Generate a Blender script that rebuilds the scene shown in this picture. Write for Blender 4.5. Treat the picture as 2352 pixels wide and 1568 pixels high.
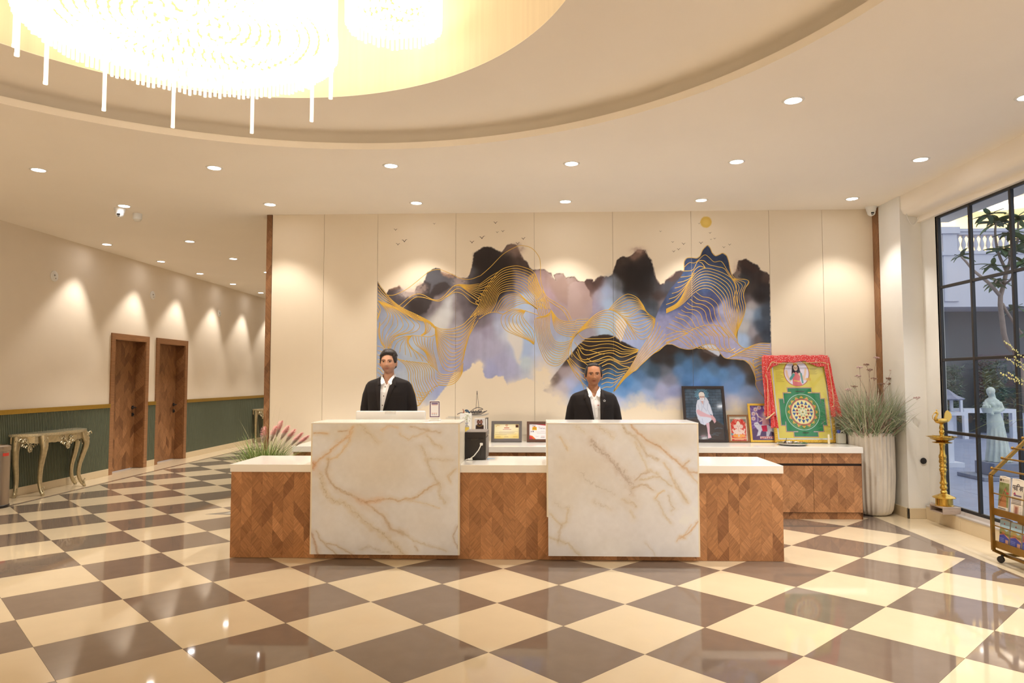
import bpy, bmesh, math, random
import numpy as np
from mathutils import Vector, Matrix
PI = math.pi
for o in list(bpy.data.objects): bpy.data.objects.remove(o)
S = bpy.context.scene
COL = S.collection
rnd = random.Random(7)

# ---------------------------------------------------------------- camera, world, exposure
FPX, PITCH, YAW, ROLL, CAMH = 1610.47, .0539151, .0343625, -.00129644, 1.487256
cam = bpy.data.cameras.new('camera')
cam.sensor_width = 36.0
cam.lens = 36.0 * FPX / 2352.0
cam.clip_start = .05
cam.clip_end = 200
camo = bpy.data.objects.new('camera', cam)
COL.objects.link(camo)
_r = Vector((math.cos(YAW), math.sin(YAW), 0))
_f0 = Vector((-math.sin(YAW), math.cos(YAW), 0))
_f = _f0 * math.cos(PITCH) + Vector((0, 0, 1)) * math.sin(PITCH)
_u = _r.cross(_f)
_r2 = _r * math.cos(ROLL) + _u * math.sin(ROLL)
_u2 = _r2.cross(_f)
M = Matrix.Identity(4)
for i in range(3):
    M[i][0], M[i][1], M[i][2] = _r2[i], _u2[i], -_f[i]
M[2][3] = CAMH
camo.matrix_world = M
S.camera = camo

S.view_settings.view_transform = 'Standard'
S.view_settings.look = 'None'
S.view_settings.gamma = 1.0
S.view_settings.use_curve_mapping = False
S.view_settings.exposure = 0.58
W = bpy.data.worlds.new('sky'); S.world = W; W.use_nodes = True
W.node_tree.nodes['Background'].inputs[0].default_value = (.92, .95, 1.0, 1)
W.node_tree.nodes['Background'].inputs[1].default_value = 1.1
S.cycles.max_bounces = 8
S.cycles.diffuse_bounces = 5
S.cycles.glossy_bounces = 4
S.cycles.transparent_max_bounces = 12
S.cycles.sample_clamp_indirect = 6.0
S.cycles.caustics_reflective = False
S.cycles.caustics_refractive = False
SPOT_W, CHAND_E = 112.0, 1.5
WARM, WARM2 = (1.0, .905, .80), (1.0, .86, .68)

# ---------------------------------------------------------------- survey: photo pixel -> point in the room
def ray(px, py):
    u, v = (px - 1176) / FPX, (py - 784) / FPX
    c, s = math.cos(-ROLL), math.sin(-ROLL)
    u, v = c * u - s * v, s * u + c * v
    d = _r * u + _f - _r.cross(_f) * v
    return d
def onZ(px, py, Z=0.0):
    d = ray(px, py); t = (Z - CAMH) / d.z; return Vector((0, 0, CAMH)) + d * t
def onY(px, py, Y):
    d = ray(px, py); return Vector((0, 0, CAMH)) + d * (Y / d.y)
def onX(px, py, X):
    d = ray(px, py); return Vector((0, 0, CAMH)) + d * (X / d.x)

# ---------------------------------------------------------------- colour and materials
KE = np.array((.93, 1.03, 1.22))          # the room's light is warm: surface colour for a colour seen in it
def lin(c):
    c = np.asarray(c, float) / 255.0
    return np.where(c <= .04045, c / 12.92, ((c + .055) / 1.055) ** 2.4)
def C(r, g, b, k=1.0):
    a = np.clip(lin((r, g, b)) * KE * k, 0.002, .93)
    return (float(a[0]), float(a[1]), float(a[2]))
MATS = {}
def mat(name, col, rough=.5, metal=0.0, spec=.5, var=0.0, scale=6.0, stretch=(1, 1, 1), bump=0.0, bscale=40.0,
        emit=None, estr=0.0, coat=0.0, rand=0.0, trans=0.0, alpha=1.0, attr=None, sheen=0.0, bstretch=(1, 1, 1)):
    if name in MATS: return MATS[name]
    m = bpy.data.materials.new(name); m.use_nodes = True
    nt = m.node_tree; b = nt.nodes['Principled BSDF']
    b.inputs['Base Color'].default_value = (*col, 1)
    b.inputs['Roughness'].default_value = rough
    b.inputs['Metallic'].default_value = metal
    b.inputs['Specular IOR Level'].default_value = spec
    b.inputs['Coat Weight'].default_value = coat
    b.inputs['Transmission Weight'].default_value = trans
    b.inputs['Alpha'].default_value = alpha
    if sheen: b.inputs['Sheen Weight'].default_value = sheen
    if emit:
        b.inputs['Emission Color'].default_value = (*emit, 1); b.inputs['Emission Strength'].default_value = estr
    L = nt.links.new
    src = None
    if attr:
        a = nt.nodes.new('ShaderNodeAttribute'); a.attribute_name = attr; src = a.outputs['Color']
    if var or rand or bump:
        tc = nt.nodes.new('ShaderNodeTexCoord')
    if var or rand:
        mp = nt.nodes.new('ShaderNodeMapping'); mp.inputs['Scale'].default_value = stretch
        L(tc.outputs['Object'], mp.inputs['Vector'])
        n = nt.nodes.new('ShaderNodeTexNoise'); n.inputs['Scale'].default_value = scale; n.inputs['Detail'].default_value = 5
        L(mp.outputs['Vector'], n.inputs['Vector'])
        mr = nt.nodes.new('ShaderNodeMapRange')
        mr.inputs['From Min'].default_value = .25; mr.inputs['From Max'].default_value = .75
        mr.inputs['To Min'].default_value = 1 - var; mr.inputs['To Max'].default_value = 1 + var
        L(n.outputs['Fac'], mr.inputs['Value'])
        val = mr.outputs['Result']
        if rand:
            oi = nt.nodes.new('ShaderNodeObjectInfo')
            r2 = nt.nodes.new('ShaderNodeMapRange'); r2.inputs['To Min'].default_value = 1 - rand; r2.inputs['To Max'].default_value = 1 + rand
            L(oi.outputs['Random'], r2.inputs['Value'])
            mm = nt.nodes.new('ShaderNodeMath'); mm.operation = 'MULTIPLY'; L(val, mm.inputs[0]); L(r2.outputs['Result'], mm.inputs[1]); val = mm.outputs[0]
        vm = nt.nodes.new('ShaderNodeVectorMath'); vm.operation = 'SCALE'
        if src: L(src, vm.inputs[0])
        else: vm.inputs[0].default_value = col
        L(val, vm.inputs['Scale']); src = vm.outputs['Vector']
    if src: L(src, b.inputs['Base Color'])
    if bump:
        mp2 = nt.nodes.new('ShaderNodeMapping'); mp2.inputs['Scale'].default_value = bstretch
        L(tc.outputs['Object'], mp2.inputs['Vector'])
        n2 = nt.nodes.new('ShaderNodeTexNoise'); n2.inputs['Scale'].default_value = bscale; n2.inputs['Detail'].default_value = 4
        L(mp2.outputs['Vector'], n2.inputs['Vector'])
        bp = nt.nodes.new('ShaderNodeBump'); bp.inputs['Strength'].default_value = bump; bp.inputs['Distance'].default_value = .01
        L(n2.outputs['Fac'], bp.inputs['Height']); L(bp.outputs['Normal'], b.inputs['Normal'])
    MATS[name] = m
    return m
def wood_mat(name, axis, ang, cols):
    """veneer plank: grain turned by ang about the given axis, tone picked per plank"""
    m = bpy.data.materials.new(name); m.use_nodes = True
    nt = m.node_tree; b = nt.nodes['Principled BSDF']; L = nt.links.new
    b.inputs['Roughness'].default_value = .42; b.inputs['Specular IOR Level'].default_value = .4
    tc = nt.nodes.new('ShaderNodeTexCoord'); oi = nt.nodes.new('ShaderNodeObjectInfo')
    mp = nt.nodes.new('ShaderNodeMapping')
    rot = [0, 0, 0]; rot[axis] = ang; mp.inputs['Rotation'].default_value = rot
    ad = nt.nodes.new('ShaderNodeVectorMath'); ad.operation = 'ADD'
    sc = nt.nodes.new('ShaderNodeVectorMath'); sc.operation = 'SCALE'; sc.inputs[0].default_value = (31, 17, 23); L(oi.outputs['Random'], sc.inputs['Scale'])
    L(tc.outputs['Object'], mp.inputs['Vector']); L(mp.outputs['Vector'], ad.inputs[0]); L(sc.outputs['Vector'], ad.inputs[1])
    m2 = nt.nodes.new('ShaderNodeMapping'); m2.inputs['Scale'].default_value = (3, 3, 60); L(ad.outputs['Vector'], m2.inputs['Vector'])
    n = nt.nodes.new('ShaderNodeTexNoise'); n.inputs['Scale'].default_value = 1.6; n.inputs['Detail'].default_value = 6; n.inputs['Distortion'].default_value = .5
    L(m2.outputs['Vector'], n.inputs['Vector'])
    cr = nt.nodes.new('ShaderNodeValToRGB'); cr.color_ramp.interpolation = 'LINEAR'
    els = cr.color_ramp.elements
    els[0].position = 0; els[0].color = (*cols[0], 1); els[1].position = 1; els[1].color = (*cols[-1], 1)
    for i, c in enumerate(cols[1:-1]):
        e = els.new((i + 1) / (len(cols) - 1)); e.color = (*c, 1)
    L(oi.outputs['Random'], cr.inputs['Fac'])
    mr = nt.nodes.new('ShaderNodeMapRange'); mr.inputs['From Min'].default_value = .3; mr.inputs['From Max'].default_value = .7
    mr.inputs['To Min'].default_value = .74; mr.inputs['To Max'].default_value = 1.2; L(n.outputs['Fac'], mr.inputs['Value'])
    vm = nt.nodes.new('ShaderNodeVectorMath'); vm.operation = 'SCALE'; L(cr.outputs['Color'], vm.inputs[0]); L(mr.outputs['Result'], vm.inputs['Scale'])
    L(vm.outputs['Vector'], b.inputs['Base Color'])
    return m

# ---------------------------------------------------------------- object helpers
def wloc(o):
    v = Vector((0, 0, 0))
    while o is not None:
        v += o.location; o = o.parent
    return v
def tag(o, label=None, cat=None, group=None, kind=None):
    if label: o['label'] = label
    if cat: o['category'] = cat
    if group: o['group'] = group
    if kind: o['kind'] = kind
    return o
def thing(name, label, cat, loc=(0, 0, 0), rz=0.0, group=None, kind=None):
    o = bpy.data.objects.new(name, None); COL.objects.link(o)
    o.location = loc; o.rotation_euler = (0, 0, rz); o.empty_display_size = .05
    return tag(o, label, cat, group, kind)
def link(name, me, m=None, parent=None):
    o = bpy.data.objects.new(name, me); COL.objects.link(o)
    if m is not None and not me.materials: me.materials.append(m)
    if parent is not None: o.parent = parent
    return o
def dup(root, loc=None, rz=None, label=None):
    r = root.copy(); COL.objects.link(r)
    if loc is not None: r.location = loc
    if rz is not None: r.rotation_euler = (0, 0, rz)
    if label: r['label'] = label
    for ch in list(root.children):
        c = ch.copy(); COL.objects.link(c); c.parent = r
        for g in list(ch.children):
            d = g.copy(); COL.objects.link(d); d.parent = c
    return r
class MB:
    def __init__(s): s.v = []; s.f = []; s.mi = []; s.cur = 0
    def add(s, vs, fs):
        n = len(s.v); s.v += [tuple(map(float, p)) for p in vs]
        s.f += [tuple(i + n for i in f) for f in fs]; s.mi += [s.cur] * len(fs); return s
    def box(s, x0, x1, y0, y1, z0, z1):
        return s.add([(x0, y0, z0), (x1, y0, z0), (x1, y1, z0), (x0, y1, z0), (x0, y0, z1), (x1, y0, z1), (x1, y1, z1), (x0, y1, z1)],
                     [(0, 3, 2, 1), (4, 5, 6, 7), (0, 1, 5, 4), (1, 2, 6, 5), (2, 3, 7, 6), (3, 0, 4, 7)])
    def cbox(s, x0, x1, y0, y1, z0, z1, c=.004):
        """box with chamfered edges"""
        bm = bmesh.new(); bmesh.ops.create_cube(bm, size=1)
        for q in bm.verts: q.co = Vector(((x0 + x1) / 2 + q.co.x * (x1 - x0), (y0 + y1) / 2 + q.co.y * (y1 - y0), (z0 + z1) / 2 + q.co.z * (z1 - z0)))
        bmesh.ops.bevel(bm, geom=list(bm.edges), offset=c, segments=2, profile=.5, affect='EDGES')
        bm.verts.index_update()
        s.add([q.co for q in bm.verts], [[q.index for q in f.verts] for f in bm.faces]); bm.free(); return s
    def obox(s, c, ax, ay, az):
        """box from a centre and three half-axis vectors"""
        c, ax, ay, az = map(Vector, (c, ax, ay, az))
        vs = [c + ax * i + ay * j + az * k for k in (-1, 1) for i, j in ((-1, -1), (1, -1), (1, 1), (-1, 1))]
        return s.add(vs, [(0, 3, 2, 1), (4, 5, 6, 7), (0, 1, 5, 4), (1, 2, 6, 5), (2, 3, 7, 6), (3, 0, 4, 7)])
    def bar(s, a, b, w, h, up=(0, 0, 1)):
        a, b, up = Vector(a), Vector(b), Vector(up); d = (b - a)
        x = d.normalized(); y = up.cross(x); y.normalize(); z = x.cross(y)
        return s.obox((a + b) / 2, d / 2, y * w / 2, z * h / 2)
    def prism(s, poly, o, u, v, n, t):
        """polygon (a,b) on plane o+u*a+v*b, pushed out by n*t"""
        o, u, v, n = map(Vector, (o, u, v, n)); k = len(poly)
        vs = [o + u * a + v * b for a, b in poly] + [o + u * a + v * b + n * t for a, b in poly]
        fs = [tuple(range(k - 1, -1, -1)), tuple(range(k, 2 * k))] + [(i, (i + 1) % k, k + (i + 1) % k, k + i) for i in range(k)]
        return s.add(vs, fs)
    def lathe(s, prof, c=(0, 0, 0), n=24, cap=True, rib=0, ribd=0.0, ax=None):
        """profile [(r,z)] turned about z through c"""
        vs = []; fs = []; m = len(prof)
        for i in range(n):
            a = 2 * PI * i / n
            for r, z in prof:
                q = r * (1 - ribd * (.5 - .5 * math.cos(rib * a))) if rib else r
                vs.append(Vector((q * math.cos(a), q * math.sin(a), z)))
        if ax is not None:
            R = Vector((0, 0, 1)).rotation_difference(Vector(ax)).to_matrix(); vs = [R @ p for p in vs]
        c = Vector(c); vs = [p + c for p in vs]
        for i in range(n):
            j = (i + 1) % n
            for k in range(m - 1): fs.append((i * m + k, j * m + k, j * m + k + 1, i * m + k + 1))
        if cap:
            if prof[0][0] > 1e-5: fs.append(tuple(i * m for i in range(n - 1, -1, -1)))
            if prof[-1][0] > 1e-5: fs.append(tuple(i * m + m - 1 for i in range(n)))
        return s.add(vs, fs)
    def tube(s, path, r, n=8, cap=True, flat=1.0, up=None):
        path = [Vector(p) for p in path]; m = len(path)
        rs = r if hasattr(r, '__len__') else [r] * m
        vs = []; fs = []; pv = None
        for i, p in enumerate(path):
            t = (path[min(i + 1, m - 1)] - path[max(i - 1, 0)])
            if t.length < 1e-9: t = Vector((0, 0, 1))
            t.normalize()
            if pv is None:
                ref = Vector(up) if up is not None else (Vector((0, 0, 1)) if abs(t.z) < .9 else Vector((1, 0, 0)))
                x = ref.cross(t).normalized()
            else:
                x = (pv - t * pv.dot(t))
                if x.length < 1e-6: x = t.orthogonal()
                x.normalize()
            pv = x; y = t.cross(x)
            for k in range(n):
                a = 2 * PI * k / n
                vs.append(p + x * (rs[i] * math.cos(a)) + y * (rs[i] * flat * math.sin(a)))
        for i in range(m - 1):
            for k in range(n):
                k2 = (k + 1) % n
                fs.append((i * n + k, i * n + k2, (i + 1) * n + k2, (i + 1) * n + k))
        if cap: fs += [tuple(range(n - 1, -1, -1)), tuple((m - 1) * n + k for k in range(n))]
        return s.add(vs, fs)
    def ell(s, c, r, nu=10, nv=7, R=None):
        c = Vector(c); vs = []; fs = []
        r = r if hasattr(r, '__len__') else (r, r, r)
        vs.append(Vector((0, 0, -r[2])))
        for j in range(1, nv):
            a = -PI / 2 + PI * j / nv
            for i in range(nu):
                b = 2 * PI * i / nu
                vs.append(Vector((r[0] * math.cos(a) * math.cos(b), r[1] * math.cos(a) * math.sin(b), r[2] * math.sin(a))))
        vs.append(Vector((0, 0, r[2])))
        if R is not None: vs = [R @ p for p in vs]
        vs = [p + c for p in vs]; top = len(vs) - 1
        for i in range(nu): fs.append((0, 1 + (i + 1) % nu, 1 + i))
        for j in range(nv - 2):
            for i in range(nu):
                a = 1 + j * nu; i2 = (i + 1) % nu
                fs.append((a + i, a + i2, a + nu + i2, a + nu + i))
        a = 1 + (nv - 2) * nu
        for i in range(nu): fs.append((a + i, a + (i + 1) % nu, top))
        return s.add(vs, fs)
    def build(s, name, m, parent=None, smooth=None, local=False, kind=None, label=None, me_only=False):
        me = bpy.data.meshes.new(name)
        vs = np.array(s.v, float).reshape(-1, 3)
        if parent is not None and not local: vs = vs - np.array(wloc(parent))
        me.from_pydata(vs.tolist(), [], s.f); me.update()
        ms = m if isinstance(m, (list, tuple)) else [m]
        for q in ms: me.materials.append(q)
        if len(ms) > 1: me.polygons.foreach_set('material_index', s.mi)
        if smooth is not None:
            me.polygons.foreach_set('use_smooth', [True] * len(me.polygons))
            if smooth < 180: me.set_sharp_from_angle(angle=math.radians(smooth))
        if me_only: return me
        o = link(name, me, None, parent)
        return tag(o, label=label, kind=kind)
def struct(name, mb, m, label, smooth=None):
    o = mb.build(name, m, None, smooth); return tag(o, label, 'room', kind='structure')

# ---------------------------------------------------------------- painted flat print: a grid whose vertices carry the print's colour
def fbm(x, y, seed=0, octv=4, f0=1.0):
    r = np.random.RandomState(seed); out = np.zeros_like(x); amp = 1.0; tot = 0
    for o in range(octv):
        T = r.rand(64, 64); f = f0 * 2 ** o
        xx = x * f + r.rand() * 64; yy = y * f + r.rand() * 64
        xi = np.floor(xx).astype(int); yi = np.floor(yy).astype(int); fx = xx - xi; fy = yy - yi
        fx = fx * fx * (3 - 2 * fx); fy = fy * fy * (3 - 2 * fy)
        a = T[xi % 64, yi % 64]; b = T[(xi + 1) % 64, yi % 64]; c = T[xi % 64, (yi + 1) % 64]; d = T[(xi + 1) % 64, (yi + 1) % 64]
        out += amp * ((a * (1 - fx) + b * fx) * (1 - fy) + (c * (1 - fx) + d * fx) * fy); tot += amp; amp *= .5
    return out / tot - .5
def dseg(x, y, pts):
    """distance to a polyline"""
    d = np.full(x.shape, 1e9)
    for (x0, y0), (x1, y1) in zip(pts[:-1], pts[1:]):
        dx, dy = x1 - x0, y1 - y0; L2 = dx * dx + dy * dy + 1e-12
        t = np.clip(((x - x0) * dx + (y - y0) * dy) / L2, 0, 1)
        d = np.minimum(d, (x - x0 - t * dx) ** 2 + (y - y0 - t * dy) ** 2)
    return np.sqrt(d)
def sdpoly(x, y, pts):
    """signed distance to a closed polygon, inside positive"""
    d = dseg(x, y, list(pts) + [pts[0]]); ins = np.zeros(x.shape, bool); n = len(pts)
    for i in range(n):
        x0, y0 = pts[i]; x1, y1 = pts[(i + 1) % n]
        if y0 == y1: continue
        c = ((y0 > y) != (y1 > y)) & (x < (x1 - x0) * (y - y0) / (y1 - y0) + x0)
        ins ^= c
    return np.where(ins, d, -d)
class Paint:
    """colours (seen sRGB 0..255) over sample points x,y"""
    def __init__(s, x, y, base): s.x = x; s.y = y; s.c = np.tile(np.array(base, float), (x.size, 1))
    def over(s, a, col):
        a = np.clip(a, 0, 1)[:, None]; s.c = s.c * (1 - a) + np.asarray(col, float) * a
    def poly(s, pts, col, soft=1.0, wob=0.0, wf=.1, seed=1, al=1.0, cut=None):
        x0 = min(p[0] for p in pts) - 3 * soft - 2 * wob; x1 = max(p[0] for p in pts) + 3 * soft + 2 * wob
        y0 = min(p[1] for p in pts) - 3 * soft - 2 * wob; y1 = max(p[1] for p in pts) + 3 * soft + 2 * wob
        m = np.nonzero((s.x > x0) & (s.x < x1) & (s.y > y0) & (s.y < y1))[0]
        if not m.size: return
        x, y = s.x[m], s.y[m]; d = sdpoly(x, y, pts)
        if wob: d = d + wob * 2 * fbm(x, y, seed, 4, wf)
        a = np.clip(d / soft + .5, 0, 1) * al
        if cut is not None: a = a * cut[m]
        col = np.asarray(col, float)
        if col.ndim == 2: col = col[m]
        a = a[:, None]; s.c[m] = s.c[m] * (1 - a) + col * a
    def line(s, pts, col, w=1.0, soft=.8, wob=0.0, wf=.1, seed=1, al=1.0):
        x0 = min(p[0] for p in pts) - w * 2 - 2 - wob * 2; x1 = max(p[0] for p in pts) + w * 2 + 2 + wob * 2
        y0 = min(p[1] for p in pts) - w * 2 - 2 - wob * 2; y1 = max(p[1] for p in pts) + w * 2 + 2 + wob * 2
        m = np.nonzero((s.x > x0) & (s.x < x1) & (s.y > y0) & (s.y < y1))[0]
        if not m.size: return
        x, y = s.x[m], s.y[m]
        if wob:
            x = x + wob * 2 * fbm(x, y, seed, 4, wf); y = y + wob * 2 * fbm(s.x[m], y, seed + 9, 4, wf)
        d = dseg(x, y, pts); a = (np.clip((w / 2 - d) / soft + .5, 0, 1) * al)[:, None]
        s.c[m] = s.c[m] * (1 - a) + np.asarray(col, float) * a
    def disc(s, cx, cy, r, col, soft=1.0, ry=None, al=1.0):
        d = r - np.hypot(s.x - cx, (s.y - cy) * (r / (ry or r))); s.over(np.clip(d / soft + .5, 0, 1) * al, col)
    def rect(s, x0, x1, y0, y1, col, soft=.6, al=1.0):
        d = np.minimum(np.minimum(s.x - x0, x1 - s.x), np.minimum(s.y - y0, y1 - s.y)); s.over(np.clip(d / soft + .5, 0, 1) * al, col)
    def blob(s, cx, cy, rx, ry, col, al=1.0, rot=0.0):
        dx, dy = s.x - cx, s.y - cy; c, q = math.cos(rot), math.sin(rot)
        u, v = (dx * c + dy * q) / rx, (-dx * q + dy * c) / ry
        s.over(al * np.exp(-(u * u + v * v)), col)
def grid_points(P00, P10, P01, nx, ny):
    """bilinear grid of world points, corner + two edge ends"""
    P00, P10, P01 = (np.array(p, float) for p in (P00, P10, P01))
    a, b = np.meshgrid(np.linspace(0, 1, nx), np.linspace(0, 1, ny))
    return P00 + a.reshape(-1, 1) * (P10 - P00) + b.reshape(-1, 1) * (P01 - P00), a.ravel(), b.ravel()
def painted(name, pts, nx, ny, cols, m, parent=None, thick=None, flip=False, k=1.0, uv=None):
    """grid mesh with the print in a colour attribute; thick = vector to give the sheet a back and edges"""
    pts = np.asarray(pts, float)
    if parent is not None: pts = pts - np.array(wloc(parent))
    i, j = np.meshgrid(np.arange(nx - 1), np.arange(ny - 1)); a = (j * nx + i).ravel()
    q = np.stack([a, a + 1, a + nx + 1, a + nx], 1)
    if flip: q = q[:, ::-1]
    n = len(pts); cl = np.clip(lin(cols) * KE * k, .002, .93)
    if thick is not None:
        back = np.array([0, nx - 1, nx * ny - 1, nx * (ny - 1)])
        pts = np.vstack([pts, pts[back] + np.array(thick)]); cl = np.vstack([cl, cl[back]])
        e = [(n, n + 1, n + 2, n + 3)] if flip else [(n + 3, n + 2, n + 1, n)]
        e += [(back[0], back[1], n + 1, n), (back[1], back[2], n + 2, n + 1), (back[2], back[3], n + 3, n + 2), (back[3], back[0], n, n + 3)]
        q = np.vstack([q, np.array(e)])
    me = bpy.data.meshes.new(name)
    me.vertices.add(len(pts)); me.vertices.foreach_set('co', pts.ravel())
    me.loops.add(q.size); me.loops.foreach_set('vertex_index', q.ravel().astype(np.int32))
    me.polygons.add(len(q)); me.polygons.foreach_set('loop_start', np.arange(0, q.size, 4, dtype=np.int32))
    me.update(calc_edges=True)
    at = me.color_attributes.new('print', 'FLOAT_COLOR', 'POINT')
    at.data.foreach_set('color', np.hstack([cl, np.ones((len(cl), 1))]).ravel().astype(np.float32))
    me.materials.append(m)
    return link(name, me, None, parent)

# ---------------------------------------------------------------- chevron veneer: every plank is a piece
WOODC = [C(*c, 1.5) for c in ((122, 80, 49), (140, 95, 59), (156, 108, 68), (148, 101, 62), (172, 121, 78), (132, 88, 53))]
WMAT = {}
def wmat(axis, sgn, dk=1.0):
    k = (axis, sgn, dk)
    if k not in WMAT: WMAT[k] = wood_mat('chevron_veneer' if dk == 1 else 'dark_chevron_veneer', axis, sgn * math.radians(50), [tuple(v * dk for v in c) for c in WOODC])  # darker copy: weaker light on doors and trims is put in its colour
    return WMAT[k]
def clip_poly(poly, f):
    out = []
    for i in range(len(poly)):
        a, b = poly[i], poly[(i + 1) % len(poly)]; fa, fb = f(a), f(b)
        if fa >= 0: out.append(a)
        if (fa >= 0) != (fb >= 0):
            t = fa / (fa - fb); out.append((a[0] + t * (b[0] - a[0]), a[1] + t * (b[1] - a[1])))
    return out
def chevron(parent, o, u, v, n, Wd, H, cw, ph, dy, axis, t=.006, v0=0.0, start=0, gap=.00025, name='plank', long=.0, dk=1.0):
    nc = max(1, round(Wd / cw)); cw = Wd / nc; o, u, v, n = map(Vector, (o, u, v, n)); cnt = 0
    for k in range(nc):
        up = (k + start) % 2
        b = -dy - ph + v0 - rnd.random() * ph * .0
        while b < H:
            h = ph * (2 if rnd.random() < long else 1)
            l0, r0 = (b, b + dy) if up else (b + dy, b)
            pl = [(k * cw + gap, l0 + gap), ((k + 1) * cw - gap, r0 + gap), ((k + 1) * cw - gap, r0 + h - gap), (k * cw + gap, l0 + h - gap)]
            pl = clip_poly(clip_poly(pl, lambda p: p[1]), lambda p: H - p[1])
            if len(pl) >= 3:
                mb = MB(); mb.prism(pl, o, u, v, n, t + rnd.random() * .0007)
                mb.build(name, wmat(axis, -1 if up else 1, dk), parent); cnt += 1
            b += h
    return cnt
# ================================================================ the room
ZC, YW, XL, XG = 3.485, 8.32, -6.69, 4.2
YB, YF = -6.0, 19.0
m_wall = mat('cream_wall', C(236, 216, 186), .62, spec=.3, var=.025, scale=2.0, bump=.08, bscale=220, bstretch=(1, 1, .15))
m_panel = mat('cream_wall_panel', C(238, 217, 184), .5, spec=.3, var=.012, scale=3.0)
m_ceil = mat('ceiling_paint', (.90, .85, .775), .7, spec=.2, var=.02, scale=1.0)
m_col = mat('white_column_paint', C(238, 228, 210), .6, spec=.3, var=.03, scale=3.0, bump=.05, bscale=60)
m_base = mat('beige_skirting', C(214, 190, 150), .25, spec=.5, var=.03, scale=4)
m_green = mat('green_reeded_panel', C(96, 100, 78), .5, spec=.35, var=.05, scale=8)
m_gold = mat('brushed_gold_trim', C(190, 150, 62), .32, metal=.85, var=.05, scale=30)
m_grout = mat('floor_grout', C(196, 172, 136), .3)
m_tl = mat('polished_cream_tile', C(215, 190, 150), .045, spec=.45, var=.03, scale=5.0, rand=.02)
m_td = mat('polished_taupe_tile', C(124, 104, 86), .045, spec=.5, var=.07, scale=7.0, rand=.05)
m_black = mat('black_metal', C(38, 36, 36), .4, spec=.4)
m_gdrum = mat('gold_grain_drum', C(244, 222, 186), .5, spec=.3, var=.05, scale=3, stretch=(9, 9, .35))

# ---- floor: slab, border tiles, diagonal chequer of tiles (each a piece)
fl = MB(); fl.box(XL - .3, XG + .1, YB, YF, -.12, -.004)
floor = struct('floor', fl, m_grout, 'polished floor of cream and taupe tiles laid diagonally')
D2 = .6 * math.sqrt(2) / 2
OX, OY = -.26495, 5.60175
XA, XB = OX - 14 * D2, OX + 9 * D2            # chequer runs between the two border strips
g = .0012
def prism_z(pl, z0, z1, name, m, parent):
    mb = MB(); mb.prism(pl, (0, 0, z0), (1, 0, 0), (0, 1, 0), (0, 0, 1), z1 - z0); return mb.build(name, m, parent)
full = [MB().prism([(-D2 + g, 0), (0, -D2 + g), (D2 - g, 0), (0, D2 - g)], (0, 0, -.004), (1, 0, 0), (0, 1, 0), (0, 0, 1), .004).build('tile', m, me_only=True) for m in (m_tl, m_td)]
rest = [MB(), MB()]
INL = [onZ(470, 1181), None]
ntile = 0
for j in range(-28, 33):
    for i in range(-15, 11):
        if (i + j) % 2 == 0: continue
        cx, cy = OX + i * D2, OY + j * D2
        if cx < XA - D2 + .02 or cx > XB + D2 - .02 or cy > YF - .5: continue
        if cy > YW + .5 and cx > -2.6: continue
        dark = (j % 2 == 0)
        pl = [(cx - D2 + g, cy), (cx, cy - D2 + g), (cx + D2 - g, cy), (cx, cy + D2 - g)]
        pl = clip_poly(clip_poly(pl, lambda p: p[0] - XA), lambda p: XB - p[0])
        if len(pl) < 3: continue
        vis = cy > 2.9 and abs(cx + .034 * cy) < .74 * cy + .6 and not (cy < 8.0 and cy > 6.4 and -2.2 < cx < 2.0)
        if vis and ntile < 300 and cy < 16.5:
            ntile += 1
            if len(pl) == 4 and cx - D2 > XA - .001 and cx + D2 < XB + .001:
                o = link('tile', full[dark], None, floor); o.location = (cx, cy, 0)
            else: prism_z(pl, -.004, 0, 'tile', m_td if dark else m_tl, floor)
        else: rest[dark].prism(pl, (0, 0, -.004), (1, 0, 0), (0, 1, 0), (0, 0, 1), .004)
for k, m in ((0, m_tl), (1, m_td)): rest[k].build('tile_field', m, floor, kind='stuff')
# border: thin taupe strips and cream tiles along the walls
b = MB(); b.box(XA - .065, XA - .003, YB, YF, -.004, 0); b.build('border_strip', m_td, floor)
b = MB(); b.box(XB + .002, 3.645, YB, YF, -.004, 0); b.build('border_strip', m_td, floor)
y = 2.0
while y < YF:
    b = MB(); b.box(XL, XA - .068, y, min(y + 1.197, YF), -.004, 0); b.build('border_tile', m_tl, floor); y += 1.2
y = 3.32
while y < YW:
    b = MB(); b.box(3.648, XG, y, min(y + 1.197, YW), -.004, 0); b.build('border_tile', m_tl, floor); y += 1.2
b = MB(); b.box(XL, XA - .068, YB, 2.0, -.004, 0); b.box(3.648, XG, YB, 3.32, -.004, 0); b.build('border_field', m_tl, floor)
# inlaid arrowhead left of the desk
A = onZ(470, 1181, .0); B1 = A + Vector((1.15, 1.0, 0)); B2 = A + Vector((1.4, -.02, 0))
b = MB(); b.prism([(A.x, A.y), (B2.x, B2.y), (B1.x, B1.y)], (0, 0, 0), (1, 0, 0), (0, 1, 0), (0, 0, 1), .0008); b.build('inlay_band', mat('grey_inlay', C(128, 120, 106), .06), floor)
A2 = A + Vector((.19, .062, 0)); b = MB(); b.prism([(A2.x, A2.y), (B2.x - .1, B2.y + .075), (B1.x - .02, B1.y - .12)], (0, 0, 0), (1, 0, 0), (0, 1, 0), (0, 0, 1), .0014); b.build('inlay_field', mat('white_inlay', C(240, 226, 200), .06), floor)

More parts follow.
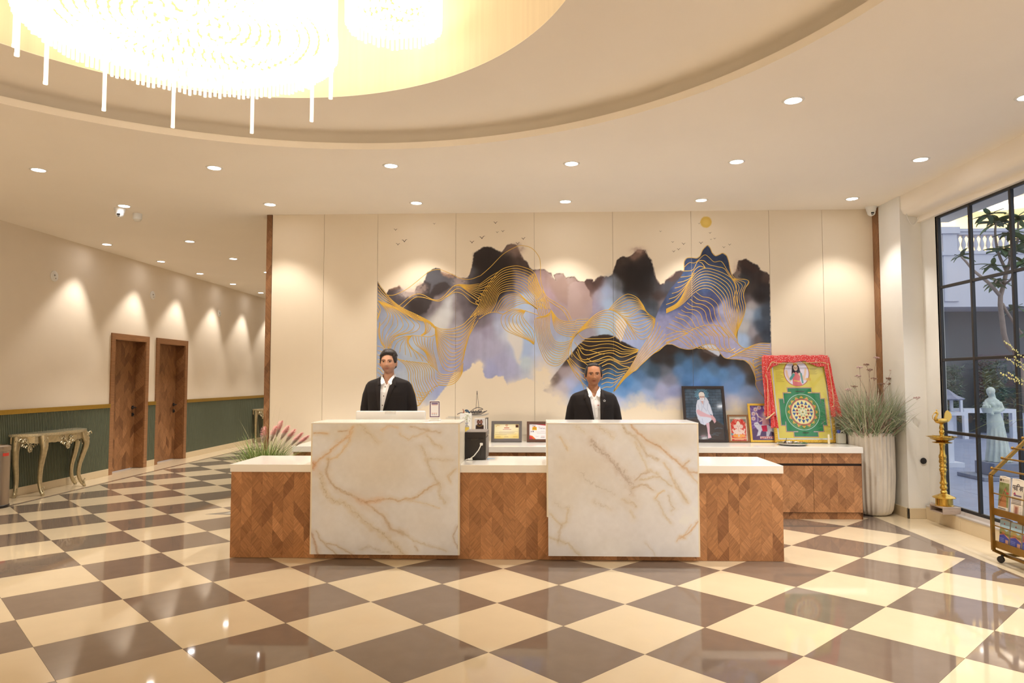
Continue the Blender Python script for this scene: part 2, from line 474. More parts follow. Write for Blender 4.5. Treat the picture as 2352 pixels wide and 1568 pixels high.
# ---- ceiling with its round recess, soffit ring and gold drum
CX, CY, CR = -1.355, 2.57, 3.385
HX, HY, HR, ZS = -1.73, 3.205, 2.034, 3.655
def rect_ray(cx, cy, a, x0, x1, y0, y1):
    dx, dy = math.cos(a), math.sin(a); t = 1e9
    if dx > 1e-9: t = min(t, (x1 - cx) / dx)
    if dx < -1e-9: t = min(t, (x0 - cx) / dx)
    if dy > 1e-9: t = min(t, (y1 - cy) / dy)
    if dy < -1e-9: t = min(t, (y0 - cy) / dy)
    return cx + dx * t, cy + dy * t
angs = [2 * PI * i / 168 for i in range(168)]
x0, x1, y0, y1 = XL - .3, XG + .3, YB, YF
angs += [math.atan2(yy - CY, xx - CX) % (2 * PI) for xx in (x0, x1) for yy in (y0, y1)]
angs = sorted(set(angs)); n = len(angs)
mb = MB(); vs = []
rings = [(CR, ZC), (CR, ZC + .055), (CR + .16, ZC + .055), (CR + .16, ZC + .11), (CR + .12, ZC + .155), (CR + .06, ZS)]
for a in angs:
    vs.append((*rect_ray(CX, CY, a, x0, x1, y0, y1), ZC))
    for r, z in rings: vs.append((CX + r * math.cos(a), CY + r * math.sin(a), z))
    vs.append((HX + HR * math.cos(a), HY + HR * math.sin(a), ZS)); vs.append((HX + HR * math.cos(a), HY + HR * math.sin(a), ZS + .003))
k = len(rings) + 3; fs = []
for i in range(n):
    j = (i + 1) % n
    for q in range(k - 1): fs.append((i * k + q, j * k + q, j * k + q + 1, i * k + q + 1))
mb.add(vs, fs)
mb.add([(x0, y0, ZC + 2.4), (x1, y0, ZC + 2.4), (x1, y1, ZC + 2.4), (x0, y1, ZC + 2.4)], [(0, 1, 2, 3)])
ceiling = struct('ceiling', mb, m_ceil, 'cream ceiling with a large round stepped recess', smooth=35)
mb = MB(); mb.lathe([(HR + .002, ZS + .003), (HR + .002, 5.3)], (HX, HY, 0), 96, cap=False); mb.lathe([(HR + .002, 5.3), (.001, 5.3)], (HX, HY, 0), 96, cap=False)
mb.build('gold_drum', m_gdrum, ceiling, smooth=40, label='gold grained wall lining the round recess')

# ---- left wall with two door openings
DOORS = [(10.80, 11.875), (12.115, 13.22)]
DH = 2.228
wl = MB(); yy = YB
for a, b_ in DOORS + [(YF, YF)]:
    wl.box(XL - .25, XL, yy, a, 0, ZC)
    if b_ > a: wl.box(XL - .25, XL, a, b_, DH, ZC)
    yy = b_
wall_left = struct('wall_left', wl, m_wall, 'cream left wall above a green reeded dado')
segs = [(YB, DOORS[0][0]), (DOORS[0][1], DOORS[1][0]), (DOORS[1][1], YF)]
for a, b_ in segs:
    p = MB(); nr = int((b_ - a) / .03)
    for i in range(nr):
        ya = a + (b_ - a) * i / nr; w = (b_ - a) / nr
        p.add([(XL + .004, ya, z) for z in (.105, 1.05)] + [(XL + .02, ya + w * .12, z) for z in (.105, 1.05)] + [(XL + .02, ya + w * .72, z) for z in (.105, 1.05)] + [(XL + .004, ya + w * .84, z) for z in (.105, 1.05)] + [(XL + .004, ya + w, z) for z in (.105, 1.05)],
              [(0, 1, 3, 2), (2, 3, 5, 4), (4, 5, 7, 6), (6, 7, 9, 8)])
    p.build('reeded_dado', m_green, wall_left, kind='stuff', label='dark green reeded wall panelling')
    p = MB(); p.cbox(XL, XL + .03, a, b_, 1.05, 1.112, .003); tr = p.build('dado_rail', m_gold, wall_left, label='gold dado rail')
    p = MB(); p.cbox(XL, XL + .022, a, b_, 0, .104, .003); p.build('skirting', m_base, wall_left)
m_dwood = [wood_mat('door_frame_wood', 0, 0, [tuple(v * .62 for v in c) for c in WOODC])]  # same darkening, for the weaker light at doors and trims
for di, (a, b_) in enumerate(DOORS):
    d = thing('door_%d' % (di + 1), ('chevron veneer wooden door nearer to the silver console table', 'chevron veneer wooden door farther along the green dado')[di], 'door', (XL, (a + b_) / 2, 0), kind='structure')
    fw = .098
    f = MB()
    for ya, yb in ((a, a + fw), (b_ - fw, b_)): f.box(XL - .2, XL + .02, ya, yb, 0, DH - fw)
    f.box(XL - .2, XL + .02, a, b_, DH - fw, DH)
    f.build('door_frame', m_dwood[0], d)
    lf = MB(); lf.box(XL - .2, XL - .162, a + fw, b_ - fw, .004, DH - fw); leaf = lf.build('leaf', m_dwood[0], d)
    chevron(leaf, (XL - .162, b_ - fw - .002, .006), (0, -1, 0), (0, 0, 1), (1, 0, 0), b_ - a - 2 * fw - .004, DH - fw - .01, .105, .15, .11, 0, t=.006, start=di, long=.0, dk=.62)
    # reveal beyond the leaf, faced with the same planks
    rv = MB(); rv.box(XL - .162, XL, b_ - fw - .003, b_ - fw, 0, DH - fw); rvo = rv.build('jamb_lining', m_dwood[0], d)
    chevron(rvo, (XL - .155, b_ - fw - .003, .005), (1, 0, 0), (0, 0, 1), (0, -1, 0), .15, DH - fw - .01, .15, .14, .13, 1, t=.003, start=1, dk=.62)
    h = MB(); yh = b_ - fw - .075; xh = XL - .154
    h.cbox(xh, xh + .012, yh - .028, yh + .028, .99, 1.05, .003); h.tube([(xh + .01, yh, 1.02), (xh + .055, yh, 1.02)], .011, 10); h.tube([(xh + .052, yh + .012, 1.02), (xh + .055, yh - .03, 1.02), (xh + .052, yh - .115, 1.018)], .0105, 10)
    h.build('lever_handle', m_black, d, smooth=40)
    h = MB(); h.cbox(xh, xh + .014, yh - .024, yh + .024, .87, .93, .003); h.tube([(xh + .012, yh, .9), (xh + .03, yh, .9)], .013, 10); h.build('lock_plate', m_black, d, smooth=40)
# small round outlets high on the wall
for i, (px, py) in enumerate(((124, 634), (350, 678), (503, 720))):
    p = onX(px, py, XL); t = thing('wall_outlet', ('white round ceiling-height outlet above the silver console', 'white round outlet high between the two doors', 'white round outlet high on the wall at the corridor end')[i], 'outlet', (XL, p.y, p.z - .07), group='outlets on left wall')
    q = MB(); q.lathe([(.075, 0), (.075, .01), (.062, .018), (.001, .018)], (XL, p.y, p.z), 24, ax=(1, 0, 0)); q.build('cover', m_col, t, smooth=40)
    q = MB(); q.lathe([(.016, 0), (.012, .022), (.001, .03)], (XL, p.y - .01, p.z + .01), 10, ax=(1, 0, 0)); q.lathe([(.010, 0), (.008, .02), (.001, .026)], (XL, p.y + .012, p.z - .03), 10, ax=(1, 0, 0)); q.build('cable_stub', mat('grey_plastic', C(150, 140, 126), .5), t, smooth=40)

# ---- back wall: panels with shadow gaps (mural ones are painted later), end trims
XW0, XW1 = -3.26, 3.975
wb = MB(); wb.box(XW0, XG + .4, YW + .012, YW + .2, 0, ZC)
wall_back = struct('wall_back', wb, mat('panel_gap', C(150, 130, 105), .7), 'cream panelled reception wall carrying a mountain mural')
JX = [-3.193, -2.558, -1.905, -.96, -.018, .917, 1.845, 2.76, 3.38, XW1]
for i in (0, 1, 7, 8):
    p = MB(); p.cbox(JX[i] + .0015, JX[i + 1] - .0015, YW, YW + .014, .0, ZC, .0012); p.build('wall_panel', m_panel, wall_back)
t1 = MB(); t1.box(XW0, -3.195, YW - .004, YW + .2, 0, ZC); trim1 = struct('trim_1', t1, m_dwood[0], 'striped wooden trim at the left end of the mural wall')
chevron(trim1, (XW0, YW - .004, .002), (1, 0, 0), (0, 0, 1), (0, -1, 0), .065, ZC - .004, .065, .115, .1, 1, t=.005, start=1, long=.2, dk=.6)
t2 = MB(); t2.box(XW1 - .008, XW1, YW - .13, YW - .002, 0, ZC - .01); trim2 = struct('trim_2', t2, m_dwood[0], 'striped wooden trim between the mural wall and the white column')
chevron(trim2, (XW1 - .008, YW - .002, .002), (0, -1, 0), (0, 0, 1), (-1, 0, 0), .126, ZC - .014, .126, .12, .12, 0, t=.004, start=0, long=.2, dk=.6)

# ---- column, kerb, beam, glazed wall
cb = MB(); cb.box(XW1, 4.41, 7.72, YW + .2, 0, ZC); cb.box(XG, 4.25, 7.43, 7.72, .0, ZC)
column = struct('column', cb, m_col, 'white column between the mural wall and the glazing')
p = MB(); p.cbox(XW1 - .02, XW1, 7.70, YW - .13, 0, .11, .003); p.cbox(XW1 - .02, XG, 7.70, 7.72, 0, .11, .003); p.build('skirting', m_base, column)
sk = MB(); sk.lathe([(.001, 0), (.03, 0), (.034, .006), (.02, .012), (.001, .012)], (4.14, 7.715, .61), 16, ax=(0, -1, 0)); sk.build('socket', m_black, column)
kb = MB(); kb.box(4.155, 4.5, YB, 7.70, -.004, .130)
kerb = struct('kerb', kb, m_base, 'low beige tiled kerb under the glass wall')
y = 7.695
while y > .5:
    p = MB(); p.cbox(4.143, 4.156, y - .597, y, 0, .131, .0015); p.build('kerb_tile', m_base, kerb)
    p = MB(); p.prism([(4.14, .131), (4.32, .131), (4.32, .180), (4.195, .180), (4.185, .150), (4.14, .145)], (0, y - .597, 0), (1, 0, 0), (0, 0, 1), (0, 1, 0), .597); p.build('sill_tile', mat('grey_stone_sill', C(186, 172, 156), .3, var=.05, scale=9), kerb); y -= .6
bm_ = MB(); bm_.prism([(3.99, ZC), (3.99, 3.34), (4.01, 3.29), (4.06, 3.262), (4.16, 3.25), (4.16, 3.19), (4.5, 3.19), (4.5, ZC)], (0, YB, 0), (1, 0, 0), (0, 0, 1), (0, 1, 0), 7.73 - YB)
beam = struct('beam', bm_, m_ceil, 'rounded plaster beam over the glass wall', smooth=40)
cbl = MB(); c0, c1 = Vector((4.005, 7.70, 3.40)), Vector((4.15, 7.66, 3.245))
cbl.tube([c0.lerp(c1, t) + Vector((-.0, -.0, -.16 * math.sin(PI * t) )) for t in np.linspace(0, 1, 14)], .005, 6); o = cbl.build('loose_cable', m_col, None, 40); tag(o, 'thin loose white cable looping below the beam corner', 'cable')
win = thing('window_1', 'tall black framed glass wall looking onto a courtyard', 'window', (XG, 4.0, .18), kind='structure')
MY = [7.43, 6.883, 6.294]
while MY[-1] > .7: MY.append(MY[-1] - .58)
MZ = [.195, .943, 1.682, 2.435, 3.19]
fr = .030
for a, w in [(MY[0], .05)] + [(q, fr) for q in MY[1:]]:
    p = MB(); p.cbox(XG, XG + .032, a - w / 2, a + w / 2, MZ[0], MZ[-1], .003); p.build('mullion', m_black, win)
for z, w in ((MZ[0], .03), (MZ[1], .03), (MZ[2], .03), (MZ[3], .03), (MZ[4], .05)):
    p = MB(); p.cbox(XG + .003, XG + .029, MY[-1], MY[0], z - w / 2, z + w / 2, .003); p.build('transom', m_black, win)
# clear glass: mostly see-through with a surface reflection
m_glass = bpy.data.materials.new('window_glass'); m_glass.use_nodes = True
nt = m_glass.node_tree; nt.nodes.remove(nt.nodes['Principled BSDF'])
tr_ = nt.nodes.new('ShaderNodeBsdfTransparent'); tr_.inputs[0].default_value = (.90, .93, .93, 1)
gl_ = nt.nodes.new('ShaderNodeBsdfGlossy'); gl_.inputs['Roughness'].default_value = 0.0
fz = nt.nodes.new('ShaderNodeFresnel'); fz.inputs['IOR'].default_value = 1.45
mx = nt.nodes.new('ShaderNodeMixShader'); nt.links.new(fz.outputs[0], mx.inputs[0]); nt.links.new(tr_.outputs[0], mx.inputs[1]); nt.links.new(gl_.outputs[0], mx.inputs[2])
nt.links.new(mx.outputs[0], nt.nodes['Material Output'].inputs[0])
for i in range(len(MY) - 1):
    for j in range(4):
        p = MB(); p.add([(XG + .016, MY[i], MZ[j]), (XG + .016, MY[i + 1], MZ[j]), (XG + .016, MY[i + 1], MZ[j + 1]), (XG + .016, MY[i], MZ[j + 1])], [(0, 1, 2, 3)])
        p.build('pane', m_glass, win)
wr = MB(); wr.box(XG, 4.5, YB, MY[-1], 0, ZC); struct('wall_right', wr, m_wall, 'cream right wall beyond the glazing')
wf = MB(); wf.box(XL - .3, XG + .4, YB - .2, YB, 0, ZC); struct('wall_front', wf, m_wall, 'cream wall at the entrance side')
we = MB(); we.box(XL - .3, XW0 + .3, YF, YF + .2, 0, ZC); we.box(XW0, XW0 + .2, YW + .2, YF, 0, ZC); struct('wall_corridor', we, m_wall, 'cream wall closing the corridor')

# ---- downlights
m_lens = mat('lit_downlight_lens', (.9, .9, .9), .4, emit=(1.0, .95, .93), estr=22.0)
m_rim = mat('white_downlight_rim', C(235, 222, 200), .4)
ref = {}
def downlight(x, y, label, ang=88, tilt=0.0, pw=1.0):
    t = thing('downlight', label, 'ceiling light', (x, y, ZC), group='recessed ceiling downlights')
    if not ref:
        q = MB(); q.lathe([(.056, .0), (.059, -.006), (.074, -.005), (.079, 0)], (x, y, ZC), 28, cap=False); ref['r'] = q.build('rim', m_rim, t, smooth=40)
        q = MB(); q.lathe([(.057, -.002), (.03, -.0035), (.0005, -.004)], (x, y, ZC), 24, cap=False); ref['l'] = q.build('lens', m_lens, t, smooth=40)
    else:
        for k in 'rl':
            c = ref[k].copy(); COL.objects.link(c); c.parent = t
    L = bpy.data.lights.new('downlight_beam', 'SPOT'); L.energy = SPOT_W * pw; L.color = WARM; L.spot_size = math.radians(ang); L.spot_blend = .55; L.shadow_soft_size = .05
    lo = bpy.data.objects.new('beam', L); COL.objects.link(lo); lo.parent = t; lo.location = (0, 0, -.03); lo.rotation_euler = (tilt, 0, 0)
GX = (-4.73, -3.03, -1.352, .334, 1.85, 3.51)
ordn = ('first', 'second', 'third', 'fourth', 'fifth', 'sixth')
for r, (yy, nm) in enumerate(((6.42, 'in the row over the reception desk'), (7.81, 'in the row washing the mural wall'))):
    for i, x in enumerate(GX): downlight(x, yy, 'round white downlight, %s from the left %s' % (ordn[i], nm), (96, 92)[r], 0, (.8, .42)[r])
for i, yy in enumerate((10.05, 11.55, 12.92, 14.37, 15.85, 17.3)): downlight(-6.33, yy, 'round white downlight close to the left wall, %s down the corridor' % ordn[i], 72, -.2, .62)
for i, yy in enumerate((9.88, 11.34, 12.81, 14.3, 15.8, 17.3)): downlight(-5.0, yy, 'round white downlight mid corridor, %s beyond the reception wall line' % ordn[i])
downlight(1.85, 5.0, 'round white downlight nearest the ceiling recess on the right')
downlight(3.49, 5.0, 'round white downlight at the right edge near the glass wall')
for i, yy in enumerate((3.5, 2.0, .5, -1.0)):
    downlight(3.49, yy, 'round white downlight beside the glass wall behind the viewer, number %s' % ordn[i], 100, 0, 1.4); downlight(-6.0, yy + 1.0, 'round white downlight beside the left wall behind the viewer, number %s' % ordn[i], 100, 0, 1.4)
for x in GX:
    for yy in (-2.4, -4.2): downlight(x, yy, 'round white downlight, %s of its row by the entrance, %s row' % (ordn[GX.index(x)], 'nearer' if yy > -3 else 'farther'), 110, 0, 1.6)
# ================================================================ chandelier in the gold drum
m_cry = mat('lit_crystal', (.9, .85, .75), .15, spec=.6, emit=WARM2, estr=CHAND_E)
m_cry2 = mat('lit_crystal_drop', (.9, .85, .75), .12, spec=.6, emit=(1, .82, .56), estr=1.15)
m_rod = mat('glass_rod', (.95, .92, .85), .05, spec=.6, trans=.75, emit=(1, .82, .58), estr=.45)
m_chrome = mat('chrome', (.75, .73, .70), .12, metal=1.0)
def chandelier(name, label, cx, cy, zb, R, nr, rods, rodlen, H, beads_obj):
    t = thing(name, label, 'chandelier', (cx, cy, zb))
    # frame: plate, hub rod to the drum ceiling, ring
    q = MB(); q.lathe([(.001, zb + H), (R * 1.02, zb + H), (R * 1.02, zb + H + .03), (.001, zb + H + .03)], (cx, cy, 0), 48, cap=False); q.build('canopy_plate', m_chrome, t, smooth=40)
    q = MB(); q.tube([(cx, cy, zb + H + .03), (cx, cy, 5.3)], .04, 12); q.build('stem', m_chrome, t, smooth=40)
    q = MB(); q.tube([(cx + R * math.cos(a), cy + R * math.sin(a), zb + .075) for a in np.linspace(0, 2 * PI, 49)], .008, 6, cap=False); q.build('lower_ring', m_cry2, t, smooth=60)
    bead = MB().ell((0, 0, 0), (1, 1, .8), 8, 6).build('bead', m_cry, me_only=True, smooth=180)
    spots = []
    for k in range(nr):
        r = R * (k + .6) / nr; nb = max(6, int(2 * PI * r / (R / nr * 1.02)))
        for i in range(nb):
            a = 2 * PI * i / nb + k * .31
            spots.append((cx + r * math.cos(a), cy + r * math.sin(a), zb + .05 + .05 * (1 - (r / R) ** 2) + .012 * math.sin(5 * a + k)))
    br = R / nr * .47
    vis = sorted(spots, key=lambda p: -p[1])
    far = set(vis[:beads_obj]); rest = MB()
    for p in spots:
        if p in far:
            o = link('bead', bead, None, t); o.location = (p[0] - cx, p[1] - cy, p[2] - zb); o.scale = (br, br, br)
        else: rest.ell(p, (br, br, br * .8), 7, 5)
    q = MB(); q.lathe([(.001, zb + .17), (R * .97, zb + .17), (R * .97, zb + .19), (.001, zb + .19)], (cx, cy, 0), 48, cap=False); q.build('glow_backing_plate', mat('warm_gap_glow', (.62, .40, .18), .4, metal=.3), t, smooth=40)  # added tan plate; its colour stands in for warm glow between beads
    rest.build('bead_field', m_cry, t, smooth=180, kind='stuff', label='dense field of lit crystal beads')
    q = MB(); nd = int(2 * PI * R / .034)
    for i in range(nd):
        a = 2 * PI * i / nd; l = .075 + .02 * rnd.random(); x, y = cx + R * math.cos(a), cy + R * math.sin(a)
        q.tube([(x, y, zb + .06), (x, y, zb + .06 - l)], .010, 6)
    q.build('drop_fringe', m_cry2, t, smooth=50, kind='stuff', label='fringe of short crystal tubes')
    q = MB(); nd = int(2 * PI * R / .05)
    for i in range(nd):
        a = 2 * PI * i / nd; x, y = cx + R * .985 * math.cos(a), cy + R * .985 * math.sin(a)
        q.tube([(x, y, zb + .06), (x, y, zb + H)], .017, 6, cap=False)
    q.build('crystal_curtain', m_cry2, t, smooth=60, kind='stuff', label='vertical curtain of lit crystal tubes')
    for a in rods:
        x, y = cx + R * .96 * math.cos(a), cy + R * .96 * math.sin(a); q = MB()
        for dx, dy in ((-.006, 0), (.006, .003), (0, -.006)): q.tube([(x + dx, y + dy, zb + .12), (x + dx, y + dy, zb - rodlen)], .0065, 6)
        q.tube([(x, y, zb - rodlen + .012), (x, y, zb - rodlen - .004)], .0135, 8); q.build('glass_rod', m_rod, t, smooth=50)
    return t
CHX, CHY, CHZ, CHR = -2.142, 4.14, 3.60, .895
rp = [(38, 108), (103, 192), (229, 256), (395, 297), (580, 306), (720, 279), (773, 227)]
ra = []
for px, py in rp:
    p = onZ(px, py, 3.30); ra.append(math.atan2(p.y - CHY, p.x - CHX))
ra += [-.45, -1.2, -1.9, -2.65]
chandelier('crystal_chandelier', 'large round lit crystal chandelier with long glass rods, nearest', CHX, CHY, CHZ, CHR, 15, ra, .30, 1.0, 300)
chandelier('crystal_chandelier', 'smaller crystal chandelier hung higher behind the large one', -.965, 4.65, 3.92, .32, 8, [], .2, .75, 150)

# ================================================================ reception desk
YD = 5.88
DX0, DX1 = -2.572, 2.017
m_quartz = mat('white_quartz_top', C(250, 238, 218), .12, spec=.5, var=.01, scale=3)
m_edge = mat('cream_edge', C(240, 222, 190), .3, spec=.4)
m_carc = mat('plain_brown_carcass', C(120, 78, 46), .5)
m_marble = mat('painted_marble', (.8, .8, .8), .16, spec=.5, attr='print', coat=.2)
desk = thing('reception_desk', 'long low reception desk faced with brown chevron veneer', 'desk', ((DX0 + DX1) / 2, 6.2, 0))
q = MB(); q.box(DX0, DX1, YD + .006, YD + .03, 0, .713); q.build('front_panel', m_carc, desk)
for x in (DX0, DX1 - .03):
    q = MB(); q.box(x, x + .03, YD + .03, 6.52, 0, .713); q.build('end_panel', m_carc, desk)
B1 = (onY(715, 970, YD - .06).x, onY(1056, 970, YD - .06).x); B2 = (onY(1255, 970, YD - .06).x, onY(1604, 970, YD - .06).x)
fp = [o for o in desk.children if o.name.startswith('front_panel')][0]
for i, (a, b_) in enumerate(((DX0, B1[0] + .02), (B1[1] - .02, B2[0] + .02), (B2[1] - .02, DX1))):
    chevron(fp, (a, YD + .006, .002), (1, 0, 0), (0, 0, 1), (0, -1, 0), b_ - a, .71, .0935, .118, .108, 1, start=(0, 1, 1)[i])
for a, b_ in ((B1[0] + .02, B1[1] - .02), (B2[0] + .02, B2[1] - .02)):
    chevron(fp, (a, YD + .006, .002), (1, 0, 0), (0, 0, 1), (0, -1, 0), b_ - a, .058, .0935, .112, .1, 1, start=0, long=1)
wt = thing('desk_worktop', 'white quartz worktop lying along the low reception desk', 'worktop', ((DX0 + DX1) / 2, 6.2, .713))
q = MB(); q.cbox(DX0 - .006, DX1 + .006, YD - .012, 6.54, .713, .777, .003); q.build('slab', m_quartz, wt)

VE1 = dict(ox=855, oy=125, w=1310, h=1165, veins=[
    # (points, width, colour, alpha, wobble)
    ([(930, 560), (960, 700), (1000, 780), (1060, 822), (1150, 832), (1210, 885), (1300, 970), (1400, 1050), (1500, 1110), (1580, 1180), (1650, 1260), (1690, 1300)], 46, (196, 172, 132), .75, 16),
    ([(1000, 440), (985, 560), (1020, 650), (1090, 710), (1200, 760), (1330, 822), (1420, 890), (1500, 950), (1540, 1020), (1570, 1070), (1680, 1100)], 20, (176, 142, 100), .9, 10),
    ([(1330, 822), (1400, 812), (1480, 805), (1560, 793), (1650, 815), (1700, 795), (1790, 780), (1860, 725), (1920, 690), (1990, 650)], 13, (184, 140, 88), .9, 9),
    ([(1270, 800), (1340, 835), (1420, 815), (1470, 805)], 40, (206, 158, 116), .75, 12),
    ([(858, 515), (920, 440), (1000, 385), (1080, 310), (1180, 230), (1222, 150)], 16, (206, 146, 80), .9, 10),
    ([(860, 480), (880, 500), (866, 520)], 36, (190, 110, 50), .7, 12),
    ([(990, 445), (1080, 420), (1140, 350), (1180, 290), (1216, 190)], 16, (212, 170, 110), .8, 9),
    ([(868, 208), (930, 205), (990, 214)], 12, (200, 140, 66), .8, 6), ([(1090, 190), (1130, 192), (1172, 183)], 7, (170, 120, 66), .8, 5),
    ([(1270, 120), (1340, 180), (1400, 250), (1445, 292)], 40, (196, 172, 132), .65, 14), ([(1480, 185), (1540, 135), (1620, 160)], 22, (214, 172, 116), .6, 10),
    ([(1640, 215), (1720, 262), (1810, 220), (1900, 180)], 16, (196, 164, 116), .6, 10), ([(1730, 145), (1830, 165), (1930, 192), (2005, 202)], 16, (170, 140, 104), .7, 9),
    ([(1830, 320), (1870, 400), (1930, 560), (1990, 650), (2005, 770), (2050, 820)], 22, (188, 168, 134), .75, 14), ([(1890, 230), (1960, 310), (2015, 332)], 24, (188, 164, 124), .7, 10),
    ([(2140, 530), (2080, 590), (2100, 645)], 14, (190, 156, 106), .7, 9), ([(1900, 430), (2050, 455), (2120, 450)], 26, (196, 176, 142), .5, 12),
    ([(855, 1095), (890, 1190), (912, 1290)], 16, (160, 112, 76), .9, 7), ([(900, 1085), (940, 1160), (1000, 1220), (1085, 1290)], 11, (166, 140, 104), .8, 7),
    ([(990, 1190), (1080, 1210), (1150, 1250), (1225, 1290)], 11, (170, 140, 104), .8, 7), ([(1300, 1245), (1380, 1220), (1480, 1262), (1560, 1275)], 22, (184, 170, 148), .6, 10),
    ([(1640, 1060), (1770, 1165), (1900, 1200), (2060, 1255)], 10, (186, 166, 134), .7, 9), ([(1700, 800), (1850, 830), (2000, 872)], 9, (206, 176, 130), .6, 8),
    ([(2160, 1030), (2120, 1120), (2165, 1230)], 8, (150, 116, 84), .7, 7), ([(1780, 1210), (1810, 1250)], 14, (176, 150, 120), .6, 6)],
    clouds=[(1450, 500, 420, 260, (214, 196, 168), .5), (1200, 200, 300, 90, (206, 190, 160), .5), (1000, 1000, 130, 160, (222, 214, 204), .7), (1350, 1150, 200, 110, (222, 215, 206), .7), (1900, 1000, 250, 160, (218, 210, 200), .6), (2050, 500, 90, 200, (220, 208, 188), .5)])
VE2 = dict(ox=850, oy=125, w=1348, h=1178, veins=[
    ([(1600, 125), (1660, 200), (1750, 270), (1860, 325), (1950, 400), (2060, 500), (2120, 545), (2200, 560)], 16, (182, 126, 70), .95, 9),
    ([(1520, 130), (1560, 195), (1640, 240), (1700, 320), (1740, 400), (1850, 440)], 22, (180, 152, 112), .8, 12),
    ([(2060, 505), (2120, 450)], 12, (176, 130, 80), .8, 5), ([(2120, 560), (2160, 610), (2200, 650)], 14, (200, 160, 110), .7, 8),
    ([(1240, 270), (1290, 330), (1370, 400), (1440, 470), (1540, 570), (1600, 660), (1600, 760)], 60, (192, 172, 150), .85, 26),
    ([(1240, 265), (1300, 340), (1400, 420), (1500, 560), (1590, 640)], 12, (150, 124, 104), .8, 16),
    ([(1610, 700), (1680, 665), (1750, 680), (1800, 715)], 14, (180, 148, 108), .8, 10), ([(1640, 630), (1680, 580), (1760, 550)], 14, (170, 136, 96), .8, 10),
    ([(1680, 620), (1780, 600), (1860, 595), (1920, 640), (1960, 680)], 14, (186, 158, 112), .75, 10), ([(1640, 290), (1700, 420), (1750, 530), (1850, 570)], 20, (200, 176, 132), .6, 12),
    ([(1900, 470), (1960, 570), (2000, 680), (2060, 760), (2105, 825)], 16, (196, 160, 106), .75, 10), ([(1990, 620), (2040, 720), (2095, 815)], 14, (190, 168, 134), .7, 9),
    ([(1815, 790), (1850, 740), (1895, 718)], 9, (212, 166, 96), .8, 6), ([(1830, 800), (1870, 880), (1910, 950), (1950, 1000)], 14, (190, 166, 128), .7, 10), ([(1930, 760), (1980, 880), (1960, 900)], 16, (180, 158, 124), .6, 10),
    ([(2200, 985), (2120, 1085), (2030, 1140)], 10, (200, 140, 78), .9, 6), ([(2130, 1020), (2060, 1140)], 9, (206, 160, 110), .6, 6), ([(2000, 1165), (2030, 1120), (2080, 1140)], 10, (206, 160, 106), .7, 6),
    ([(870, 930), (930, 1000), (970, 1030), (1020, 990), (1030, 880)], 18, (196, 172, 128), .75, 10), ([(970, 1030), (950, 1100), (940, 1180)], 16, (184, 160, 124), .7, 9),
    ([(860, 1140), (940, 1165), (1030, 1190), (1090, 1260), (1140, 1300)], 20, (190, 170, 130), .75, 10), ([(900, 830), (980, 880), (1040, 860)], 44, (204, 190, 166), .5, 14),
    ([(1290, 140), (1380, 190), (1440, 240)], 46, (200, 176, 138), .6, 18), ([(960, 240), (1000, 300), (1030, 360)], 14, (204, 170, 116), .7, 9), ([(1100, 140), (1180, 190)], 40, (206, 188, 152), .5, 14),
    ([(1530, 800), (1600, 820), (1640, 860)], 26, (196, 172, 134), .7, 14), ([(1590, 900), (1620, 960)], 22, (206, 184, 146), .6, 10), ([(1250, 820), (1350, 850), (1410, 880)], 36, (200, 184, 160), .6, 16),
    ([(1140, 560), (1200, 620), (1300, 680), (1440, 750)], 70, (206, 192, 170), .6, 22), ([(1720, 1180), (1780, 1240), (1810, 1290)], 12, (200, 186, 164), .6, 8)],
    clouds=[(1250, 500, 240, 150, (204, 188, 164), .6), (1000, 600, 200, 400, (214, 198, 172), .5), (1900, 250, 300, 100, (204, 186, 156), .6), (1500, 1050, 500, 160, (222, 215, 208), .6), (1700, 700, 300, 200, (220, 210, 196), .5)])
def marble_block(name, label, bx, V, cut_edge):
    y0 = YD - .06; z0, z1 = .047, 1.118
    t = thing(name, label, 'counter', ((bx[0] + bx[1]) / 2, y0 + .2, z0))
    nx, ny = 300, 262
    pts, a, b_ = grid_points((bx[0] + .012, y0, z0), (bx[1] - .012, y0, z0), (bx[0] + .012, y0, z1), nx, ny)
    x = V['ox'] + a * V['w']; y = V['oy'] + (1 - b_) * V['h']
    P = Paint(x, y, (218, 213, 206))
    P.c += fbm(x, y, 3, 3, 1 / 260.)[:, None] * np.array((20, 22, 26))
    for cx, cy, rx, ry, col, al in V['clouds']: P.blob(cx, cy, rx, ry, col, al)
    for i, (pv, w, col, al, wob) in enumerate(V['veins']):
        P.line(pv, tuple(c * .35 + 216 * .65 * f for c, f in zip(col, (1, .95, .88))), w * 3.2, w * 2.4, wob * 2.2, 1 / 60., 40 + i, al * .42)
        P.line(pv, tuple(.8 * c + .2 * g_ for c, g_ in zip(col, (205, 195, 180))), w * .8, w * 1.0, wob * 1.8, 1 / 34., 80 + i, al * .62)
        P.line(pv, tuple(c * .80 for c in col), max(2.2, w * .14), 2.6, wob * 2.0, 1 / 26., 120 + i, al * .5)
    P.c += fbm(x, y, 11, 4, 1 / 40.)[:, None] * 8
    painted('front_slab', pts, nx, ny, P.c, m_marble, t, thick=(0, .018, 0), k=1.17)
    q = MB(); q.cbox(bx[0], bx[1], y0 - .002, y0 + .44, z1 + .0005, z1 + .012, .002); q.build('top_slab', m_quartz, t)
    q = MB(); q.box(bx[0] + .012, bx[1] - .012, y0 + .018, y0 + .046, z0 + .002, z1); q.build('core', m_edge, t)
    for k, x in enumerate((bx[0], bx[1] - .012)):
        q = MB(); q.box(x, x + .012, y0 + .001, y0 + .44, .7775, z1); q.box(x, x + .012, y0 + .001, y0 + .046, z0 if not (cut_edge and k == 0) else .36, .7775); q.build('side_slab', m_edge, t)
    return t
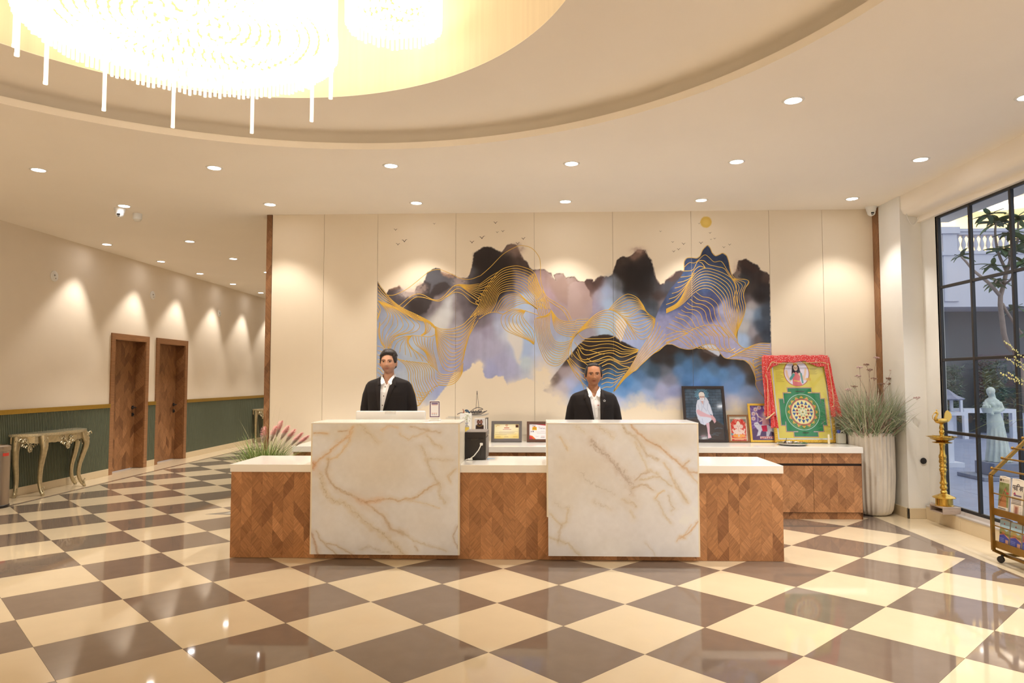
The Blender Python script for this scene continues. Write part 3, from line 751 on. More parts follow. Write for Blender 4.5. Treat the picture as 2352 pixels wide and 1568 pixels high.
marble_block('marble_counter', 'veined marble counter block in front of the taller receptionist with a monitor behind', B1, VE1, False)
marble_block('marble_counter', 'veined marble counter block nearer the framed pictures, in front of the shorter man', B2, VE2, True)

# ================================================================ back cabinets
CYF = 7.62
m_drk = mat('dark_shadow_gap', C(58, 40, 28), .6)
NU = 12; ux = np.linspace(-2.653, 3.447, NU + 1)
words = ['nearest the ribbed white planter', 'second from the ribbed white planter', 'third from the ribbed white planter', 'fourth from the ribbed white planter', 'fifth from the ribbed white planter',
         'behind the shorter man', 'behind the middle of the desk', 'behind the brown certificate frame', 'behind the grey certificate frame', 'behind the black printer', 'behind the taller man', 'at the pink grass end']
for k in range(NU):
    a, b_ = ux[k], ux[k + 1]; kk = NU - 1 - k
    t = thing('cabinet_unit', 'low chevron veneer cabinet unit ' + words[kk], 'cabinet', ((a + b_) / 2, 7.95, 0), group='back cabinet units')
    q = MB(); q.box(a + .001, b_ - .001, CYF + .02, YW - .005, .07, .7); q.box(a + .001, b_ - .001, CYF + .045, YW - .3, 0, .07); q.build('carcass', m_drk, t)
    q = MB(); q.box(a + .0015, b_ - .0015, CYF + .004, CYF + .02,   .590, .698); dr = q.build('drawer', m_carc, t)
    chevron(dr, (a + .0015, CYF + .004, .590), (1, 0, 0), (0, 0, 1), (0, -1, 0), b_ - a - .003, .108, .085, .112, .09, 1, t=.004, start=k % 2, long=.6)
    q = MB(); q.box(a + .0015, b_ - .0015, CYF + .004, CYF + .02, .076, .565); do = q.build('door', m_carc, t)
    if kk < 3: chevron(do, (a + .0015, CYF + .004, .076), (1, 0, 0), (0, 0, 1), (0, -1, 0), b_ - a - .003, .489, .085, .112, .09, 1, t=.004, start=k % 2)
    q = MB(); q.box(a, b_, CYF + .03, CYF + .045, 0, .068); pl = q.build('plinth', m_carc, t)
    if kk < 3: chevron(pl, (a, CYF + .03, 0.001), (1, 0, 0), (0, 0, 1), (0, -1, 0), b_ - a, .066, .085, .112, .09, 1, t=.004, start=k % 2, long=1)
q = MB(); q.box(3.447, 3.451, CYF + .006, YW - .005, 0, .7); tag(q.build('end_panel', m_carc, t), 'brown side panel')
cw_ = thing('cabinet_worktop', 'white quartz worktop on the back cabinets below the mural', 'worktop', (.4, 7.96, .7))
q = MB(); q.cbox(-2.66, 3.458, CYF - .022, YW - .003, .7005, .764, .003); q.build('slab', m_quartz, cw_)
# ================================================================ the mural on the five middle wall panels
CREAM = (238, 217, 184)
QO = {1: (860, 540), 2: (860, 740), 3: (1080, 540), 4: (1080, 740), 5: (1300, 540), 6: (1300, 740), 7: (1530, 540), 8: (1530, 740)}
def Q(k, *pts): return [(QO[k][0] + x / 6.533, QO[k][1] + y / 6.533) for x, y in pts]
top = Q(1, (43, 695), (95, 780), (180, 885), (225, 815), (300, 795), (370, 768), (420, 815), (470, 850), (600, 860), (640, 770), (700, 740), (740, 720), (770, 640), (800, 560), (870, 515), (920, 493), (980, 505), (1000, 560), (1060, 600), (1120, 590), (1210, 605), (1240, 650), (1400, 640), (1440, 560), (1470, 460), (1500, 270), (1568, 225)) + \
    Q(3, (70, 265), (190, 180), (310, 178), (390, 225), (470, 258), (510, 215), (550, 155), (620, 130), (690, 150), (740, 260), (800, 370), (850, 400), (885, 480), (940, 525), (1040, 512), (1110, 512), (1170, 560), (1215, 572), (1235, 635), (1280, 685), (1260, 600), (1300, 575), (1390, 575), (1420, 625), (1440, 645), (1500, 630), (1568, 625)) + \
    Q(5, (0, 640), (90, 622), (140, 640), (180, 690), (280, 700), (310, 660), (400, 665), (405, 700), (430, 690), (450, 655), (520, 615), (640, 625), (700, 590), (720, 520), (770, 370), (850, 320), (930, 330), (990, 300), (1070, 220), (1190, 225), (1230, 320), (1280, 370), (1310, 500), (1350, 650), (1390, 700), (1410, 745), (1480, 720), (1500, 670), (1568, 640)) + \
    Q(7, (90, 630), (150, 550), (215, 530), (262, 545), (270, 700), (900, 800), (985, 600), (1050, 545), (1090, 380), (1140, 375), (1200, 362), (1260, 400), (1330, 435), (1370, 445), (1420, 530), (1510, 560), (1548, 600), (1556, 900))
bot = [(1771, 780), (1771, 940), (1700, 950), (1600, 960), (1500, 950), (1400, 960), (1330, 950), (1290, 940), (1262, 905), (1248, 897), (1233, 878), (1210, 867), (1166, 885), (1156.5, 864), (1138, 863), (1130.5, 869), (1114.4, 868), (1108.3, 845.6), (1100, 841), (1086, 832), (1080, 844), (1065, 854), (1043.7, 854), (1025, 887), (1010.8, 905), (1002, 916), (985, 930), (967, 938), (945, 948), (921, 954), (864, 958), (866.5, 646)]
IDW1 = """880 690 150 150 158;900 720 160 165 180;880 780 158 170 195;930 760 165 180 200;960 770 178 185 198;900 830 170 180 198;950 800 185 195 205;980 800 170 175 190;930 880 185 192 200;975 850 190 195 200;970 900 178 185 198;1000 880 178 178 198;1020 800 176 172 182;1050 800 170 165 185;1040 850 165 165 195;1010 890 165 172 205;960 930 205 195 190
893 672 90 75 72;905 690 95 85 88;985 640 95 92 95;1000 625 98 95 98;1005 665 78 66 66;960 700 66 54 54;985 700 120 108 108;1010 690 130 115 112;1025 720 205 200 190;1015 740 215 208 196;1030 700 170 165 160;1045 700 125 110 108;1060 690 110 98 98;1050 730 150 140 140;1040 760 165 158 165;1075 720 112 100 102
1100 600 58 45 42;1120 600 52 42 40;1150 620 48 40 38;1180 610 90 70 62;1185 575 130 105 92;1190 600 96 76 68;1205 620 92 74 70;1090 640 95 90 95;1085 625 110 105 108;1120 660 46 38 36;1150 660 46 38 38;1170 660 90 80 88;1190 660 140 135 155;1210 650 150 138 150;1100 690 62 50 48;1130 690 56 46 46;1095 720 105 92 96;1140 705 120 110 120;1170 690 150 150 172;1200 690 170 188 212;1215 700 178 190 208;1150 720 168 168 190;1190 720 180 190 205
1110 740 128 115 120;1120 760 160 150 165;1150 750 182 185 200;1100 780 170 162 178;1130 800 172 166 182;1150 830 172 168 190;1180 840 175 172 195;1130 850 165 165 195;1170 760 200 200 200;1215 770 170 195 220;1210 800 165 175 205;1230 800 185 195 215;1200 830 195 205 205;1250 830 205 200 205;1260 860 220 208 200
1240 640 165 135 128;1260 640 160 130 118;1285 650 165 138 122;1300 660 172 145 130;1260 680 170 140 142;1280 700 165 140 140;1255 720 172 150 158;1290 720 168 145 142;1230 700 170 165 180;1245 745 168 160 175;1270 760 165 165 180;1260 790 160 165 190;1290 790 165 178 198;1270 820 180 195 208;1300 820 195 200 205
1325 680 185 155 142;1325 720 172 142 132;1345 680 150 115 100;1355 660 110 78 68;1365 650 96 68 60;1375 680 160 145 150;1395 670 160 165 185;1365 700 155 135 145;1375 710 150 130 140;1400 700 165 185 205;1395 730 168 185 205;1420 690 140 145 155;1415 650 110 110 112;1430 630 62 50 46;1425 600 75 58 50;1450 620 46 38 38;1460 580 110 82 70;1465 640 48 40 40;1480 610 52 44 44;1490 640 72 78 86;1475 670 52 46 46;1500 660 78 72 72;1450 675 80 82 88;1510 680 80 62 58;1530 655 90 90 98;1520 640 105 80 72;1500 700 70 76 84;1495 720 90 100 112;1520 700 130 118 118;1440 700 150 165 190;1430 730 205 205 200;1450 740 160 175 205;1480 740 150 165 200;1330 740 165 160 170;1350 760 160 150 155;1390 755 170 190 205;1460 770 160 172 205;1440 780 170 178 208
1700 610 70 52 46;1720 620 58 46 44;1740 630 70 56 52;1760 640 96 72 62;1755 660 62 54 54;1720 660 80 66 62;1705 640 66 66 70;1740 680 52 44 44;1715 690 110 95 92;1725 700 170 160 155;1720 720 175 178 185;1740 720 105 125 145;1755 720 72 80 92;1745 750 70 82 98;1730 760 150 140 140;1710 750 180 175 170;1760 760 60 68 82;1705 780 160 180 205;1745 780 110 95 92;1755 775 66 78 94
1290 870 190 175 172;1320 870 200 190 190;1310 890 185 182 205;1320 910 175 185 215;1300 910 205 195 200"""
IDW2 = """1540 800 62 48 44;1580 800 58 46 42;1620 815 78 60 52;1660 830 68 54 48;1700 835 72 64 58;1720 845 90 75 66;1725 870 84 78 74;1540 830 62 58 58;1560 825 70 100 125;1580 840 80 125 170;1600 830 84 110 135;1640 845 86 118 150;1620 860 92 140 190;1660 855 92 135 180;1690 850 96 125 160;1700 870 104 140 185;1560 850 95 135 180;1580 870 85 130 180;1640 880 92 140 195;1600 890 100 145 205;1680 890 112 145 190;1720 900 130 150 185;1540 870 130 130 145;1550 900 150 155 190;1530 850 105 110 120;1500 850 70 95 115;1480 840 90 115 135;1510 820 60 54 54;1470 860 88 125 165;1440 880 84 140 195;1430 900 110 155 205;1460 890 110 150 195;1490 880 120 145 180;1480 905 160 175 205;1520 895 165 165 190;1450 910 150 170 205;1420 920 185 190 210;1550 920 205 195 195;1600 910 150 165 200;1650 910 150 165 200;1680 920 190 185 195;1720 925 180 180 195;1760 925 170 170 195"""
IDW3 = """1620 600 58 72 105;1600 610 70 90 130;1590 640 78 100 140;1640 620 66 82 115;1660 600 62 78 108;1660 660 62 84 115;1620 650 76 98 138;1570 670 88 98 135;1540 690 75 90 125;1590 690 80 85 120;1620 700 85 85 125;1640 690 78 82 120;1580 710 92 98 145;1630 720 92 92 140;1600 740 140 138 170;1660 710 165 160 180;1680 720 175 165 180;1690 700 80 88 125;1705 640 72 92 122;1700 690 72 84 122;1560 730 125 125 160;1540 750 150 148 180;1580 770 165 160 190;1640 760 175 165 190;1620 790 160 158 190;1660 790 168 160 190;1690 800 170 165 190;1540 790 165 160 188;1500 800 185 178 195;1480 830 200 185 190;1450 860 215 195 190;1420 890 210 195 195;1720 810 170 160 178;1750 800 165 158 175;1760 830 165 155 165;1740 840 160 152 160;1745 880 150 140 160;1755 910 160 152 170;1680 760 185 170 175"""
IDW4 = """1330 790 72 54 46;1380 775 66 50 42;1430 790 60 46 42;1300 830 96 78 70;1350 810 58 44 40;1400 810 58 46 42;1440 812 66 58 58;1350 840 60 58 62;1390 835 62 62 68;1420 835 66 84 100;1440 830 90 84 88;1380 860 64 100 135;1410 860 72 118 160;1360 870 66 105 145;1400 885 90 145 200;1420 880 100 150 205;1380 900 98 152 208;1270 868 116 96 88;1300 850 178 160 158;1320 860 186 176 186;1310 880 180 184 210;1330 900 140 170 215;1290 890 196 184 186"""
def idw(x, y, spec, sm=130.0, p=2.6):
    A = np.array([[float(v) for v in s.split()] for s in spec.replace('\n', ';').split(';')])
    num = np.zeros((x.size, 3)); den = np.zeros(x.size)
    for a in A:
        w = 1 / (((x - a[0]) ** 2 + (y - a[1]) ** 2) + sm) ** p
        num += w[:, None] * a[2:]; den += w
    return num / den[:, None]
lower_edge = Q(6, (710, 1040), (830, 880), (930, 770), (1050, 720), (1150, 610), (1350, 440), (1510, 330)) + Q(8, (0, 330), (90, 330), (200, 380), (310, 405), (400, 400), (510, 360), (600, 330), (700, 330), (760, 370), (800, 440), (860, 520), (920, 545), (1060, 555), (1170, 570), (1250, 630), (1300, 720), (1330, 800), (1345, 880), (1345, 940), (1400, 1040), (1520, 1180))
blue_top = Q(7, (262, 545), (270, 500), (272, 400), (310, 345), (380, 338), (460, 345), (510, 310), (550, 220), (620, 152), (660, 190), (690, 260), (740, 310), (800, 290), (850, 268), (910, 310), (940, 400), (960, 510), (985, 590), (1050, 655), (1180, 660), (1240, 690), (1235, 730), (1190, 790), (1160, 880), (1180, 1000), (1190, 1060), (1180, 1150), (1150, 1250), (1090, 1350), (1070, 1450), (1065, 1560))
blue_poly = blue_top + Q(8, (1062, 150), (1075, 300), (1130, 370), (1200, 395), (1280, 350), (1400, 315), (1575, 315), (1575, 1240)) + lower_edge[::-1] + Q(6, (710, 1040), (850, 830), (960, 680), (1060, 510), (1130, 400), (1210, 260)) + Q(5, (1330, 1340), (1340, 1250), (1400, 1100), (1480, 960), (1568, 800)) + Q(7, (110, 750), (215, 630))
def mural_cols(x, y):
    P = Paint(x, y, CREAM)
    wx = x + 5 * fbm(x, y, 21, 3, .05); wy = y + 5 * fbm(x, y, 22, 3, .05)
    c1 = idw(wx, wy, IDW1); c1 += fbm(x, y, 5, 4, .06)[:, None] * 16 + fbm(x, y * .12, 6, 3, .12)[:, None] * 12
    P.poly(top + bot, c1, 2.2, 2.0, .25, 3)
    # darker pigment line along the torn mountain tops
    P.line([p for p in top], (70, 52, 46), 1.6, 1.6, 1.6, .25, 3, .55)
    for k, pts, col, soft, al in ((5, [(60, 730), (120, 700), (200, 690), (280, 710), (300, 760), (350, 830), (360, 900), (395, 960), (395, 1150), (340, 1255), (20, 1255), (20, 1080), (40, 900), (40, 790)], (178, 150, 138), 2, .75), (5, [(450, 1140), (500, 900), (640, 640), (720, 640), (680, 900), (600, 1100)], (166, 180, 205), 26, .6),
                                  (5, [(870, 480), (1290, 500), (1290, 870), (880, 850)], (44, 36, 36), 14, .8), (3, [(90, 300), (600, 300), (640, 480), (640, 700), (300, 900), (80, 760)], (46, 37, 35), 22, .75),
                                  (3, [(1160, 620), (1240, 640), (1280, 690), (1400, 600), (1440, 650), (1470, 730), (1460, 1050), (1330, 1000), (1220, 820)], (160, 128, 112), 6, .7), (3, [(650, 500), (850, 560), (880, 800), (660, 760)], (150, 145, 168), 12, .6),
                                  (1, [(570, 960), (760, 680), (860, 700), (830, 880), (960, 700), (1110, 700), (1150, 780), (900, 920), (780, 1160), (660, 1195), (560, 1140)], (70, 58, 56), 4, .8), (1, [(770, 650), (800, 560), (980, 510), (1000, 570), (1200, 640), (1200, 740), (1130, 760), (1060, 690), (900, 740), (830, 870), (850, 730), (760, 690)], (100, 96, 98), 3, .8),
                                  (1, [(990, 1260), (1060, 1000), (1180, 900), (1150, 1200), (1050, 1390), (970, 1380)], (206, 202, 194), 22, .8)):
        P.poly(Q(k, *pts), col, soft, 2.0, .2, 30 + k, al)
    for k, pts, col in ((1, [(225, 815), (370, 768), (420, 815), (380, 800), (250, 830)], (160, 112, 84)), (1, [(1000, 540), (1120, 590), (1210, 605), (1200, 640), (1120, 640), (1020, 600)], (172, 128, 100)), (3, [(500, 250), (560, 150), (690, 150), (800, 370), (700, 280), (600, 230)], (126, 98, 84)), (5, [(960, 340), (1070, 225), (1180, 230), (1100, 320), (1000, 380)], (140, 106, 88)), (7, [(1090, 390), (1200, 365), (1420, 540), (1300, 560)], (84, 58, 50)), (7, [(0, 680), (150, 555), (255, 540), (220, 620), (100, 690)], (112, 80, 70))):
        P.poly(Q(k, *pts), col, 6, 3.0, .2, 50 + k, .75)
    # clouds of pigment in the saddles
    for (cx, cy, rx, ry, col, al) in ((938, 672, 20, 11, (214, 190, 172), .75), (968, 662, 12, 12, (178, 148, 128), .6), (1057, 648, 14, 12, (196, 168, 152), .6), (1187, 570, 14, 9, (150, 120, 102), .6), (1693, 632, 8, 26, (196, 164, 140), .5), (1466, 574, 14, 6, (176, 142, 120), .6)):
        d = np.exp(-(((x - cx) / rx) ** 2 + ((y - cy) / ry) ** 2)); P.over(al * np.clip(d * (1.5 + 3.0 * fbm(x, y, 71, 4, .2)), 0, 1), col)
    # pale wisps
    P.poly(Q(4, (585, 0), (740, 40), (805, 160), (795, 420), (745, 635), (700, 600), (640, 390), (560, 260)), (222, 211, 196), 7, 1.0, .1, 8, .95)
    P.poly(Q(4, (805, 170), (900, 250), (950, 320), (900, 480), (740, 560), (790, 420)), (172, 190, 214), 10, 1, .1, 9, .7)
    # lower middle mountain
    c4 = idw(wx, wy, IDW4); c4 += fbm(x, y, 15, 4, .07)[:, None] * 14
    P.poly([(1246, 897), (1270, 865), (1300, 827), (1303, 824), (1327.5, 793.6), (1344, 779), (1358, 773), (1372, 770.6), (1386, 767.5), (1398, 768.3), (1413, 773), (1430, 784), (1447, 793), (1467, 803), (1458, 830), (1440, 855), (1420, 885), (1408, 905), (1395, 935), (1320, 940), (1280, 915)], c4, 2.0, 1.2, .2, 12)
    P.poly(Q(5, (740, 1290), (800, 1250), (870, 1270), (915, 1340), (880, 1440), (845, 1568), (820, 1600), (760, 1520)), (230, 212, 194), 2.5, .6, .2, 13, .9)
    # right-hand mountain below the ribbon
    c2 = idw(wx, wy, IDW2); c2 += fbm(x, y, 25, 4, .06)[:, None] * 18
    P.poly(lower_edge + [(1769, 925), (1769, 960), (1400, 960), (1402, 905)], c2, 1.5, .4, .2, 14)
    P.poly(Q(8, (520, 360), (620, 325), (700, 325), (770, 380), (815, 470), (790, 512)), (206, 208, 216), 2, .4, .2, 15, .95)
    P.poly(Q(8, (520, 365), (790, 515), (740, 520), (560, 440)), (112, 92, 82), 2, 1.5, .2, 16, .8)
    # blue peak and lilac ribbon
    c3 = idw(wx, wy, IDW3); c3 += fbm(x, y, 35, 4, .12)[:, None] * np.array((26, 26, 30))
    P.poly(blue_poly, c3, 1.2, 0, .2, 17)
    # mist at the foot
    yb = 930 + 8 * np.sin(x / 41.) + 6 * np.sin(x / 17.) + np.where(x < 1330, -16, 0) + np.where(x > 1660, 6, 0)
    P.over(np.where(x > 1235, np.clip((y - yb) / 34 + .5 + 1.1 * fbm(x, y, 44, 4, .05), 0, 1), 0), CREAM)
    for cx, cy, rx, ry in ((1205, 886, 34, 14), (1180, 892, 26, 14), (1246, 868, 22, 30), (1100, 838, 10, 10), (985, 944, 30, 14), (950, 962, 40, 14), (1265, 915, 24, 16)):
        d = np.exp(-(((x - cx) / rx) ** 2 + ((y - cy) / ry) ** 2)); P.over(np.clip(d * (1.4 + 2.2 * fbm(x, y, 72, 4, .1)), 0, 1), CREAM)
    P.poly([(868, 600)] + Q(1, (30, 690), (43, 695)) + [(868, 646)], CREAM, .5)
    # sun
    d = 13 - np.hypot(x - 1621.5, y - 510); P.over(np.clip(d / 2 + .5 + .8 * fbm(x, y, 91, 3, .3), 0, 1) * np.clip(d + 3, 0, 1) * .9, (226, 182, 72)); P.over(np.clip((d - 3) / 6, 0, 1) * .5, (240, 204, 104))
    # water under the boat
    for pts, al in (([(1030, 957), (1060, 958), (1100, 956), (1118, 952)], .35), ([(1085, 953), (1110, 953), (1121, 950)], .6), ([(1025, 960), (1050, 960), (1085, 961)], .3)): P.line(pts, (120, 122, 120), 2, 2.5, 0, .1, 1, al)
    g_ = P.c @ np.array((.3, .59, .11)); far = np.clip((np.abs(P.c - np.array(CREAM)).sum(1) - 12) / 50, 0, 1)[:, None]
    out = P.c * (1 - far) + (g_[:, None] + (P.c - g_[:, None]) * .95) * far
    return out * (1 - .24 * np.clip((135 - g_) / 70, 0, 1))[:, None]
m_mural = mat('mural_print', (.8, .7, .6), .5, spec=.3, attr='print')
prow = np.array([[_r2.x, _r2.y, _r2.z], [-_u2.x, -_u2.y, -_u2.z], [_f.x, _f.y, _f.z]])
def to_photo(p):
    c = (np.asarray(p) - np.array((0, 0, CAMH))) @ prow.T
    return 1176 + FPX * c[:, 0] / c[:, 2], 784 + FPX * c[:, 1] / c[:, 2]
for i in range(2, 7):
    nx, ny = 140, 400
    pts, a, b_ = grid_points((JX[i] + .0015, YW, .3), (JX[i + 1] - .0015, YW, .3), (JX[i] + .0015, YW, ZC), nx, ny)
    x, y = to_photo(pts)
    painted('mural_panel', pts, nx, ny, mural_cols(x, y), m_mural, wall_back, thick=(0, .0125, 0))
# ---- raised gold contour lines
def crom(pts, n):
    P = np.array(pts, float); P = np.vstack([2 * P[0] - P[1], P, 2 * P[-1] - P[-2]]); m = len(P) - 3
    seg = np.hypot(*(P[2:-1] - P[1:-2]).T); cum = np.concatenate([[0], np.cumsum(seg)]); out = []
    for s in np.linspace(0, cum[-1], n):
        k = min(m - 1, max(0, np.searchsorted(cum, s) - 1)); t = (s - cum[k]) / max(seg[k], 1e-9)
        p0, p1, p2, p3 = P[k:k + 4]
        out.append(.5 * (2 * p1 + (p2 - p0) * t + (2 * p0 - 5 * p1 + 4 * p2 - p3) * t * t + (3 * p1 - p0 - 3 * p2 + p3) * t ** 3))
    return np.array(out)
GL = []
def gline(pts, n=44): GL.append(crom(pts, n))
def fam(A, B, n, N=44, amp=0.0, e=1.0):
    A, B = crom(A, N), crom(B, N)
    n = max(2, round(n * .85))
    for k in range(n):
        t = (k / (n - 1)) ** e if n > 1 else 0; s = np.linspace(0, 1, N)
        c = A * (1 - t) + B * t
        if amp: c[:, 1] += amp * np.sin(s * 9 + t * 5) * np.sin(PI * s) * math.sin(PI * t)
        GL.append(c)
fam(Q(1, (43, 695), (120, 810), (260, 970), (420, 1090), (640, 1195), (840, 1300), (930, 1400)), Q(1, (40, 965), (140, 1040), (300, 1090), (450, 1170), (600, 1255), (800, 1310), (900, 1395)), 7)
fam(Q(1, (40, 975), (130, 1070), (200, 1190), (150, 1290), (60, 1400), (75, 1540), (150, 1690)), Q(1, (40, 970), (420, 1140), (640, 1300), (680, 1370), (600, 1450), (330, 1520), (240, 1700)), 10)
fam(Q(1, (40, 1010), (90, 1110), (70, 1200), (40, 1290)), Q(1, (40, 1150), (60, 1190), (50, 1220), (40, 1250)), 4)
fam(Q(1, (640, 1200), (750, 1310), (760, 1440), (700, 1500)), Q(1, (840, 1300), (850, 1380), (800, 1460), (710, 1510)), 6)
fam(Q(2, (560, 200), (430, 215), (280, 280), (200, 395)), Q(2, (560, 200), (510, 290), (580, 400), (720, 500), (820, 615)), 10)
gline(Q(2, (340, 545), (480, 585), (650, 600), (820, 630), (940, 720))); gline(Q(2, (560, 195), (700, 205), (830, 215), (920, 180)))
fam(Q(2, (570, 205), (620, 330), (760, 450), (820, 610)), Q(2, (890, 240), (870, 380), (920, 580), (950, 730)), 9, amp=2)
fam(Q(2, (905, 60), (1000, 98), (1160, 98), (1320, 40), (1430, -60), (1568, -170)), Q(2, (915, 190), (960, 480), (1040, 690), (1150, 735), (1260, 690), (1330, 560), (1350, 380)), 15, amp=2)
fam(Q(2, (930, 710), (1010, 780), (1150, 775), (1260, 720), (1335, 610)), Q(2, (955, 943), (1090, 943), (1200, 910), (1290, 810), (1325, 730)), 7)
fam(Q(2, (350, 550), (460, 640), (510, 760), (520, 900), (640, 1250)), Q(2, (820, 625), (890, 720), (900, 840), (980, 942)), 14, amp=2)
fam(Q(2, (640, 1030), (720, 1060), (790, 1050), (840, 1020)), Q(2, (640, 1255), (660, 1250), (680, 1240), (700, 1215)), 7)
gline(Q(2, (640, 1258), (740, 1160), (850, 1010), (960, 945), (1080, 943)))
fam(Q(2, (32, 350), (100, 370), (160, 410)), Q(2, (25, 800), (80, 840), (130, 900)), 9)
gline(Q(2, (75, 0), (70, 150), (100, 300), (160, 390))); gline(Q(2, (85, 0), (80, 150), (110, 290), (165, 380)))
gline(Q(1, (180, 900), (300, 895), (480, 810), (640, 690), (800, 560), (900, 520), (1000, 520), (1150, 580), (1300, 650), (1440, 660), (1568, 615)) + Q(3, (150, 610), (300, 480), (500, 280), (700, 170), (800, 157), (930, 200), (1030, 320), (1055, 430), (1055, 560), (1070, 740), (1150, 920), (1300, 1020), (1440, 1120), (1525, 1275)), 130)
gline(Q(1, (370, 1060), (560, 910), (700, 885), (880, 965), (1000, 950), (1180, 770), (1270, 740)), 60); gline(Q(1, (425, 1090), (600, 940), (740, 935), (960, 990), (1090, 910), (1250, 800), (1380, 870), (1568, 1000)), 60); gline(Q(1, (1075, 930), (1200, 860), (1320, 880), (1450, 1000), (1568, 1050)))
fam(Q(1, (1190, 765), (1270, 738), (1430, 745), (1568, 730)) + Q(3, (150, 730), (300, 620), (430, 545)), Q(1, (1270, 745), (1400, 840), (1568, 960)) + Q(3, (80, 1000), (130, 1050)), 10)
fam(Q(3, (0, 1230), (130, 1050), (210, 830), (430, 545), (640, 462), (800, 480), (960, 560), (1040, 760), (1150, 960), (1200, 1110)), Q(3, (290, 1170), (370, 1050), (440, 880), (580, 832), (700, 850), (820, 950), (900, 1020), (960, 1060), (1000, 1100)), 13, 60)
fam(Q(3, (360, 1150), (460, 960), (600, 885), (740, 895), (860, 990), (1000, 1095)), Q(3, (540, 1130), (680, 1060), (800, 1020), (880, 1030), (940, 1060), (1000, 1110)), 8)
fam(Q(3, (880, 620), (880, 780), (980, 930), (1000, 1060), (1030, 1195)), Q(3, (960, 560), (1030, 760), (1110, 950), (1150, 1090), (1170, 1215)), 7)
gline(Q(3, (1075, 750), (1130, 930), (1250, 1030), (1390, 1130), (1490, 1290))); gline(Q(3, (130, 1255), (250, 1180), (370, 1152), (510, 1180), (600, 1120), (700, 1105), (820, 1130), (960, 1175), (1110, 1225), (1190, 1190), (1210, 1120)), 70)
fam(Q(3, (830, 1130), (640, 1125), (500, 1180), (465, 1290), (530, 1420), (720, 1510), (860, 1570), (940, 1630)), Q(3, (830, 1135), (790, 1220), (870, 1330), (945, 1420), (965, 1500), (965, 1560), (960, 1600), (955, 1640)), 9)
fam(Q(3, (1150, 1220), (1020, 1230), (965, 1280), (980, 1420), (1010, 1570), (1060, 1740), (1150, 1910), (1290, 1960), (1440, 1870)), Q(3, (1210, 1130), (1195, 1250), (1190, 1380), (1220, 1500), (1280, 1590), (1380, 1610), (1470, 1590), (1520, 1560), (1568, 1510)), 13, 60)
fam(Q(3, (1215, 1120), (1330, 1260), (1490, 1298), (1600, 1280)) + Q(5, (160, 1268), (340, 1258)), Q(3, (1215, 1140), (1270, 1400), (1400, 1500), (1560, 1520)) + Q(5, (60, 1530), (130, 1500)), 10)
gline(Q(4, (0, 170), (60, 60), (120, -30))); fam(Q(5, (640, 1118), (760, 985), (880, 897), (960, 887), (1070, 940), (1150, 1040), (1220, 1160), (1340, 1250)), Q(5, (720, 1135), (850, 1205), (950, 1210), (1030, 1160), (1110, 1110), (1180, 1130), (1240, 1190), (1340, 1250)), 10)
fam(Q(5, (820, 1195), (950, 1225), (1100, 1180), (1220, 1190), (1340, 1250)), Q(5, (960, 1360), (1040, 1490), (1150, 1560), (1270, 1480), (1340, 1250)), 9)
fam(Q(5, (100, 1560), (240, 1380), (430, 1200), (600, 1122), (740, 1145), (870, 1260), (960, 1400), (1060, 1568)), Q(5, (160, 1480), (300, 1400), (450, 1382), (560, 1385), (640, 1410), (700, 1460), (750, 1520), (770, 1560)), 9)
fam(Q(6, (180, 165), (270, 240), (440, 246), (640, 240), (730, 215)), Q(6, (20, 560), (110, 720), (190, 800), (260, 960), (270, 1000)), 5)
fam(Q(6, (230, 275), (420, 290), (700, 285), (900, 370), (1090, 410)), Q(6, (170, 400), (260, 560), (520, 480), (690, 460), (840, 520), (1080, 440)), 6, amp=2); fam(Q(6, (150, 440), (260, 590), (450, 570), (640, 510), (840, 590), (1060, 500)), Q(6, (480, 640), (640, 565), (740, 590), (850, 650), (950, 675)), 4)
fam(Q(6, (540, 660), (640, 620), (720, 650), (800, 705), (950, 685)), Q(6, (530, 1000), (600, 970), (680, 968), (730, 930), (780, 880)), 7); fam(Q(6, (60, 540), (190, 660), (290, 700)), Q(6, (15, 565), (150, 800), (300, 960)), 5)
gline(Q(6, (100, 240), (60, 330), (40, 480), (60, 560))); gline(Q(6, (160, 190), (110, 240), (80, 360), (90, 520)))
gline(blue_top, 110); gline(lower_edge, 120); gline(Q(8, (1062, 0), (1062, 150), (1075, 300), (1130, 370), (1200, 395)))
fam(Q(7, (270, 480), (350, 412), (440, 410), (570, 297), (640, 330), (720, 400), (830, 395), (920, 530), (1000, 650)), Q(7, (265, 540), (400, 520), (470, 400), (560, 380), (640, 440), (760, 470), (870, 500), (940, 590), (1000, 650)), 2)
gline(Q(7, (380, 600), (430, 520), (500, 468), (550, 475), (590, 492))); gline(Q(7, (500, 405), (540, 420), (590, 495)))
fam(Q(7, (0, 1110), (180, 1000), (330, 740), (450, 565), (590, 495), (760, 530), (900, 590), (990, 660), (1050, 800), (1080, 1150), (1060, 1500)), Q(7, (0, 1170), (210, 1060), (400, 880), (530, 805), (660, 810), (780, 920), (850, 1040), (880, 1200), (940, 1350), (1000, 1450), (1055, 1545)), 10, 60)
fam(Q(7, (990, 650), (1100, 660), (1200, 665), (1240, 700), (1190, 790), (1160, 900), (1190, 1060), (1150, 1250), (1070, 1450), (1062, 1560)), Q(7, (990, 650), (1030, 700), (1055, 790), (1030, 900), (1020, 960), (1050, 1080), (1080, 1180), (1085, 1300), (1070, 1450), (1060, 1550)), 6)
fam(Q(7, (215, 630), (300, 620), (370, 605), (430, 565)), Q(7, (0, 1040), (120, 990), (230, 870), (330, 720)), 7)
fam(Q(7, (450, 855), (540, 920), (660, 945), (770, 1040), (800, 1200), (900, 1390), (1030, 1545)), Q(7, (0, 1380), (130, 1430), (210, 1450), (260, 1440), (300, 1460), (320, 1475), (335, 1480)), 13, amp=3)
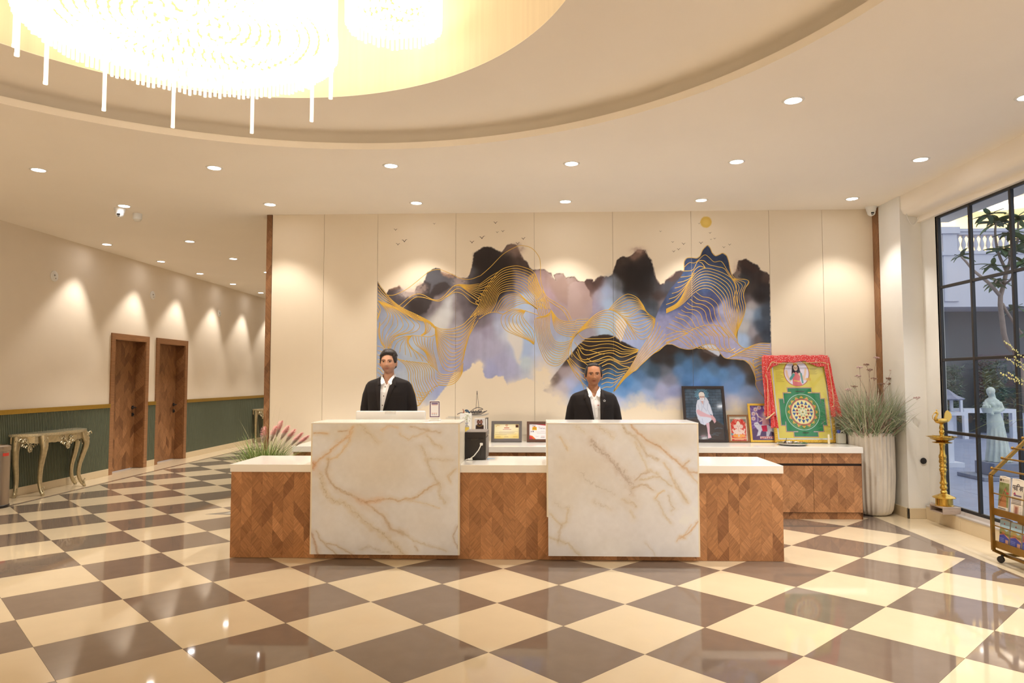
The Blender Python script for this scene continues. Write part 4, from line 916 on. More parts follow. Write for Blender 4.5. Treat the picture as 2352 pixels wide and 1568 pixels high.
gline(Q(8, (0, 300), (200, 225), (400, 110), (560, 50), (720, 42), (860, 85), (960, 190), (1060, 300), (1150, 380), (1250, 390)), 60)
fam(Q(8, (160, 240), (240, 290), (330, 360), (390, 380)), Q(8, (830, 75), (930, 200), (950, 360), (1060, 470), (1200, 395)), 13, amp=2)
fam(Q(8, (0, 200), (120, 150), (240, 140), (310, 165)), Q(8, (0, 310), (120, 270), (220, 215), (320, 170)), 4)
fam(Q(8, (1200, 395), (1300, 345), (1420, 315), (1568, 318)), Q(8, (920, 540), (1060, 500), (1250, 520), (1400, 555), (1545, 590)), 9, amp=1.5)
fam(Q(8, (1300, 572), (1400, 530), (1480, 525), (1545, 570)), Q(8, (1350, 882), (1430, 860), (1500, 830), (1530, 790)), 8); fam(Q(8, (1180, 565), (1290, 640), (1320, 720), (1350, 880)), Q(8, (1300, 570), (1330, 680), (1400, 640), (1440, 650)), 3)
fam(Q(6, (710, 1040), (850, 830), (960, 680), (1060, 510), (1130, 400), (1240, 230), (1320, 60), (1340, -60)), Q(6, (730, 1030), (880, 850), (1040, 715), (1180, 590), (1300, 480), (1400, 420), (1490, 340), (1568, 290)), 8)
mb = MB(); gr = random.Random(3)
for c in GL:
    w3 = [onY(float(px), float(py), YW) for px, py in c if 866.8 < px < 1769.5]
    if len(w3) < 3: continue
    n = len(w3); vs = []; hw = .0030 + .0008 * gr.random()
    for i in range(n):
        t = w3[min(i + 1, n - 1)] - w3[max(i - 1, 0)]; nn = Vector((-t.z, 0, t.x))
        if nn.length < 1e-9: nn = Vector((0, 0, 1))
        nn.normalize()
        vs += [w3[i] + nn * hw + Vector((0, -.0003, 0)), w3[i] + nn * hw * .45 + Vector((0, -.0022, 0)), w3[i] - nn * hw * .45 + Vector((0, -.0022, 0)), w3[i] - nn * hw + Vector((0, -.0003, 0))]
    mb.add(vs, [(i * 4 + k, i * 4 + k + 1, i * 4 + k + 5, i * 4 + k + 4) for i in range(n - 1) for k in range(3)])
mb.build('gold_contour_lines', mat('gold_leaf_line', C(226, 178, 74), .4, metal=.25, spec=.5), wall_back, kind='stuff', label='fine raised gold contour lines over the mural')
# ---- birds and boat, flat print
m_ink = mat('dark_ink', C(56, 44, 38), .6)
BZ = [(908.5, 527, 5.5), (997.5, 513.5, 3.8), (929, 552.5, 8), (914, 560.5, 6), (1138, 511, 6), (1142, 533, 4.2), (1155, 530.5, 5), (1107, 545, 8.2), (1084, 555.5, 7), (1202, 547.5, 6), (1189, 558.5, 6), (1517, 531, 3.5), (1545, 555.5, 4), (1570, 559.5, 5.6), (1558.5, 572, 5), (1547.5, 577, 4.6), (1606, 513, 3), (1631, 534.5, 4), (1633, 549.5, 3), (1641.5, 547.5, 3.8), (1610, 557.5, 6), (1662.5, 567.5, 4.5), (1676, 561.5, 4.5)]
for px, py, w in BZ:
    c = onY(px, py, YW - .0008); u = w / FPX * YW; s = gr.uniform(-.15, .25); b = MB()
    for sx in (-1, 1):
        a0 = (0, -.35 * u); pts = [(0, -.5 * u), (sx * .35 * u, .02 * u + s * sx * u * .2), (sx * .65 * u, .27 * u + s * sx * u * .4), (sx * u, .22 * u + s * sx * u * .6), (sx * .6 * u, .36 * u + s * sx * u * .4), (sx * .3 * u, .2 * u + s * sx * u * .2), (0, -.22 * u)]
        b.prism(pts if sx > 0 else pts[::-1], (c.x, c.y, c.z), (1, 0, 0), (0, 0, 1), (0, -1, 0), .0005)
    b.build('painted_bird', m_ink, wall_back)
def ink(name, lines, m, parent=wall_back):
    b = MB()
    for pts, w in lines:
        p3 = [onY(px, py, YW - .0006) for px, py in crom(pts, max(8, 4 * len(pts)))]; b.tube(p3, w / FPX * YW / 2, 5, flat=.25, up=(0, -1, 0))
    return b.build(name, m, parent)
Z4 = lambda *pts: [(1000 + x / 8.254, 890 + y / 8.254) for x, y in pts]
ink('painted_boat', [(Z4((412, 508), (480, 478), (560, 490), (640, 505), (760, 518), (860, 500), (930, 465), (980, 435)), 1.6), (Z4((640, 500), (780, 500), (880, 470), (950, 445)), 1.4), (Z4((650, 470), (720, 410), (800, 375), (870, 390), (900, 410), (820, 420)), 1.4), (Z4((660, 440), (700, 485), (720, 430), (745, 490), (765, 430), (790, 490), (815, 425), (840, 485), (870, 430), (885, 470)), 1.6), (Z4((680, 460), (780, 455), (880, 450)), 3), (Z4((690, 480), (780, 480), (870, 470)), 2), (Z4((770, 400), (780, 250), (788, 60)), .9), (Z4((826, 400), (810, 250), (790, 60)), .9), (Z4((788, 60), (792, 130)), 1.2)], mat('grey_ink', C(86, 80, 76), .6))
ink('painted_boat_awning', [(Z4((560, 440), (600, 430), (650, 480)), 4), (Z4((580, 460), (620, 450), (650, 490)), 4)], mat('blue_ink', C(62, 86, 104), .6))
ink('painted_boatman', [(Z4((545, 440), (530, 470), (545, 485)), 2.4), (Z4((520, 405), (535, 440)), 1.8)], mat('red_ink', C(176, 98, 76), .6))
# ================================================================ things on the desk
m_white = mat('white_plastic', C(244, 234, 216), .35, spec=.4)
m_blk = mat('black_plastic', C(40, 35, 32), .38, spec=.4)
m_grey = mat('grey_plastic_case', C(128, 116, 102), .45)
m_print = mat('printed_sheet', (.8, .8, .8), .35, spec=.4, attr='print')
m_paint = mat('glazed_print', (.8, .8, .8), .08, spec=.5, attr='print', coat=.3)
ZT = .7775; ZD = ZT
# monitor seen from behind
mo = thing('monitor', 'wide white monitor seen from behind, left of the payment stand', 'monitor', (-1.28, 6.42, ZT))
xa, xb, zt = onY(817, 944, 6.42).x, onY(977, 944, 6.42).x, onY(897, 943.5, 6.42).z
q = MB(); q.cbox(xa, xb, 6.42, 6.455, zt - .36, zt, .012); q.build('screen_housing', m_white, mo, smooth=40)
q = MB(); xm = (xa + xb) / 2; q.cbox(xm - .052, xm + .052, 6.414, 6.421, zt - .028, zt - .001, .002); q.build('rear_cover', mat('white_plastic_insert', C(250, 240, 224), .3), mo)
q = MB(); q.cbox(xm - .045, xm + .045, 6.40, 6.425, ZT + .012, zt - .08, .006); q.build('stand_neck', m_white, mo, smooth=40)
q = MB(); q.cbox(xm - .13, xm + .13, 6.33, 6.50, ZT + .0005, ZT + .014, .005); q.build('stand_foot', m_white, mo, smooth=40)
# payment card stand (its code is left out)
ps = thing('payment_stand', 'small white card stand with a purple border on the marble counter', 'stand', (onY(997, 960, 6.08).x, 6.1, 1.1305))
X0, X1 = onY(986, 950, 6.08).x, onY(1010, 950, 6.08).x; zb = 1.1305
q = MB(); q.cbox(X0 - .006, X1 + .006, 6.06, 6.13, zb, zb + .012, .004); q.build('base', m_white, ps, smooth=40)
q = MB(); q.cbox(X0, X1, 6.087, 6.094, zb + .012, zb + .172, .003); q.build('plate', m_white, ps)
nx, ny = 40, 66
pts, a, b_ = grid_points((X0 + .003, 6.0865, zb + .03), (X1 - .003, 6.0865, zb + .03), (X0 + .003, 6.0865, zb + .166), nx, ny)
P = Paint(a * 100, (1 - b_) * 160, (98, 66, 96)); P.rect(9, 91, 9, 151, (238, 228, 216), 3); P.rect(18, 84, 14, 30, (120, 96, 128), 2); P.rect(22, 80, 34, 38, (196, 108, 96), 2)
for yy, c in ((118, (190, 110, 96)), (132, (120, 110, 140))):
    for xx in (20, 40, 60): P.rect(xx, xx + 14, yy, yy + 5, c, 2)
painted('card', pts, nx, ny, P.c, m_print, ps, thick=(0, .0004, 0))
# printer from behind
yp = 6.22
pr = thing('printer', 'black and grey printer standing between the two marble counters', 'printer', (-.42, yp + .17, ZT))
x0, x1 = onY(1068, 1020, yp).x, onY(1115.5, 1020, yp).x; zt = onY(1090, 991, yp).z
q = MB(); q.cbox(x0, x1, yp, yp + .02, ZT + .002, zt - .005, .004); bk = q.build('rear_panel', m_blk, pr, smooth=40)
q = MB(); q.cbox(x0 + .001, x1 + .006, yp + .02, yp + .34, ZT + .001, zt - .055, .01); q.build('case', m_grey, pr, smooth=40)
q = MB(); q.cbox(x0 - .002, x1 + .008, yp + .004, yp + .34, zt - .05, zt, .01); q.build('scanner_lid', m_grey, pr, smooth=40)
q = MB(); q.cbox(x0 + .02, x1 - .02, yp - .004, yp + .001, zt - .062, zt - .058, .001); q.cbox(x0 + .05, x1 - .06, yp - .006, yp + .001, zt - .075, zt - .062, .001); q.cbox(x1 - .045, x1 - .04, yp - .003, yp + .001, ZT + .03, ZT + .12, .001); q.build('vent_trim', mat('black_gloss', C(26, 22, 20), .2), pr)
q = MB(); q.cbox(x1 - .05, x1 - .025, yp - .018, yp, ZT + .128, ZT + .15, .003)
cp = [Vector((x1 - .037, yp - .015, ZT + .14)), Vector((x1 - .06, yp - .03, ZT + .09)), Vector((x1 - .1, yp - .035, ZT + .04)), Vector((x1 - .135, yp - .03, ZT + .014)), Vector((x0 + .012, yp - .03, ZT + .006))]
q.tube(cp, .0045, 8); q.cbox(x0 + .03, x0 + .07, yp - .038, yp - .024, ZT + .002, ZT + .018, .003); q.build('power_cable', m_white, pr, smooth=40, label='white power cable plugged into the back')
q = MB(); c = onZ(1124, 1053, ZT); q.tube([(x1 + .012, yp + .05, ZT + .005), (c.x - .0, yp + .06, ZT + .006), (c.x + .05, yp + .09, ZT + .004)], [.006, .005, .002], 6, flat=.5); o = q.build('blue_strap', mat('blue_plastic', C(96, 166, 206), .4), None, 40); tag(o, 'bright blue strap end lying beside the printer', 'strap')

# ================================================================ frames and offerings on the back worktop
ZT = .7645
def frame_basis(xbl, xbr, yb_px, ytop_px, Yb=8.11, Yt=8.27):
    """leaning frame from the pixel columns of its foot and the rows of top and foot"""
    xm = (xbl + xbr) / 2; x0, x1 = onY(xbl, yb_px, Yb).x, onY(xbr, yb_px, Yb).x
    zt = onY(xm, ytop_px, Yt).z; O = Vector((x0, Yb, ZT)); V = Vector((0, Yt - Yb, zt - ZT)); h = V.length; V.normalize()
    return O, x1 - x0, h, V, Vector((1, 0, 0)).cross(V)
def mk_frame(name, label, box, m_fr, bw, depth, paint, nx, ny, Yt=8.27, m_in=None, Yb=8.11, inner=.0, prof=True):
    xbl, xbr, yb_px, yt_px = box
    O, w, h, V, N = frame_basis(xbl, xbr, yb_px, yt_px, Yb, Yt); U = Vector((1, 0, 0))
    N = N if N.y < 0 else -N; O = O + Vector((0, 0, depth * N.z + .0006))
    t = thing(name, label, 'picture', (O.x + w / 2, O.y, ZT))
    D = -N * depth
    def bar(u0, u1, v0, v1, nm, m, d0=0.0, d1=depth):
        q = MB(); q.prism([(u0, v0), (u1, v0), (u1, v1), (u0, v1)], O + N * 0 - N * d1, U, V, N, d1 - d0); return q.build(nm, m, t)
    bar(0, w, 0, bw, 'frame_rail', m_fr); bar(0, w, h - bw, h, 'frame_rail', m_fr); bar(0, bw, bw, h - bw, 'frame_stile', m_fr); bar(w - bw, w, bw, h - bw, 'frame_stile', m_fr)
    i0 = bw
    if inner:
        for u0, u1, v0, v1 in ((bw, w - bw, bw, bw + inner), (bw, w - bw, h - bw - inner, h - bw), (bw, bw + inner, bw + inner, h - bw - inner), (w - bw - inner, w - bw, bw + inner, h - bw - inner)): bar(u0, u1, v0, v1, 'inner_slip', m_in, .006)
        i0 = bw + inner
    bar(bw * .5, w - bw * .5, bw * .5, h - bw * .5, 'backing', m_blk, depth * .8, depth)
    pts, a, b_ = grid_points(O + U * i0 + V * i0 - N * .007, O + U * (w - i0) + V * i0 - N * .007, O + U * i0 + V * (h - i0) - N * .007, nx, ny)
    P = paint(a, 1 - b_)
    painted('picture_sheet', pts, nx, ny, P.c, m_paint, t, thick=-N * .001, k=.85)
    return t, O, w, h, U, V, N
m_frblk = mat('black_frame', C(46, 36, 34), .3, spec=.5)
m_frgrey = mat('grey_frame', C(96, 88, 82), .3, spec=.5)
m_frbrn = mat('brown_frame', C(84, 50, 34), .35)
m_frgold = mat('gold_frame', C(232, 182, 70), .3, metal=.6, var=.1, scale=60)
m_frdark = mat('dark_carved_frame', C(120, 78, 40), .4, var=.35, scale=160)
m_silver = mat('silver_slip', C(214, 208, 200), .25, metal=.7)
def p_saint(a, b):
    x, y = 275 + a * 860, 210 + b * 1090
    P = Paint(x, y, (66, 84, 98)); P.c += fbm(x, y, 2, 4, 1 / 120.)[:, None] * 50
    for i, yy in enumerate(range(230, 960, 62)):
        P.line([(275, yy), (700, yy + 6), (1135, yy - 4)], (36, 46, 56), 7, 5, 5, 1 / 50., i)
        for k in range(7): xx = 290 + k * 140 + (i % 2) * 66; P.line([(xx, yy), (xx + 6, yy + 62)], (38, 48, 58), 6, 5, 5, 1 / 50., i + k)
        P.line([(300, yy + 14), (1100, yy + 10)], (96, 124, 140), 5, 9, 8, 1 / 60., i, .35)
    P.poly([(275, 860), (500, 820), (900, 850), (1135, 1000), (1135, 1300), (275, 1300)], (66, 60, 58), 40, 20, 1 / 90., 4)
    for k, (xx, yy) in enumerate(((960, 1160), (1000, 1060), (900, 1200), (420, 860), (640, 1230))): P.line([(xx - 90, yy + 8), (xx, yy - 4), (xx + 90, yy + 6)], (96, 130, 150), 10, 12, 12, 1 / 40., k, .6)
    for k in range(26):
        an = PI + PI * (k - .5) / 12.5 - .2; P.line([(670 + 80 * math.cos(an), 330 + 80 * math.sin(an)), (670 + (150 + 20 * (k % 2)) * math.cos(an), 330 + (125 + 20 * (k % 2)) * math.sin(an))], (120, 190, 214), 9, 7, 0, .1, 1, .9)
    P.poly([(740, 380), (790, 420), (830, 500), (800, 520), (740, 460)], (206, 204, 208), 8)
    P.poly([(560, 460), (640, 430), (720, 440), (800, 480), (850, 560), (900, 760), (890, 790), (840, 760), (880, 860), (820, 920), (760, 965), (690, 1000), (600, 960), (540, 860), (510, 700), (530, 560)], (206, 208, 216), 10, 4, 1 / 40., 3)
    for pts in ([(640, 470), (660, 600), (640, 720)], [(720, 480), (690, 600), (760, 700)], [(800, 540), (780, 660), (830, 760)], [(570, 560), (590, 660)], [(560, 880), (620, 940)], [(640, 860), (660, 960)]): P.line(pts, (160, 166, 190), 14, 16, 8, 1 / 40., 5, .7)
    P.poly([(640, 480), (700, 470), (690, 560)], (206, 160, 150), 8)
    P.poly([(520, 690), (560, 655), (640, 700), (760, 760), (870, 790), (860, 840), (740, 820), (600, 810), (540, 760)], (212, 168, 172), 8, 3, 1 / 40., 6)
    P.poly([(850, 790), (890, 780), (950, 860), (958, 920), (920, 960), (890, 900), (850, 860)], (206, 160, 160), 7)
    P.poly([(720, 960), (800, 940), (800, 1060), (790, 1170), (826, 1260), (745, 1275), (748, 1170), (740, 1060)], (212, 170, 176), 7, 2, 1 / 40., 7)
    P.disc(672, 380, 62, (206, 172, 156), 8, 84); P.poly([(598, 350), (610, 300), (660, 276), (720, 290), (745, 350), (740, 366), (605, 372)], (224, 212, 196), 8)
    P.poly([(625, 420), (660, 408), (720, 410), (735, 430), (700, 470), (670, 474), (640, 455)], (226, 222, 220), 10)
    for xx in (645, 700): P.line([(xx - 14, 384), (xx + 14, 384)], (110, 80, 76), 8, 5)
    P.line([(672, 390), (668, 412)], (180, 140, 126), 8, 6); P.line([(650, 436), (690, 436)], (150, 96, 92), 7, 5)
    P.rect(585, 690, 1210, 1240, (150, 90, 100), 10, .5)
    return P
mk_frame('framed_picture', 'black framed picture of a seated white robed man against a brick wall', (1574, 1673, 1018.5, 887.5), m_frblk, .031, .022, p_saint, 130, 180)
def p_red(a, b):
    x, y = a * 400, b * 520
    P = Paint(x, y, (196, 60, 48)); P.rect(0, 400, 0, 60, (190, 178, 150), 4); P.rect(0, 34, 0, 520, (196, 182, 156), 4); P.rect(366, 400, 0, 520, (196, 182, 156), 4)
    sp = fbm(x, y, 4, 3, 1 / 14.); P.over(np.where((y > 60) & (sp > .16), .8, 0), (236, 190, 160))
    P.poly([(20, 60), (100, 60), (60, 110), (20, 150)], (120, 112, 96), 8); P.poly([(380, 60), (300, 60), (340, 110), (380, 150)], (120, 112, 96), 8); P.disc(200, 48, 70, (214, 206, 186), 5, 20)
    P.blob(200, 300, 120, 150, (196, 60, 48), .9); P.poly([(140, 190), (170, 120), (200, 90), (230, 120), (262, 190)], (226, 206, 172), 8)
    P.disc(200, 215, 62, (226, 196, 176), 8, 56); P.disc(128, 218, 34, (222, 186, 166), 8, 44); P.disc(272, 218, 34, (222, 186, 166), 8, 44); P.disc(200, 330, 92, (228, 198, 178), 10, 74)
    P.line([(200, 230), (196, 290), (214, 320), (236, 318)], (216, 178, 158), 30, 8); P.line([(130, 290), (90, 330), (70, 280)], (226, 194, 172), 30, 8); P.line([(270, 290), (320, 330), (336, 280)], (226, 194, 172), 30, 8); P.line([(130, 330), (80, 380)], (226, 194, 172), 30, 8); P.line([(270, 330), (330, 370)], (226, 194, 172), 30, 8)
    P.poly([(60, 400), (120, 380), (280, 380), (344, 400), (330, 440), (200, 456), (80, 440)], (228, 152, 72), 10); P.disc(46, 380, 26, (110, 140, 140), 5); P.disc(200, 410, 20, (236, 226, 214), 5); P.disc(200, 410, 9, (60, 60, 90), 4)
    for xx in (180, 222): P.disc(xx, 208, 7, (60, 40, 40), 4, 5)
    P.rect(34, 366, 462, 478, (230, 190, 120), 5); P.rect(90, 310, 486, 500, (226, 176, 130), 5)
    return P
mk_frame('framed_picture', 'small dark carved frame with a red devotional print, lowest of the four', (1675, 1723, 1018.5, 953), m_frdark, .018, .018, p_red, 70, 90, Yt=8.17)
def p_purple(a, b):
    x, y = a * 480, b * 720; P = Paint(x, y, (104, 76, 132)); an = np.arctan2(y - 260, x - 300)
    P.over(.5 * (np.sin(an * 34) > 0), (146, 118, 166)); P.c += fbm(x, y, 8, 4, 1 / 50.)[:, None] * 40
    P.rect(0, 480, 480, 720, (96, 76, 104), 40)
    for cx, cy in ((120, 80), (200, 40), (330, 40), (70, 170), (60, 270)): P.disc(cx, cy, 44, (206, 186, 190), 10); P.disc(cx, cy + 6, 20, (196, 140, 130), 8)
    P.blob(310, 200, 80, 70, (214, 190, 190), .9); P.disc(310, 200, 34, (222, 186, 160), 8, 40); P.poly([(270, 160), (310, 120), (350, 160)], (222, 190, 120), 8)
    P.poly([(250, 250), (370, 250), (400, 400), (230, 400)], (206, 150, 150), 12); P.line([(250, 280), (160, 220), (130, 150)], (222, 190, 180), 26, 8); P.line([(370, 280), (440, 220)], (222, 190, 180), 26, 8); P.line([(250, 300), (190, 330)], (222, 190, 180), 24, 8); P.line([(160, 170), (150, 330)], (224, 220, 224), 10, 6)
    P.poly([(60, 360), (140, 340), (190, 400), (360, 400), (470, 470), (470, 560), (400, 540), (350, 640), (300, 640), (310, 540), (210, 520), (170, 620), (90, 640), (140, 520), (90, 450)], (206, 200, 204), 12, 8, 1 / 40., 4); P.poly([(210, 420), (330, 410), (330, 540), (230, 540)], (196, 44, 72), 10); P.disc(108, 400, 46, (212, 206, 208), 8)
    for xx in (92, 126): P.disc(xx, 394, 7, (60, 50, 60), 4)
    P.rect(160, 440, 640, 690, (206, 150, 140), 14); 
    for k in range(12): P.disc(180 + 22 * k, 668 + 10 * math.sin(k * 2.1), 12, ((226, 206, 186), (196, 60, 60))[k % 2], 5)
    return P
mk_frame('framed_picture', 'gold framed purple print of a rider on a white tiger, partly behind the red cloth', (1725, 1787, 1018.5, 927.5), m_frgold, .024, .02, p_purple, 80, 120, Yt=8.23, Yb=8.12)
def p_yantra(a, b):
    x, y = 1255 + a * 625, 275 + b * 875
    P = Paint(x, y, (224, 202, 84)); P.c += fbm(x, y, 6, 3, 1 / 90.)[:, None] * 8
    P.disc(1537, 410, 156, (178, 92, 64), 5); P.disc(1537, 410, 148, (232, 218, 226), 5)
    cut = (np.hypot(x - 1537, y - 410) < 150).astype(float)
    P.poly([(1490, 330), (1530, 296), (1570, 330), (1600, 470), (1560, 420), (1530, 440), (1470, 460)], (52, 40, 44), 5)
    P.poly([(1480, 440), (1530, 395), (1580, 440), (1570, 500), (1600, 560), (1480, 560)], (222, 112, 110), 5, cut=cut); P.line([(1500, 420), (1450, 500), (1420, 440), (1415, 390)], (238, 196, 160), 26, 5); P.line([(1570, 420), (1620, 470), (1640, 420), (1650, 370)], (238, 196, 160), 26, 5); P.line([(1500, 430), (1460, 480)], (92, 150, 140), 30, 6); P.line([(1575, 430), (1610, 480), (1680, 490)], (238, 196, 160), 24, 5)
    P.line([(1590, 420), (1600, 520)], (96, 150, 140), 22, 6); P.disc(1530, 352, 26, (240, 204, 172), 4, 34); P.rect(1505, 1555, 300, 322, (226, 170, 70), 4)
    for xx in (1520, 1541): P.disc(xx, 350, 4, (50, 36, 36), 3)
    P.line([(1520, 366), (1540, 366)], (176, 70, 66), 5, 3); P.line([(1500, 500), (1570, 510)], (226, 180, 70), 12, 4); P.rect(1650, 1700, 470, 500, (226, 170, 80), 6)
    for k in range(9): P.rect(1280, 1280 + 60 + 20 * (k % 3), 372 + k * 17, 377 + k * 17, (150, 128, 60), 4, .7); P.rect(1700, 1790 - 12 * (k % 3), 360 + k * 9, 364 + k * 9, (150, 128, 60), 4, .6) if k < 8 else None
    T = [(1355, 1790, 645, 1070), (1450, 1650, 600, 660), (1410, 1690, 588, 632), (1490, 1670, 1060, 1120), (1440, 1720, 1082, 1128), (1316, 1370, 760, 960), (1298, 1345, 712, 1002), (1780, 1826, 760, 960), (1796, 1838, 712, 1002)]
    for gw, col in ((10, (150, 70, 60)), (6, (226, 214, 190)), (2, (62, 70, 60)), (-2, (44, 128, 74))):
        for x0, x1, y0, y1 in T: P.rect(x0 - gw, x1 + gw, y0 - gw, y1 + gw, col, 3)
    for x0, x1 in ((1410, 1450), (1650, 1690)): P.rect(x0, x1 - 4 if x0 < 1500 else x1, 630, 640, (224, 202, 84), 3)
    cx, cy = 1565, 856
    P.disc(cx, cy, 204, (214, 222, 206), 4); P.disc(cx, cy, 198, (44, 128, 74), 4); P.disc(cx, cy, 186, (180, 150, 60), 3); P.disc(cx, cy, 182, (50, 132, 78), 3)
    for k in range(16):
        an = 2 * PI * k / 16; r = 164; px, py = cx + r * math.cos(an), cy + r * math.sin(an); tx, ty = -math.sin(an), math.cos(an); ox, oy = math.cos(an), math.sin(an)
        P.poly([(px - 30 * tx - 8 * ox, py - 30 * ty - 8 * oy), (px + 16 * ox, py + 16 * oy), (px + 30 * tx - 8 * ox, py + 30 * ty - 8 * oy)], (226, 168, 62), 4)
    P.disc(cx, cy, 150, (178, 84, 66), 4)
    for k in range(8):
        an = 2 * PI * k / 8 + .39; P.disc(cx + 138 * math.cos(an), cy + 138 * math.sin(an), 22, (196, 110, 84), 4)
    P.disc(cx, cy, 136, (240, 224, 150), 4)
    def tri(r, an, s, col): 
        px, py = cx + r * math.cos(an), cy + r * math.sin(an); up = 1 if math.sin(an) > 0 else -1
        P.poly([(px - s, py - up * s * .8), (px + s, py - up * s * .8), (px, py + up * s)], col, 3)
    for k in range(14): tri(106, 2 * PI * (k + .5) / 14, 21, (52, 84, 140))
    for k in range(10): tri(70, 2 * PI * (k + .5) / 10, 18, (150, 52, 42))
    for k in range(8): tri(42, 2 * PI * (k + .5) / 8, 13, (150, 176, 160))
    P.disc(cx, cy, 26, (236, 226, 190), 3); tri(0.01, -PI / 2, 16, (96, 120, 70)); tri(0.01, PI / 2, 12, (220, 190, 90)); P.disc(cx, cy, 4, (150, 60, 40), 2)
    P.rect(1500, 1610, 616, 632, (70, 60, 40), 6, .6); P.rect(1540, 1610, 1078, 1096, (70, 60, 40), 6, .6)
    return P
YT = mk_frame('framed_picture', 'tall gold framed yellow print with a green geometric diagram under red cloth', (1781.5, 1922.5, 1019, 821), m_frgold, .034, .03, p_yantra, 190, 260, m_in=m_silver, inner=.014, Yb=8.07)
# ---- carved beads along the gold frame
t, O, w, h, U, V, N = YT; q = MB()
for k in range(46):
    v = .02 + (h - .05) * k / 45
    for u in (.014, w - .014): q.ell(O + U * u + V * v + N * .003, (.008, .006, .008), 6, 5)
for k in range(30):
    u = .02 + (w - .04) * k / 29
    q.ell(O + U * u + V * .014 + N * .003, (.008, .006, .008), 6, 5)
q.build('carved_beading', m_frgold, t, smooth=180, kind='stuff')
# ---- red dotted cloth over the top of that frame
m_red = bpy.data.materials.new('red_dotted_cloth'); m_red.use_nodes = True; nt = m_red.node_tree; bb = nt.nodes['Principled BSDF']; bb.inputs['Roughness'].default_value = .45; bb.inputs['Sheen Weight'].default_value = .3
tc = nt.nodes.new('ShaderNodeTexCoord'); vo = nt.nodes.new('ShaderNodeTexVoronoi'); vo.inputs['Scale'].default_value = 52; vo.inputs['Randomness'].default_value = .35
nt.links.new(tc.outputs['UV'], vo.inputs['Vector']); cr = nt.nodes.new('ShaderNodeValToRGB'); cr.color_ramp.elements[0].position = .2; cr.color_ramp.elements[0].color = (.92, .84, .80, 1); cr.color_ramp.elements[1].position = .27; cr.color_ramp.elements[1].color = (.60, .022, .022, 1)
nt.links.new(vo.outputs['Distance'], cr.inputs['Fac']); nt.links.new(cr.outputs['Color'], bb.inputs['Base Color'])
def cloth_sheet(name, rows, parent, uvs):
    """rows of world points (equal length) skinned into a sheet"""
    me = bpy.data.meshes.new(name); nr, nc = len(rows), len(rows[0]); wl_ = np.array(wloc(parent))
    vs = [tuple(np.array(p) - wl_) for r in rows for p in r]
    fs = [(i * nc + j, i * nc + j + 1, (i + 1) * nc + j + 1, (i + 1) * nc + j) for i in range(nr - 1) for j in range(nc - 1)]
    me.from_pydata(vs, [], fs); uv = me.uv_layers.new(name='UVMap'); fl_ = [c for r in uvs for c in r]
    for lp in me.loops: uv.data[lp.index].uv = fl_[lp.vertex_index]
    me.polygons.foreach_set('use_smooth', [True] * len(fs)); me.materials.append(m_red); o = link(name, me, None, parent)
    so = o.modifiers.new('thickness', 'SOLIDIFY'); so.thickness = .0025; so.offset = 0; return o
cl = thing('red_cloth', 'red cloth with white dots and gold fringe draped over the yellow print', 'cloth', (O.x + w / 2, O.y + .1, ZT))
Wc = lambda px, py, out: (lambda s: O + U * ((px - 1781.5) / 141. * w) + V * s + N * out)((1019 - py) / 198. * h)
rows = []; uvs = []
for i in range(15):                                # band: from behind the frame over the top and down the front
    s = i / 14; r = []; uvr = []
    for j in range(61):
        f = j / 60; px = 1769 + 154 * f; top_o = .006 * math.sin(f * 23) + .004 * math.sin(f * 51)
        hang = 22 + 7 * math.cos(f * 2 * PI) + (16 * (1 - f / .12) if f < .12 else 0) + 2 * math.sin(f * 17)
        if s < .2: py, out = 817 + 8 * (1 - s / .2) ** 2, -.030 * (1 - s / .2) - .002
        else: py, out = 817 + hang * (s - .2) / .8, .008 + .006 * math.sin(f * 40 + s * 3) * s + .004
        r.append(Wc(px, py - 100 * 0, out) + V * top_o * .5); uvr.append((f * .8, s * .2))
    rows.append(r); uvs.append(uvr)
band = cloth_sheet('front_band', rows, cl, uvs)
def drape(edge_top, edge_bot, wt, wb, py0, py1, folds, ph, name):
    rows = []; uvs = []
    for i in range(41):
        s = i / 40; r = []; uvr = []; py = py0 + (py1 - py0) * s; cx = edge_top + (edge_bot - edge_top) * s; hw = wt + (wb - wt) * s
        for j in range(25):
            f = j / 24 - .5; px = cx + f * hw * (1 + .12 * math.sin(s * 7 + ph))
            r.append(Wc(px, py + 6 * abs(f) * s * (1 if ph else -1), .010 + .016 * (1 + math.sin(f * folds * 2 * PI + s * 2.2 + ph)) * (.35 + .65 * s))); uvr.append((f * .3, s * .8))
        rows.append(r); uvs.append(uvr)
    return cloth_sheet(name, rows, cl, uvs)
drape(1773, 1772, 14, 26, 820, 962, 2.2, 0, 'left_fall'); drape(1917, 1927, 14, 20, 822, 960, 1.6, 1.3, 'right_fall'); drape(1779, 1781, 8, 14, 858, 985, 1.5, .7, 'inner_fall')
q = MB()
def fringe(pts, out):
    P3 = [Wc(px, py, out) for px, py in crom(pts, 46)]
    q.tube(P3, .0035, 6)
    for k, p in enumerate(P3): q.ell(p - V * .007, (.004, .003, .006), 5, 4)
fringe([(1770, 866), (1780, 846), (1790, 833), (1802, 836), (1850, 836), (1900, 834), (1914, 836), (1922, 838)], .02); fringe([(1771, 866), (1772, 890), (1769, 930), (1766, 964)], .042); fringe([(1918, 838), (1921, 880), (1922, 930), (1919, 938)], .04); fringe([(1761, 966), (1770, 961), (1782, 952)], .044)
q.build('gold_fringe', mat('gold_fringe', C(222, 186, 128), .5, var=.2, scale=200), cl, smooth=180, kind='stuff')

